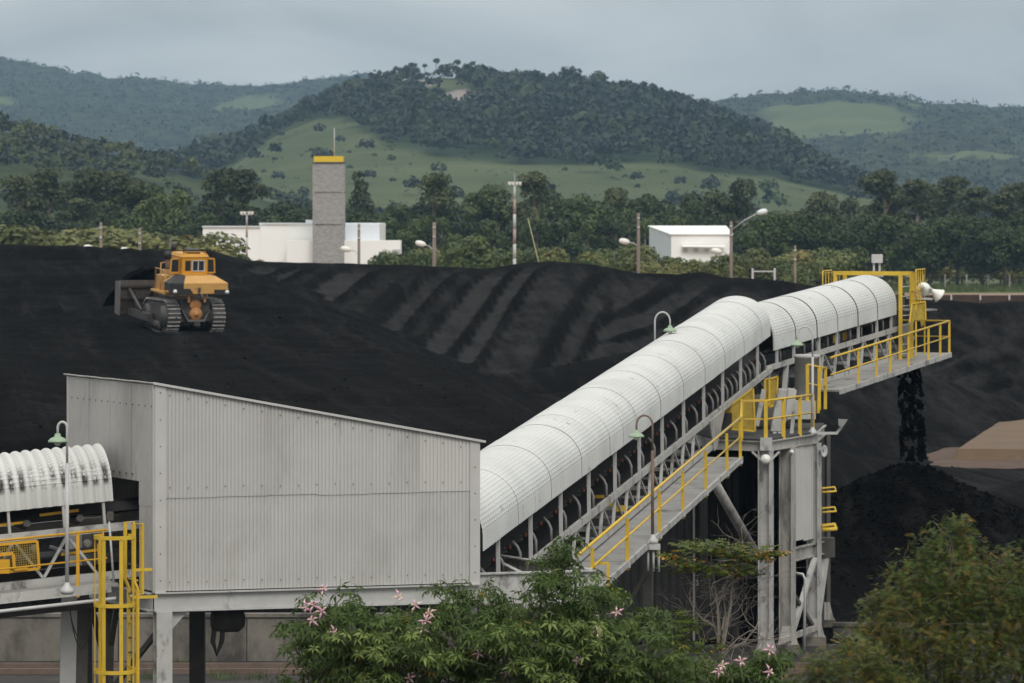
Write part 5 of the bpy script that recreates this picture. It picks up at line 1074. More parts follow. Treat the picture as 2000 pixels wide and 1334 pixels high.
    # open side doors
    for sx, x in ((-1, cx0), (1, cx1)):
        d = MB()
        for a, b in (((0, 3.0), (0, 3.72)), ((0, 3.72), (sx*.42, 3.70)), ((sx*.42, 3.70), (sx*.46, 3.0)), ((sx*.46, 3.0), (0, 3.0))): d.bar((x+a[0], cy0+.3, a[1]), (x+b[0], cy0+.3, b[1]), .07, .05, up=V((0, 1, 0)))
        d.build('door_frame', cabm, t)
        MB().box((x+sx*.23, cy0+.3, 3.36), .36, .012, .6).build('door_glass', GS['glass'], t)
    # fenders, engine hood, stack, handrails
    for sx in (-1, 1): MB().box((sx*1.18, 1.7, 1.98), .70, 2.2, .10).build('fender', yel, t)
    MB().hexa([V(q) for q in ((-.62, 2.1, 1.7), (.62, 2.1, 1.7), (.55, 4.3, 1.6), (-.55, 4.3, 1.6))], [V(q) for q in ((-.60, 2.1, 3.0), (.60, 2.1, 3.0), (.52, 4.3, 2.85), (-.52, 4.3, 2.85))]).build('engine_hood', yel, t)
    MB().tube([V((-.42, 2.6, 2.9)), V((-.42, 2.6, 4.0))], .11, 10).build('exhaust_stack', GS['rust'], t); MB().tube([V((-.42, 2.6, 3.95)), V((-.42, 2.6, 4.32))], .13, 10).build('stack_cap', blk, t)
    MB().tube([V((-.35, 3.7, 2.8)), V((-.35, 3.7, 3.5))], .12, 10).build('air_cleaner', GS['rust'], t); MB().lathe((-.35, 3.7, 3.45), (0, 0, 1), [(0, 0), (.2, 0), (.2, .3), (.1, .4), (0, .4)], 12).build('cleaner_cap', blk, t)
    for pts in ([(-1.35, 1.0, 2.0), (-1.35, 1.0, 3.1), (-1.35, 2.6, 3.1), (-1.35, 2.6, 2.0)], [(-1.35, 1.8, 2.0), (-1.35, 1.8, 3.1)], [(-.95, 3.0, 2.4), (-.95, 3.0, 3.3), (-.6, 3.4, 3.3)]): MB().tube([V(q) for q in pts], .03, 6).build('handrail', yel, t)
    MB().box((-1.0, 2.4, 2.4), .45, .9, .7).build('side_tank', yel, t); MB().box((1.0, 2.4, 2.4), .45, .9, .7).build('side_tank', yel, t)
    # blade, push arms, cylinders
    by, bh, bw = 5.4, 1.75, 4.7; prof = []
    for i in range(9): a = -0.75+1.5*i/8; prof.append((by+.42*(1-math.cos(a))*1.6, .42+bh*(i/8)))
    pf = [V((-bw/2, y, z)) for y, z in prof]+[V((-bw/2, y-.10, z)) for y, z in reversed(prof)]
    bl = MB().prism(pf, (bw, 0, 0)).build('blade', bld, t)
    for sx in (-1, 1): MB().prism([V((sx*bw/2-.02, by-.15, .40)), V((sx*bw/2-.02, by+.6, .45)), V((sx*bw/2-.02, by+.6, 2.1)), V((sx*bw/2-.02, by-.15, 2.15))], (.05, 0, 0)).build('end_plate', edg, bl)
    for x in (-1.5, -.5, .5, 1.5): MB().box((x, by-.16, 1.0), .14, .22, 1.3).build('rib', bld, bl)
    for z in (.55, 1.3, 1.9): MB().box((0, by-.14, z), bw-.1, .14, .12).build('rib', bld, bl)
    for sx in (-1, 1):
        MB().bar((sx*1.72, 2.2, .62), (sx*1.80, by-.2, .62), .26, .36).build('push_arm', trk, t)
        MB().tube([V((sx*1.78, 3.4, .85)), V((sx*1.85, by-.2, 1.75))], .075, 8).build('tilt_cylinder', trk, t)
        MB().tube([V((sx*.75, 3.9, 2.35)), V((sx*.95, by-.2, 1.0))], .08, 8).build('lift_cylinder', trk, t)
    # coal carried over the blade
    xs = np.linspace(-2.2, 2.2, 40); ys = np.linspace(by+.12, by+3.2, 30); X, Y = np.meshgrid(xs, ys, indexing='ij')
    Zz = .1+(2.35+.6*np.exp(-((X+.4)/2.0)**2)+.8*fbm(X*1.3, Y*1.3, 55, 4))*np.clip(1-(Y-by)/3.6, 0, 1)**.8*np.clip(.8+(Y-by)/1.5, 0, 1)*(1-.16*(np.abs(X)/2.3)**4)
    n, m = X.shape; i, j = np.meshgrid(np.arange(n-1), np.arange(m-1), indexing='ij'); a = (i*m+j).ravel()
    me = npmesh('pushed_coal', np.stack([X, Y, Zz], -1).reshape(-1, 3), np.stack([a, a+m, a+m+1, a+1], 1), GS['coal'], True)
    o = link('pushed_coal', me, t); 
bulldozer()
# ------------------------------------------------------------------ buildings behind
YB = 600.0; sB_ = YB/F
def bpx(x): return (x-1000)*sB_
def bpz(y): return CAMZ-(y-HZ)*sB_
wb = thing('white_plant_building', 'long flat roofed white plant building behind the coal pile', 'building', (bpx(590), YB+6, 0))
def block(par, name, x0, x1, ytop, d0, d1, mt, ztop=None):
    s0 = d0/F; zt = CAMZ-(ytop-HZ)*s0 if ztop is None else ztop
    X0, X1 = (x0-1000)*s0, (x1-1000)*s0
    return MB().hexa([V((X0, d0, 0)), V((X1, d0, 0)), V((X1, d1, 0)), V((X0, d1, 0))], [V((X0, d0, zt)), V((X1, d0, zt)), V((X1, d1, zt)), V((X0, d1, zt))]).build(name, mt, par), X0, X1, zt
block(wb, 'wall', 396, 508, 443, 602, 622, GS['white']); block(wb, 'wall', 507, 742, 437, 603, 630, GS['white'])
o, X0, X1, zt = block(wb, 'wall', 560, 782, 470, 596, 602.5, GS['white'])
block(wb, 'wall', 668, 741, 437.5, 599, 603.2, GS['whiteblue'])
for x0, x1, y, d in ((395, 509, 442.5, 601.9), (506, 743, 436.5, 602.9)):
    s = d/F; MB().bar(((x0-1000)*s, d-.05, CAMZ-(y-HZ)*s), ((x1-1000)*s, d-.05, CAMZ-(y-HZ)*s), .3, .18).build('parapet', GS['whiteblue'], wb)
d = 595.9; s = d/F; MB().hexa([V(((766-1000)*s, d-.03, 0)), V(((782-1000)*s, d-.03, 0)), V(((782-1000)*s, d+.05, 0)), V(((766-1000)*s, d+.05, 0))], [V(((766-1000)*s, d-.03, CAMZ-(487-HZ)*s)), V(((782-1000)*s, d-.03, CAMZ-(487-HZ)*s)), V(((782-1000)*s, d+.05, CAMZ-(487-HZ)*s)), V(((766-1000)*s, d+.05, CAMZ-(487-HZ)*s))]).build('door', GS['galv'], wb)
MB().box((bpx(601), 604, bpz(433)), .9, .8, .5).build('roof_vent', GS['whiteblue'], wb)
# block tower
bt = thing('block_tower', 'tall grey concrete block tower with a yellow band and mast at its top', 'tower', (bpx(641), 600, 0))
blockm = bpy.data.materials.new('concrete blockwork'); blockm.use_nodes = True; nt = blockm.node_tree
_g = nt.nodes.new('ShaderNodeNewGeometry'); _m = nt.nodes.new('ShaderNodeMapping'); _m.inputs['Rotation'].default_value = (math.radians(90), 0, 0); nt.links.new(_g.outputs['Position'], _m.inputs[0])
_b = nt.nodes.new('ShaderNodeTexBrick'); nt.links.new(_m.outputs[0], _b.inputs['Vector']); _b.inputs['Scale'].default_value = 1; _b.inputs['Brick Width'].default_value = .42; _b.inputs['Row Height'].default_value = .21; _b.inputs['Mortar Size'].default_value = .016
_b.inputs['Color1'].default_value = (.36, .355, .345, 1); _b.inputs['Color2'].default_value = (.27, .265, .26, 1); _b.inputs['Mortar'].default_value = (.20, .195, .19, 1)
nt.links.new(_b.outputs[0], nt.nodes['Principled BSDF'].inputs['Base Color']); nt.nodes['Principled BSDF'].inputs['Roughness'].default_value = .9
TX0, TX1 = (610.5-1000)*594/F, (671.5-1000)*594/F
def tz(y): return CAMZ-(y-HZ)*594/F
zsg = [0, tz(440), tz(377), tz(318)]
for k in range(3): MB().hexa([V((x, y, zsg[k]+(.18 if k else 0))) for x, y in ((TX0, 594), (TX1, 594), (TX1, 599), (TX0, 599))], [V((x, y, zsg[k+1])) for x, y in ((TX0, 594), (TX1, 594), (TX1, 599), (TX0, 599))]).build('block_wall', blockm, bt)
for k in (1, 2): MB().hexa([V((x, y, zsg[k])) for x, y in ((TX0-.02, 593.97), (TX1+.02, 593.97), (TX1+.02, 599), (TX0-.02, 599))], [V((x, y, zsg[k]+.18)) for x, y in ((TX0-.02, 593.97), (TX1+.02, 593.97), (TX1+.02, 599), (TX0-.02, 599))]).build('ring_beam', GS['concrete'], bt)
for x in (TX0, TX1-.3): MB().hexa([V((x+q, 593.96+p, .1)) for q, p in ((0, 0), (.3, 0), (.3, .2), (0, .2))], [V((x+q, 593.96+p, zsg[3]-.02)) for q, p in ((0, 0), (.3, 0), (.3, .2), (0, .2))]).build('corner_pier', GS['concrete'] if False else blockm, bt)
MB().hexa([V((x, y, zsg[3])) for x, y in ((TX0+.15, 594.1), (TX1-.15, 594.1), (TX1-.15, 598.9), (TX0+.15, 598.9))], [V((x, y, tz(305))) for x, y in ((TX0+.15, 594.1), (TX1-.15, 594.1), (TX1-.15, 598.9), (TX0+.15, 598.9))]).build('yellow_band', mat('yellow crown paint', (.68, .47, .02), .5, .06, .5), bt)
MB().hexa([V((x, y, zsg[3]-.1)) for x, y in ((TX0-.05, 593.9), (TX1+.05, 593.9), (TX1+.05, 599), (TX0-.05, 599))], [V((x, y, zsg[3]+.12)) for x, y in ((TX0-.05, 593.9), (TX1+.05, 593.9), (TX1+.05, 599), (TX0-.05, 599))]).build('ledge', GS['concrete'], bt)
mx_ = (653-1000)*596/F; MB().tube([V((mx_, 596, tz(306))), V((mx_, 596, tz(250)))], .07, 6).build('mast', GS['galv'], bt)
# white shed with a gable
YS = 620.0
def sp3(x, y, d): return W(x, y, d)
ws = thing('white_shed', 'white metal shed with a low gable roof among bushes', 'shed', ((1345-1000)*YS/F, YS+4, 0))
a = sp3(1268, 445, 630); r0 = sp3(1268, 443, 632); e0_ = sp3(1311, 458, 616); r1 = V((r0.x+11.0, r0.y+.5, r0.z)); e1_ = V((e0_.x+8.6, e0_.y+.5, e0_.z))
b0_ = V((r0.x, r0.y, 0)); e0g = V((e0_.x, e0_.y, 0)); e1g = V((e1_.x, e1_.y, 0)); r1g = V((r1.x, r1.y, 0))
MB().poly([b0_, e0g, e0_, r0]).poly([r1g, b0_, r0, r1]).build('end_wall', GS['whiteblue'], ws)  # bluish white puts the shade on the end wall into its colour
MB().poly([e0g, e1g, e1_, e0_]).poly([e1g, r1g, r1, e1_]).build('front_wall', GS['white'], ws)
MB().prism([e0_+V((-.2, -.3, -.02)), e1_+V((.2, -.3, -.02)), r1+V((.2, .1, .05)), r0+V((-.2, .1, .05))], (0, 0, .12)).build('roof', GS['white'], ws)
MB().prism([e0_+V((1.5, -.05, -1.6)), e0_+V((7.6, -.0, -1.6)), e0_+V((7.6, -1.0, -1.75)), e0_+V((1.5, -1.05, -1.75))], (0, 0, .08)).build('canopy', GS['white'], ws)
for k in range(4): MB().box(e0_+V((2.0+1.5*k, -.1, -2.2)), .6, .1, .5).build('window', GS['galv'], ws)
MB().box(V((e0_.x-.3, e0_.y-.05, 2.4)), 1.0, .2, 4.6).build('door', GS['galv'], ws)
# ------------------------------------------------------------------ poles, lamps, masts, fence
def pole(label, x, ytop, d, r=.16, lamps=(), grp='utility poles behind the coal'):
    b = W(x, HZ, d); b.z = 0; zt = CAMZ-(ytop-HZ)*d/F
    t = thing('utility_pole', label, 'pole', b, group=grp); MB().tube([b, Z(b, zt)], [r*1.15, r*.85], 8).build('shaft', GS['wood'], t)
    for (lx, ly, ax, ay) in lamps:
        p1 = W(lx, ly, d); p0 = W(x, ay, d); sg = 1 if lx > x else -1
        MB().tube([p0, p0.lerp(p1, .5)+V((0, 0, .15)), p1], .05, 6).build('lamp_arm', GS['galv'], t)
        m = Matrix.Rotation(0, 3, 'Z'); hd = MB(); ax_ = (V((sg*1.0, 0, .25 if ly < ay-10 else .18)))
        hd.lathe(p1-ax_.normalized()*.1, ax_, [(0, 0), (.12, .02), (.26, .25), (.30, .6), (.24, .95), (0, 1.1)], 12); hd.build('lamp_head', GS['lampwhite' if ly > 430 else 'whiteblue'], t)
    for k in range(2): MB().box(Z(b, zt-.5-.9*k)+V((0, -.15, 0)), .22, .16, .16).build('insulator', GS['galv'], t)
    return t
pole('leftmost wooden pole, small lamp at its left, far behind the coal', 197, 434, 400, .15, [(183, 486, 0, 492)])
pole('wooden pole with a low lamp between the leftmost pole and the bulldozer', 273, 445, 400, .16, [(255, 491, 0, 497)])
pole('dark wooden pole in front of the white building, right of the tower', 701, 437, 430, .15, [(684, 488, 0, 498)])
pole('brown wooden pole with a lamp just right of the white building', 848, 434, 430, .20, [(830, 478, 0, 490)])
pole('wooden pole with a left hand lamp beside the white shed', 1247, 416, 430, .17, [(1228, 473, 0, 482)])
pole('wooden pole with an upper right and a lower left lamp arm', 1428, 432, 430, .17, [(1480, 416, 0, 450), (1408, 492, 0, 502)])
pole('thin wooden pole right of the twin lamp pole', 1553, 479, 430, .12)
MASTRED = mat('faded red mast paint', (.34, .25, .22), .7, .15, 2)
def mast(label, x, ytop, d, r, flood_):
    b = W(x, HZ, d); b.z = 0; zt = CAMZ-(ytop-HZ)*d/F
    t = thing('floodlight_mast', label, 'mast', b, group='floodlight masts'); n = 9
    for k in range(n): MB().tube([Z(b, zt*k/n), Z(b, zt*(k+1)/n)], r*(1.25-.4*k/n), 8).build('mast_section', MASTRED if k % 2 and k > 3 else GS['galv'], t)
    MB().bar(Z(b, zt-.1)+V((-.6, 0, 0)), Z(b, zt-.1)+V((.6, 0, 0)), .12, .1).build('crossarm', GS['galv'], t)
    for dx in (-.55, -.2, .25, .6): MB().hexa([V((b.x+dx-.12, d-.3, zt-.05)), V((b.x+dx+.12, d-.3, zt-.05)), V((b.x+dx+.12, d-.05, zt)), V((b.x+dx-.12, d-.05, zt))], [V((b.x+dx-.18, d-.35, zt+.28)), V((b.x+dx+.18, d-.35, zt+.28)), V((b.x+dx+.15, d-.05, zt+.2)), V((b.x+dx-.15, d-.05, zt+.2))]).build('floodlight', GS['lampwhite'], t)
    if flood_: MB().tube([Z(b, zt), Z(b, zt+1.2)], .03, 5).build('lightning_rod', GS['galv'], t)
mast('tall red and white floodlight mast right of the white building', 1005, 360, 470, .16, True)
mast('short floodlight mast in front of the white building', 482, 418, 470, .12, False)
gy = thing('leaning_pole', 'thin pale pole leaning right of the tall mast', 'pole', W(1078, HZ, 460)*1.0)
gy.location.z = 0; ORG[gy.name] = V(gy.location)
p0 = W(1080, HZ, 460); p0.z = 0; MB().tube([p0, W(1031, 426, 460)], [.09, .06], 6).build('shaft', mat('pale bamboo', (.30, .30, .16), .8, .2, 2), gy)
gf = thing('goal_frame', 'low pale frame of two posts and a bar behind the coal', 'frame', W(1492, HZ, 420)*1.0); gf.location.z = 0; ORG[gf.name] = V(gf.location)
for x in (1470, 1513): q = W(x, 524, 420); MB().bar(Z(q, 0), q, .2, .2).build('post', GS['galv'], gf)
MB().bar(W(1470, 530, 420), W(1513, 530, 420), .1, .12).build('crossbar', GS['galv'], gf)
fg = thing('wire_fence', 'row of pale fence posts with wires in front of the bushes', 'fence', (70, 600, 0))
prev = None
for x in range(1762, 2100, 42):
    q = W(x, 535, 630); q.z = 0; MB().bar(q, Z(q, 2.3), .17, .17).build('fence_post', GS['col'], fg)
for z in (.7, 1.5, 2.2): MB().tube([W(1762, HZ, 630)*1.0+V((0, 0, z-CAMZ)), W(2098, HZ, 630)*1.0+V((0, 0, z-CAMZ))], .012, 4).build('wire', GS['wood'], fg)
# ------------------------------------------------------------------ vegetation
def leafcloud(rr, lobes, n, size, flat=.0, hollow=.55):
    """irregular leaf-clump quads through ellipsoid lobes (cx,cy,cz,rx,ry,rz); returns v,f"""
    w = np.array([l[3]*l[4]*l[5] for l in lobes])**.67; w /= w.sum(); k = rr.choice(len(lobes), n, p=w); lb = np.array(lobes)[k]
    d = rr.normal(size=(n, 3)); d /= np.linalg.norm(d, axis=1)[:, None]; r = hollow+(1-hollow)*rr.rand(n)**.6
    d[:, 2] = np.where((d[:, 2] < -.35) & (rr.rand(n) < .6), -d[:, 2], d[:, 2])
    c = lb[:, :3]+d*lb[:, 3:]*r[:, None]
    nrm = d+rr.normal(scale=.55, size=(n, 3)); nrm[:, 2] += .35; nrm /= np.linalg.norm(nrm, axis=1)[:, None]
    a = np.cross(nrm, rr.normal(size=(n, 3))); a /= np.linalg.norm(a, axis=1)[:, None]; b = np.cross(nrm, a)
    s = size*rr.uniform(.55, 1.45, n)[:, None]
    e1 = rr.uniform(.5, 1.1, (n, 1)); q = np.stack([c-a*s*e1, c-b*s*.55+nrm*s*.12, c+a*s, c+b*s*.6-nrm*s*.1], 1)
    return q.reshape(-1, 3), np.arange(n*4).reshape(n, 4)
def trunk_mb(rr, h, r, lobes, lean=.0):
    mb = MB(); top = V((lean*h*.3, 0, h*.8)); mb.tube([V((0, 0, -.2)), V((lean*h*.1, 0, h*.35)), top], [r, r*.75, r*.35], 7)
    for l in lobes:
        c = V(l[:3]); s = V((lean*h*.15, 0, min(h*.7, max(h*.25, c.z-1.2*abs(c.x)-.5)))); m = s.lerp(c, .5)+V((0, 0, .1*h*.3)); mb.tube([s, m, c], [r*.45, r*.3, r*.10], 5, False)
    return mb
GS['bark'] = mat('grey bark', (.13, .11, .09), .9, .3, 1.5)
LFM = {'dark': leafmat('dark foliage', (.018, .032, .010), (.058, .090, .024), (.10, .135, .038), .5, .3), 'mid': leafmat('mid green foliage', (.036, .058, .016), (.098, .13, .036), (.16, .18, .056), .45, .35),
       'euc': leafmat('eucalyptus foliage', (.028, .042, .016), (.082, .10, .038), (.14, .15, .064), .5, .3), 'olive': leafmat('olive scrub', (.075, .09, .022), (.16, .17, .046), (.25, .21, .07), .6, .5)}
KINDS = []
def mkkind(kind, seed):
    rr = np.random.RandomState(seed)
    if kind == 'euc':     # tall with separate umbrella clumps, unit height 1 -> 16 m
        H = 16; lobes = []
        for k in range(9):
            z = H*(.42+.52*k/8); rad = (.9+2.6*math.sin(math.pi*min(1, (k+1.5)/10)))*rr.uniform(.6, 1.1); a = rr.uniform(0, 6.28); off = rad*rr.uniform(.2, .9); s = rr.uniform(1.1, 2.0)
            lobes.append((off*math.cos(a), off*math.sin(a), z, s*1.15, s*1.15, s*.75))
        lobes.append((0, 0, H*.93, 1.6, 1.6, 1.1)); n, size, m = 3000, .27, 'euc'
    elif kind == 'round':
        H = 11; lobes = [(0, 0, 6.5, 3.0, 3.0, 2.6)]
        for k in range(13):
            a = rr.uniform(0, 6.28); z = rr.uniform(3.0, 9.3); rad = rr.uniform(1.0, 3.4)*math.sqrt(max(.1, 1-((z-6)/5)**2)); s = rr.uniform(1.1, 1.9); lobes.append((rad*math.cos(a), rad*math.sin(a), z, s, s, s*.8))
        n, size, m = 3600, .26, 'dark'
    elif kind == 'mid':
        H = 10; lobes = []
        for k in range(12):
            a = rr.uniform(0, 6.28); z = rr.uniform(2.6, 8.8); rad = rr.uniform(.4, 3.0)*math.sqrt(max(.1, 1-((z-5.5)/5)**2)); s = rr.uniform(1.0, 1.8); lobes.append((rad*math.cos(a), rad*math.sin(a), z, s, s, s*.85))
        n, size, m = 3200, .25, 'mid'
    elif kind == 'cone':
        H = 15; lobes = [((.3+2.6*(1-k/10))*.6*math.cos(k*2.4), (.3+2.6*(1-k/10))*.6*math.sin(k*2.4), 2.5+12*k/10, .9+1.6*(1-k/10), .9+1.6*(1-k/10), 1.25) for k in range(11)]; n, size, m = 2800, .25, 'euc'
    else:                 # scrub bush
        H = 5; lobes = []
        for k in range(11):
            a = rr.uniform(0, 6.28); z = rr.uniform(.8, 3.9); rad = rr.uniform(.3, 2.4)*math.sqrt(max(.15, 1-(z/5)**2)); s = rr.uniform(.8, 1.35); lobes.append((rad*math.cos(a), rad*math.sin(a), z, s, s, s*.8))
        n, size, m = 3000, .16, 'olive'
    v, f = leafcloud(rr, lobes, n, size); cm = npmesh('crown', v, f, LFM[m]); tm = trunk_mb(rr, H, .024*H if kind != 'scrub' else .09, lobes, rr.uniform(-.2, .2)).mesh('trunk', GS['bark'])
    return H, cm, tm
LIB = {k: [mkkind(k, 100+13*i+s) for s in range(3)] for i, k in enumerate(('euc', 'round', 'mid', 'cone', 'scrub'))}
NUM = ['first', 'second', 'third', 'fourth', 'fifth', 'sixth', 'seventh', 'eighth', 'ninth', 'tenth', 'eleventh', 'twelfth', 'thirteenth', 'fourteenth', 'fifteenth', 'sixteenth', 'seventeenth', 'eighteenth', 'nineteenth', 'twentieth'] 
for a_ in ('twenty', 'thirty', 'forty', 'fifty', 'sixty', 'seventy'): NUM += [a_+'-'+b_ for b_ in NUM[:9]]+[{'twenty': 'thirtieth', 'thirty': 'fortieth', 'forty': 'fiftieth', 'fifty': 'sixtieth', 'sixty': 'seventieth', 'seventy': 'eightieth'}[a_]]
trees = []
rt = random.Random(11)
def T(kind, x, ytop, d, wide=1.0, mt=None): trees.append((kind, x, ytop, d, wide, mt))
# traced tree tops: (photo column, row of the top, distance from what stands before and behind it)
for x, y in ((35, 350), (90, 333), (130, 362), (182, 335), (232, 338), (265, 355), (150, 390), (60, 392), (210, 385)): T('euc', x, y, 690+rt.uniform(-25, 25), 1.25)
for x, y in ((300, 352), (318, 375), (360, 362), (280, 392), (340, 398)): T('mid', x, y, 680+rt.uniform(-20, 20), 1.0)
for x, y in ((440, 338), (480, 335), (408, 385), (460, 392), (510, 395), (545, 385), (580, 390)): T('euc' if y < 350 else 'round', x, y, 690+rt.uniform(-20, 20), 1.2)
for x, y in ((702, 346), (715, 385)): T('cone', x, y, 690, 1.1)
for x, y in ((845, 343), (870, 372), (825, 390), (765, 392), (790, 400), (1043, 344), (1110, 365), (1090, 380), (1030, 385)): T('euc' if y < 350 else 'round', x, y, 690+rt.uniform(-15, 15), 1.15)
for x, y in ((930, 370), (975, 362), (905, 392), (945, 400), (990, 395)): T('mid', x, y, 700+rt.uniform(-15, 15), 1.15)
for x, y in ((1150, 372), (1210, 370), (1280, 372), (1335, 385), (1190, 395), (1250, 400), (1310, 402)): T('round' if y != 370 else 'euc', x, y, 690+rt.uniform(-15, 15), 1.0)
for x, y in ((1400, 365), (1440, 350), (1370, 380), (1420, 385), (1460, 382)): T('mid', x, y, 730, 1.0, 'euc')
for x, y in ((1585, 380), (1620, 375), (1660, 380)): T('mid', x, y, 760, .9, 'euc')
for x, y in ((1725, 337), (1785, 355), (1860, 352), (1905, 368), (1975, 368), (1750, 375), (1820, 380), (1945, 382), (2010, 360)): T('euc', x, y, 740+rt.uniform(-20, 20), 1.3)
for x, y in ((1500, 405), (1545, 408), (1590, 408), (1640, 412), (1700, 415), (1760, 412), (1815, 420), (1870, 412), (1920, 415), (1965, 418), (2010, 415), (1520, 430), (1620, 440)): T('round', x, y, 640+rt.uniform(-10, 10), 1.1)
for x, y in ((20, 400), (110, 405), (180, 408), (250, 410), (320, 415), (380, 410), (600, 405), (730, 410), (660, 400)): T('round', x, y, 660+rt.uniform(-10, 10), 1.1)
for x, y in ((810, 425), (860, 420), (900, 428), (950, 425), (1000, 428), (1050, 425), (1100, 420), (1150, 425), (1200, 428), (1260, 425), (1330, 420)): T('mid', x, y, 650+rt.uniform(-10, 10), 1.0, 'mid' if x % 100 else 'dark')
# scrub in front
for x in range(-20, 420, 32): T('scrub', x+rt.uniform(-8, 8), 432+rt.uniform(-10, 12), 520+rt.uniform(-25, 25), 1.9)
for x in range(790, 1010, 34): T('scrub', x, 462+rt.uniform(-12, 14), 530+rt.uniform(-25, 25), 1.2, 'mid' if rt.random() < .6 else 'olive')
for x in range(1030, 1270, 34): T('scrub', x, 470+rt.uniform(-12, 14), 500+rt.uniform(-15, 25), 1.2, 'mid' if rt.random() < .6 else 'olive')
for x in range(1290, 1560, 34): T('scrub', x, 486+rt.uniform(-8, 10), 500+rt.uniform(-15, 25), 1.2, 'mid' if rt.random() < .45 else 'olive')
for x in range(1500, 1680, 36): T('scrub', x, 470+rt.uniform(-12, 14), 560+rt.uniform(-15, 25), 1.2, 'mid' if rt.random() < .6 else 'olive')
for x in range(1650, 2050, 38): T('scrub', x, 488+rt.uniform(-22, 14), 655+rt.uniform(-10, 15), 1.3, 'mid' if rt.random() < .5 else 'olive')
for x, y in ((425, 478), (450, 488), (490, 488), (820, 488), (880, 495), (1140, 500), (1540, 515)): T('scrub', x, y, 470, .8, 'mid')
lab = {'euc': ('tall_tree', 'tall feathery eucalyptus', 'in the far tree line'), 'round': ('dark_tree', 'dense dark round crowned tree', 'in the far tree line'), 'mid': ('green_tree', 'mid green bushy tree', 'in the far tree line'), 'cone': ('conical_tree', 'cone shaped tree', 'beside the block tower'), 'scrub': ('bush', 'low olive green bush', 'behind the coal crest')}
mcache = {}
for kind in lab:
    ls = sorted([t for t in trees if t[0] == kind], key=lambda t: t[1])
    for i, (k, x, y, d, wide, mt) in enumerate(ls):
        H, cm, tm = LIB[kind][i % 3]; b = W(x, HZ, d); b.z = 0; zt = CAMZ-(y-HZ)*d/F; s = max(.35, zt/H*1.02)
        nm, l1, l2 = lab[kind]; tr = thing(nm, f'{l1}, {NUM[i]} from the left {l2}', 'bush' if kind == 'scrub' else 'tree', b, group={'scrub': 'bushes behind the coal pile'}.get(kind, 'trees of the far tree line'))
        tr.rotation_euler = (0, 0, rt.uniform(0, 6.28)); sw = wide*(s*.6+.4*1.0)
        tr.scale = (sw, sw, s)
        me = cm
        if mt and mt in LFM and LFM[mt] != cm.materials[0]:
            if (cm.name, mt) not in mcache: c_ = cm.copy(); c_.materials[0] = LFM[mt]; mcache[(cm.name, mt)] = c_
            me = mcache[(cm.name, mt)]
        for nme, me_ in (('crown', me), ('trunk', tm)):
            o = bpy.data.objects.new(nme, me_); COL.objects.link(o); o.parent = tr
# ---- forest on the hills: one mass
GS['forest2'] = leafmat('left ridge scrub forest', (.016, .027, .009), (.040, .056, .018), (.08, .085, .032), .07, .0, .15, True)
GS['forest'] = leafmat('hill forest canopy', (.006, .013, .005), (.018, .034, .011), (.042, .060, .018), .055, .0, .15, True)
def forest(name, pts, rr, per, mat_):
    k0 = rr.rand(len(pts)); base_c = np.where(k0[:, None] < .5, (.75, .8, .9), np.where(k0[:, None] < .8, (1.15, 1.15, .9), (1.9, 1.6, 1.0)))*rr.uniform(.6, 1.35, (len(pts), 1))
    n = len(pts); k = np.repeat(np.arange(n), per); P = pts[k]; N_ = n*per
    d = rr.normal(size=(N_, 3)); d /= np.linalg.norm(d, axis=1)[:, None]; d[:, 2] = np.abs(d[:, 2])*.9+.05*d[:, 2]; s = P[:, 3:4]
    c = P[:, :3]+d*np.concatenate([s, s, s*1.0], 1)*rr.uniform(.6, 1.05, (N_, 1))
    nr = d+rr.normal(scale=.4, size=(N_, 3)); nr /= np.linalg.norm(nr, axis=1)[:, None]; a = np.cross(nr, rr.normal(size=(N_, 3))); a /= np.linalg.norm(a, axis=1)[:, None]; b = np.cross(nr, a); q = s*rr.uniform(.16, .38, (N_, 1)); cc = np.ones((N_, 4)); cc[:, :3] = base_c[k]
    v = np.stack([c-a*q, c-b*q*.7, c+a*q, c+b*q*.7], 1).reshape(-1, 3)
    o = link(name, npmesh(name, v, np.arange(N_*4).reshape(-1, 4), mat_, False, None, np.repeat(cc, 4, 0))); return tag(o, kind='stuff')
rr = np.random.RandomState(77); P = []
N0 = 11500; X = rr.uniform(-330, 320, N0); Y = rr.uniform(1400, 2420, N0); z = hill_main(X, Y); pmk, fr, xi = main_mask(X, Y)
gz = np.exp(-((xi-905)/36)**2-((fr-.80)/.09)**2)+np.exp(-((xi-850)/60)**2-((fr-.93)/.06)**2)
keep = ((pmk < .5) & (gz < .22+.25*rr.rand(N0))) | (rr.rand(N0) < .045)
keep &= (z > 3)
X, Y, z, xi, fr = X[keep], Y[keep], z[keep], xi[keep], fr[keep]; s = (1.2+4.2*rr.rand(len(X))**1.5)*np.where(fr > .93, .85, 1)
s *= np.where(rr.rand(len(X)) < .04, 1.5, 1)
o = forest('hill_forest', np.stack([X, Y, z+s*.75, s], 1), rr, 52, GS['forest']); tag(o, 'dense forest covering the upper half of the round hill', 'forest')
Nq = 5000; Xq = rr.uniform(-260, 260, Nq); Yq = rr.uniform(1420, 2100, Nq); zq = hill_main(Xq, Yq); mq, fq, xq = main_mask(Xq, Yq); kq = (mq > .5) & (zq > 2) & (fbm(Xq*.03, Yq*.02, 91, 3) > -.06); Xq, Yq, zq = Xq[kq], Yq[kq], zq[kq]; sq = .25+1.1*rr.rand(len(Xq))**4
o = forest('pasture_tufts', np.stack([Xq, Yq, zq-.5+sq*.3, sq], 1), rr, 12, GS['forest2']); tag(o, 'small shrubs and tufts scattered over the hill pasture', 'shrubs')
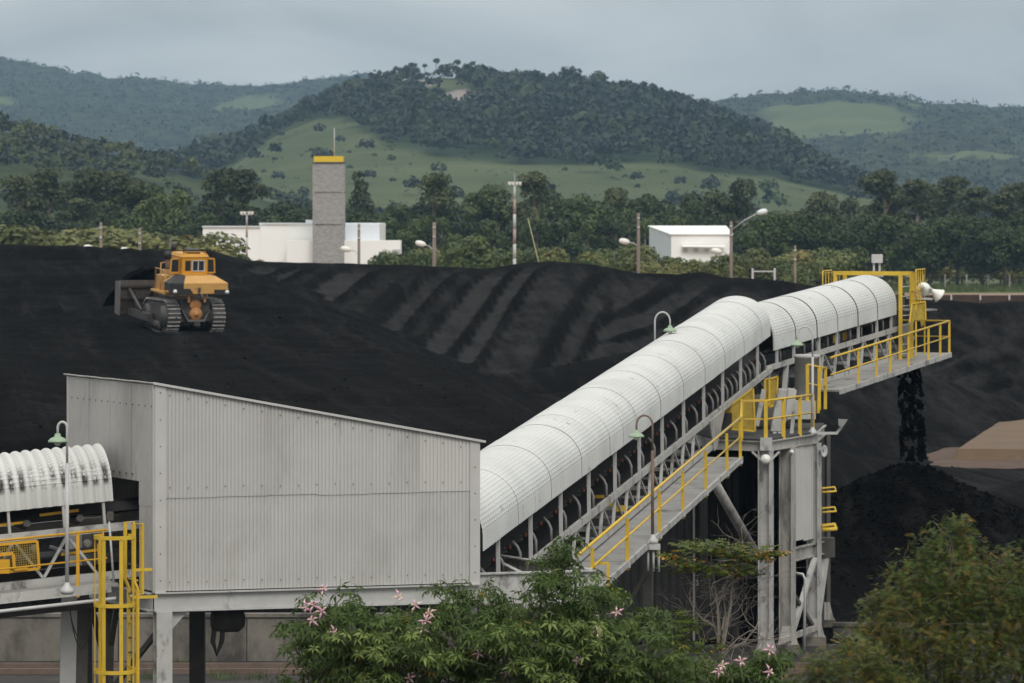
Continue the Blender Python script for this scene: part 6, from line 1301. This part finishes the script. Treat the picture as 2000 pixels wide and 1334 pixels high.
N0 = 5200; X = rr.uniform(-260, 260, N0); Y = rr.uniform(890, 1430, N0); z = hill_left(X, Y); keep = (fbm(X*.012, Y*.012, 28, 4) < .06) & ((X < -60) | (rr.rand(N0) < .45)); X, Y, z = X[keep], Y[keep], z[keep]; s = rr.uniform(1.6, 3.6, len(X))
o = forest('ridge_forest', np.stack([X, Y, z+s*.8, s], 1), rr, 50, GS['forest2']); tag(o, 'mixed scrub forest on the low ridge behind the tree line', 'forest')
GS['forest3'] = leafmat('mountain canopy', (.016, .026, .013), (.028, .041, .018), (.042, .054, .024), .02, .0, .15, True)
o = forest('mountain_forest', np.concatenate(MTREES), rr, 10, GS['forest3']); tag(o, 'distant forest canopy on the far mountains', 'forest')
# small palms on the hill's skyline
pm_rr = np.random.RandomState(9); mbp = MB(); mbp.tube([V((0, 0, -1)), V((0, 0, 7))], .28, 5); ptr = mbp.mesh('trunk', GS['bark'])
v, f = leafcloud(pm_rr, [(0, 0, 7.6, 2.6, 2.6, 1.3), (1.2, 0, 7.2, 1.5, 1.5, 1.0)], 130, .9); pcr = npmesh('crown', v, f, LFM['dark'])
for i, x in enumerate((742, 803, 810, 830, 852, 893)):
    X_ = (x-1000)*YM/F; zz = float(hill_main(np.array([X_]), np.array([YM]))[0])
    t = thing('skyline_tree', f'small lone tree on the hilltop skyline, {NUM[i]} from the left', 'tree', (X_, YM, zz+1), group='lone trees on the skyline'); t.rotation_euler = (0, 0, i*1.3); sc = (.55, .8, .75, .65, .95, .9)[i]; t.scale = (sc*.8, sc*.8, sc)
    for nme, me_ in (('crown', pcr), ('trunk', ptr)): o = bpy.data.objects.new(nme, me_); COL.objects.link(o); o.parent = t
# ---- grass strip behind the coal at the right
def blades(name, n, fn, hgt, mat_, rr):
    P = fn(rr, n); a = rr.uniform(0, 6.28, n); w = .05*hgt; hh = hgt*rr.uniform(.5, 1.3, n); dx, dy = np.cos(a), np.sin(a)
    v = np.stack([np.stack([P[:, 0]-dx*w, P[:, 1]-dy*w, P[:, 2]], 1), np.stack([P[:, 0]+dx*w, P[:, 1]+dy*w, P[:, 2]], 1), np.stack([P[:, 0]+dy*hh*.3, P[:, 1]-dx*hh*.3, P[:, 2]+hh], 1)], 1)
    return tag(link(name, npmesh(name, v.reshape(-1, 3), np.arange(n*3).reshape(-1, 3), mat_)), kind='stuff')
o = blades('tall_grass', 14000, lambda r_, n: np.stack([r_.uniform(40, 95, n), r_.uniform(612, 655, n), np.zeros(n)], 1), .9, LFM['mid'], rr); tag(o, 'tall green grass along the wire fence', 'grass')
# ------------------------------------------------------------------ silk floss tree in front
def silk_tree():
    d0 = 46.0; rr = np.random.RandomState(21); r_ = random.Random(21)
    base = W(1010, HZ, d0); base.z = 0
    t = thing('silk_floss_tree', 'broad green tree with pink starry flowers in the foreground', 'tree', base)
    bark = mat('green grey bark', (.11, .115, .07), .85, .3, 8)
    lm = leafmat('palmate leaves', (.06, .10, .022), (.16, .225, .055), (.23, .29, .085), 3.5, .55, .3)
    lm2 = leafmat('yellowing leaves', (.16, .13, .02), (.26, .19, .03), None, 4, .5, .3)
    # leaf variants: five to seven leaflets radiating, drooping
    def leaf_mesh(seed, m):
        q = random.Random(seed); mb = MB(); n = q.choice((5, 6, 7)); 
        for k in range(n):
            a = (k-(n-1)/2)*(2*math.pi*.80/n)+q.uniform(-.1, .1); l = .105*q.uniform(.8, 1.15)*(1-.15*abs(k-(n-1)/2)/n); w = l*.155; dr = q.uniform(.35, 1.0)
            dx, dy = math.cos(a), math.sin(a); px, py = -dy, dx
            def P(u, s, z=0): return V((dx*u+px*s, dy*u+py*s, -dr*u*u*5.5+z))
            mb.faces([P(.012, 0), P(l*.45, w, .006), P(l*.55, 0, -.004), P(l*.45, -w, .006), P(l, 0)], [(0, 2, 1), (0, 3, 2), (1, 2, 4), (2, 3, 4)])
        mb.tube([V((-.07, 0, .035)), V((0, 0, 0))], .0025, 3, False)
        return mb.mesh('leaf', m)
    LV = [leaf_mesh(s, lm) for s in range(6)]+[leaf_mesh(9, lm2)]
    cl = [(630, 1195, 62, 0), (600, 1265, 55, .3), (690, 1250, 80, -.4), (650, 1330, 70, .2), (760, 1245, 75, -.5), (830, 1215, 60, .3), (800, 1310, 90, -.6), (885, 1185, 50, .2), (900, 1255, 85, -.3), (960, 1205, 65, .4), (985, 1300, 100, -.7), (1010, 1225, 60, .1), (1060, 1150, 38, .2), (1095, 1090, 45, .3), (1125, 1135, 55, .0), (1055, 1260, 80, -.5), (1110, 1215, 70, .2), (1150, 1290, 90, -.5), (1185, 1215, 75, .3), (1235, 1265, 70, -.2), (1275, 1215, 42, .3), (1250, 1325, 80, .2), (590, 1330, 45, .5), (720, 1350, 80, -.2), (880, 1350, 90, .3), (1080, 1350, 95, .1), (1190, 1350, 90, -.3), (1360, 1325, 45, .2), (1425, 1312, 50, 0), (1500, 1295, 42, .2), (1470, 1340, 60, .4), (1320, 1350, 60, 0)]
    shoots = []
    fork = W(1000, 1600, d0)
    limbs = [W(700, 1420, d0-.2), W(850, 1430, d0+.3), W(1000, 1420, d0-.4), W(1120, 1400, d0+.2), W(1240, 1420, d0), W(1400, 1430, d0+.4), W(620, 1440, d0+.3)]
    mb = MB(); mb.tube([base, Z(base, 1.6)+V((.1, 0, 0)), fork], [.26, .22, .16], 10)
    for l in limbs: mb.tube([fork, fork.lerp(l, .5)+V((0, 0, -.12)), l], [.12, .085, .06], 7, False)
    mb.build('trunk', bark, t)
    bm_ = MB()
    for (x, y, r, dz) in cl:
        c = W(x, y, d0+dz); l = min(limbs, key=lambda q: (q-c).length); m = l.lerp(c, .55)+V((r_.uniform(-.08, .08), r_.uniform(-.1, .1), -.10)); rad = r*d0/F
        bm_.tube([l, m, c], [.032, .022, .014], 6, False)
        ns = max(4, int(r*r/250))
        for k in range(ns):
            a = r_.uniform(0, 6.28); u = r_.uniform(.2, 1.25)**.6; e = c+V((math.cos(a)*rad*u*1.05, r_.uniform(-.55, .55), math.sin(a)*rad*u*.85)); 
            bm_.tube([c.lerp(m, r_.uniform(0, .5)), c.lerp(e, .5)+V((0, 0, -.03)), e], [.009, .007, .004], 4, False); shoots.append((e, (e-c).normalized() if (e-c).length > .01 else UP))
    bm_.build('branches', bark, t)
    leaves = []
    for e, dr in shoots:
        nl = r_.randint(6, 11)
        for k in range(nl):
            a = 2.4*k+r_.uniform(-.4, .4); off = V((math.cos(a), math.sin(a), r_.uniform(-.35, .55))); p = e+off*r_.uniform(.06, .17)-dr*r_.uniform(0, .16)
            yaw = math.atan2(off.y, off.x); m = Matrix.Translation(p) @ Matrix.Rotation(yaw, 4, 'Z') @ Matrix.Rotation(r_.uniform(.1, 1.0), 4, 'Y') @ Matrix.Rotation(r_.uniform(-.5, .5), 4, 'X') @ Matrix.Scale(r_.uniform(.75, 1.25), 4)
            leaves.append((p.y, m, 6 if r_.random() < .012 else r_.randrange(6)))
    leaves.sort(key=lambda q: q[0]); iv = Matrix.Translation(-base)
    vis = [q for q in leaves if (lambda p: HZ+(CAMZ-p.z)*F/p.y < 1334)(q[1].translation)]
    front = vis[:300]; fs = set(id(q) for q in front)
    for q in front:
        o = bpy.data.objects.new('leaf', LV[q[2]]); COL.objects.link(o); o.parent = t; o.matrix_local = iv @ q[1]
    for mi, mm in ((0, lm), (1, lm2)):
        vs = []; fc = []; nv = 0
        for q in leaves:
            if id(q) in fs or (q[2] == 6) != (mi == 1): continue
            me = LV[q[2]]; M_ = np.array(iv @ q[1]); co = np.empty(len(me.vertices)*3, np.float32); me.vertices.foreach_get('co', co); co = co.reshape(-1, 3) @ M_[:3, :3].T+M_[:3, 3]
            for p in me.polygons: fc.append(tuple(i+nv for i in p.vertices))
            vs.append(co); nv += len(co)
        if not vs: continue
        me = bpy.data.meshes.new('foliage'); me.from_pydata([tuple(x) for x in np.concatenate(vs)], [], fc); me.materials.append(mm); me.update()
        o = bpy.data.objects.new('foliage', me); COL.objects.link(o); o.parent = t; o['kind'] = 'stuff'
    # flowers: five narrow recurved petals and a cream centre
    pet = mat('pink petal', (.66, .36, .47), .6, .2, 30, ((.80, .72, .52), .50, 14, (1, 1, 1))); cen = mat('cream stamen', (.75, .66, .35), .6, .1, 30)
    for i, (x, y) in enumerate([(597, 1187), (612, 1182), (630, 1150), (628, 1195), (652, 1234), (610, 1212), (779, 1166), (812, 1183), (832, 1212), (838, 1198), (826, 1228), (935, 1277), (987, 1312), (1004, 1286), (1168, 1236), (1205, 1196), (1128, 1292), (1412, 1300), (1404, 1312), (1503, 1270), (1502, 1312), (1448, 1292), (1056, 1322), (800, 1325)]):
        p = W(x, y, d0-.75); q = random.Random(50+i); mb = MB(); ax = V((q.uniform(-.5, .5), -.8, q.uniform(.0, .6))).normalized(); a0 = ax.cross(UP).normalized(); b0_ = ax.cross(a0)
        for k in range(5):
            a = 2*math.pi*k/5+q.uniform(-.2, .2); o1 = a0*math.cos(a)+b0_*math.sin(a); l = .085*q.uniform(.7, 1.2); tt = ax.cross(o1)
            mb.faces([p, p+o1*l*.5+tt*.011+ax*.02, p+o1*l*.5+ax*.028, p+o1*l*.5-tt*.011+ax*.02, p+o1*l-ax*q.uniform(.0, .03)], [(0, 2, 1), (0, 3, 2), (1, 2, 4), (2, 3, 4)])
        fo = mb.build('flower', pet, t); MB().tube([p-ax*.05, p+ax*.055], [.006, .004], 5).build('stamen', cen, fo)
silk_tree()
# ------------------------------------------------------------------ fine leaved tree at the right
def sprays(rr, C, size, col, nl=6):
    """compound leaves: nl pairs of narrow leaflets on a rachis; C (n,3)"""
    n = len(C); d = rr.normal(size=(n, 3)); d[:, 2] = d[:, 2]*.5-.15; d /= np.linalg.norm(d, axis=1)[:, None]; up = np.tile([0, 0, 1.0], (n, 1))+rr.normal(scale=.35, size=(n, 3)); s = np.cross(d, up); s /= np.linalg.norm(s, axis=1)[:, None]
    L_ = size*rr.uniform(.6, 1.3, n)[:, None]; V_ = []; 
    for k in range(nl):
        t = .15+.85*k/(nl-1); w = L_*.26*math.sin(math.pi*(.25+.65*k/(nl-1)))
        p = C+d*L_*t; dr = np.array([0, 0, -1.0])*L_*(.12*t*t); p = p+dr
        for sg in (-1, 1):
            tip = p+s*sg*w+d*L_*.05+np.array([0, 0, -.10])*w; b = d*L_*.034
            V_.append(np.stack([p-b, tip-b*.3, tip+b, p+b], 1))
    V_ = np.concatenate(V_, 0); N_ = len(V_); cc = np.tile(col, (2*nl, 1)); return V_.reshape(-1, 3), np.arange(N_*4).reshape(-1, 4), np.repeat(cc, 4, 0)
def fine_tree(name, label, x0, d0, clusters, size, per, lmat, colf, seed, twigs=True, pods=0, trunk_r=.1, base_x=None):
    rr = np.random.RandomState(seed); r_ = random.Random(seed); base = W(x0, HZ, d0); base.z = 0
    t = thing(name, label, 'tree', base); bark = GS['bark']; mb = MB(); zf = min(W(0, c[1]+c[2]*1.6, d0).z for c in clusters); zf = max(.8, zf-.3)
    fork = V((base.x, base.y, zf*.75)); mb.tube([base-V((0, 0, .1)), base.lerp(fork, .5)+V((.08, 0, 0)), fork], [trunk_r, trunk_r*.8, trunk_r*.6], 8)
    C = []; tw = MB()
    for (x, y, r, dz) in clusters:
        c = W(x, y, d0+dz); rad = r*d0/F; s = fork.lerp(c, .25); mb.tube([fork, s.lerp(c, .45)+V((r_.uniform(-.1, .1), r_.uniform(-.1, .1), .05)), c], [trunk_r*.45, trunk_r*.22, trunk_r*.09], 5, False)
        n = int(per*r*r/1000); q = rr.normal(size=(n, 3)); q /= np.linalg.norm(q, axis=1)[:, None]; q *= (rr.rand(n, 1)**.45); q[:, 2] *= .8; q[:, 1] *= .9; P = np.array(c)+q*rad*rr.uniform(.9, 1.45, (n, 1)); C.append(P)
        for k in range(min(14, n//6)): tw.tube([c, c.lerp(V(P[k]), .5)+V((0, 0, -.02)), V(P[k])], [trunk_r*.07, trunk_r*.05, trunk_r*.03], 3, False)
    mb.build('trunk', bark, t); tw.build('twigs', bark, t)
    C = np.concatenate(C); v, f, col = sprays(rr, C, size, colf(rr, C)); me = npmesh('foliage', v-np.array(base), f, lmat, False, None, col); o = link('foliage', me, t); o['kind'] = 'stuff'
    return t, C
def cf(rr, C):
    n = len(C); k = rr.rand(n)+.25*np.array([mnoise.noise(V(c)*1.4) for c in C]); c = np.ones((n, 4)); c[:, :3] = np.where(k[:, None] < .60, (.75, 1.0, .75), np.where(k[:, None] < .84, (1.35, 1.15, .8), (1.8, 1.0, .65))); c[:, :3] *= rr.uniform(.7, 1.25, (n, 1)); return c
GS['fine'] = leafmat('fine pinnate leaves', (.06, .082, .019), (.13, .15, .038), (.19, .19, .055), 1.6, .0, .3, True)
fine_tree('acacia_tree', 'fine leaved olive green tree with brownish tips in the right foreground', 1850, 62, [(1860, 1055, 55, 0), (1830, 1090, 60, .3), (1780, 1140, 60, -.2), (1850, 1150, 80, -.5), (1740, 1200, 55, .3), (1715, 1175, 36, .1), (1708, 1235, 48, .2), (1800, 1220, 85, -.6), (1900, 1110, 55, .4), (1920, 1180, 85, -.3), (1980, 1110, 60, .3), (1990, 1180, 85, 0), (1740, 1270, 70, -.2), (1840, 1290, 95, -.7), (1930, 1280, 95, -.5), (2010, 1280, 90, 0), (1760, 1340, 80, -.3), (1870, 1360, 90, 0), (1980, 1360, 90, .2), (1880, 1025, 22, 0), (2050, 1200, 90, .3), (2060, 1120, 60, .2)], .125, 175, GS['fine'], cf, 31, trunk_r=.16)
fine_tree('thin_shrub', 'thin yellowish shrub with orange leaves left of the right hand tree', 1650, 60, [(1640, 1310, 52, 0), (1690, 1290, 48, .2), (1600, 1300, 34, .1), (1545, 1335, 30, .1), (1590, 1335, 35, .1), (1650, 1265, 28, .3), (1700, 1345, 55, .1), (1615, 1360, 45, .2), (1740, 1340, 50, .3)], .12, 230, GS['fine'], cf, 33, trunk_r=.05)
# ------------------------------------------------------------------ sparse tree with bare branches
def sparse_tree():
    d0 = 72.0; r_ = random.Random(5); base = W(1410, HZ, d0); base.z = 0
    t = thing('sparse_tree', 'sparse half bare tree with yellow green top in front of the tower', 'tree', base)
    bk = mat('pale twig bark', (.20, .175, .15), .85, .25, 6); mb = MB(); fork = W(1405, 1300, d0)
    mb.tube([base, base.lerp(fork, .5)+V((.05, 0, 0)), fork], [.09, .075, .05], 7)
    tips = []
    def grow(p, dirv, l, r, lev):
        pts = [p]; q = p; dv = dirv.copy()
        for k in range(4):
            dv = (dv+V((r_.uniform(-.5, .5), r_.uniform(-.4, .4), r_.uniform(-.35, .4)))).normalized(); q = q+dv*l/4; pts.append(q)
        mb.tube(pts, [r*(1-.17*k) for k in range(5)], 4 if lev else 5, False)
        if lev >= 3: return
        for k in range(r_.choice((3, 4))):
            s = pts[r_.randint(1, 4)]; nd = (dv+V((r_.uniform(-1.3, 1.3), r_.uniform(-.7, .7), r_.uniform(-.8, .8)))).normalized(); grow(s, nd, l*r_.uniform(.5, .8), r*.5, lev+1)
    for x, y in ((1330, 1110), (1380, 1070), (1430, 1080), (1480, 1110), (1300, 1180), (1500, 1180), (1350, 1160), (1450, 1160), (1310, 1140), (1520, 1130), (1400, 1100)):
        tp = W(x, y, d0+r_.uniform(-.4, .4)); grow(fork+V((r_.uniform(-.1, .1), 0, r_.uniform(-.6, .9))), ((tp-fork).normalized()+V((r_.uniform(-.7, .7), r_.uniform(-.4, .4), r_.uniform(-.5, .1)))).normalized(), (tp-fork).length*r_.uniform(.5, .75), .017, 0)
    for x, y in ((1388, 1080), (1436, 1075)): mb.tube([fork, fork.lerp(W(x, y, d0), .5)+V((.05, 0, 0)), W(x, y, d0)], [.03, .022, .012], 5, False)
    mb.build('branches', bk, t)
    gl = leafmat('yellow green leaves', (.06, .09, .012), (.13, .17, .025), (.20, .20, .03), 5, .4, .35); ol = leafmat('orange leaves', (.40, .16, .02), (.55, .25, .03), None, 5, .4, .35)
    G = MB(); O = MB()
    for (x, y, rx, ry, n, po) in ((1395, 1068, 75, 14, 150, .03), (1340, 1100, 40, 14, 70, .08), (1450, 1080, 55, 16, 110, .1), (1310, 1085, 22, 8, 26, .3), (1500, 1085, 20, 16, 30, .35), (1440, 1110, 50, 14, 70, .06), (1390, 1110, 40, 12, 60, .03), (1350, 1215, 30, 16, 34, .02), (1310, 1240, 40, 22, 44, .02), (1360, 1262, 50, 20, 50, .03), (1330, 1195, 30, 10, 20, .02), (1525, 1080, 20, 8, 10, .3)):
        for k in range(n*2):
            p = W(x+r_.gauss(0, .5)*rx, y+r_.gauss(0, .5)*ry, d0+r_.uniform(-.6, .6)); a = r_.uniform(0, 6.28); l = r_.uniform(.06, .11); dv = V((math.cos(a), math.sin(a), r_.uniform(-.9, .1))).normalized(); s = dv.cross(V((r_.uniform(-.3, .3), r_.uniform(-.3, .3), 1))).normalized()
            for j in range(3):
                b = p+s*(j-1)*.05; (O if r_.random() < po else G).poly([b, b+dv*l*.5+s*l*.3, b+dv*l, b+dv*l*.5-s*l*.3])
    for nme, m_, mm in (('foliage', G, gl), ('orange_foliage', O, ol)): o = m_.build(nme, mm, t); o['kind'] = 'stuff'
sparse_tree()
# weeds along the wall foot
def wf(r_, n):
    c = [(350, 1300), (385, 1295), (420, 1318), (300, 1325), (440, 1326), (120, 1300), (500, 1325)]; P = []
    for i in range(n): x, y = c[i % len(c)]; d = 12*F/(y-HZ); P.append(((x-1000+r_.normal(0, 14))*d/F, d+r_.normal(0, .25), 0))
    return np.array(P)
o = blades('weeds', 420, wf, .22, LFM['mid'], rr); tag(o, 'small green weeds by the foot of the stained wall', 'weeds')
# ------------------------------------------------------------------ haze
hz_m = bpy.data.materials.new('haze air'); hz_m.use_nodes = True; nt = hz_m.node_tree; nt.nodes.clear(); out = nt.nodes.new('ShaderNodeOutputMaterial'); pv = nt.nodes.new('ShaderNodeVolumePrincipled')
pv.inputs['Color'].default_value = (.47, .72, 1.0, 1); pv.inputs['Density'].default_value = 8.2e-5; pv.inputs['Anisotropy'].default_value = 0.0
nt.links.new(pv.outputs[0], out.inputs['Volume'])
HB = MB().hexa([(-3200, -60, -1.2), (3200, -60, -1.2), (3200, 6500, -1.2), (-3200, 6500, -1.2)], [(-3200, -60, 262), (3200, -60, 262), (3200, 6500, 262), (-3200, 6500, 262)]).build('haze', hz_m); tag(HB, kind='stuff')
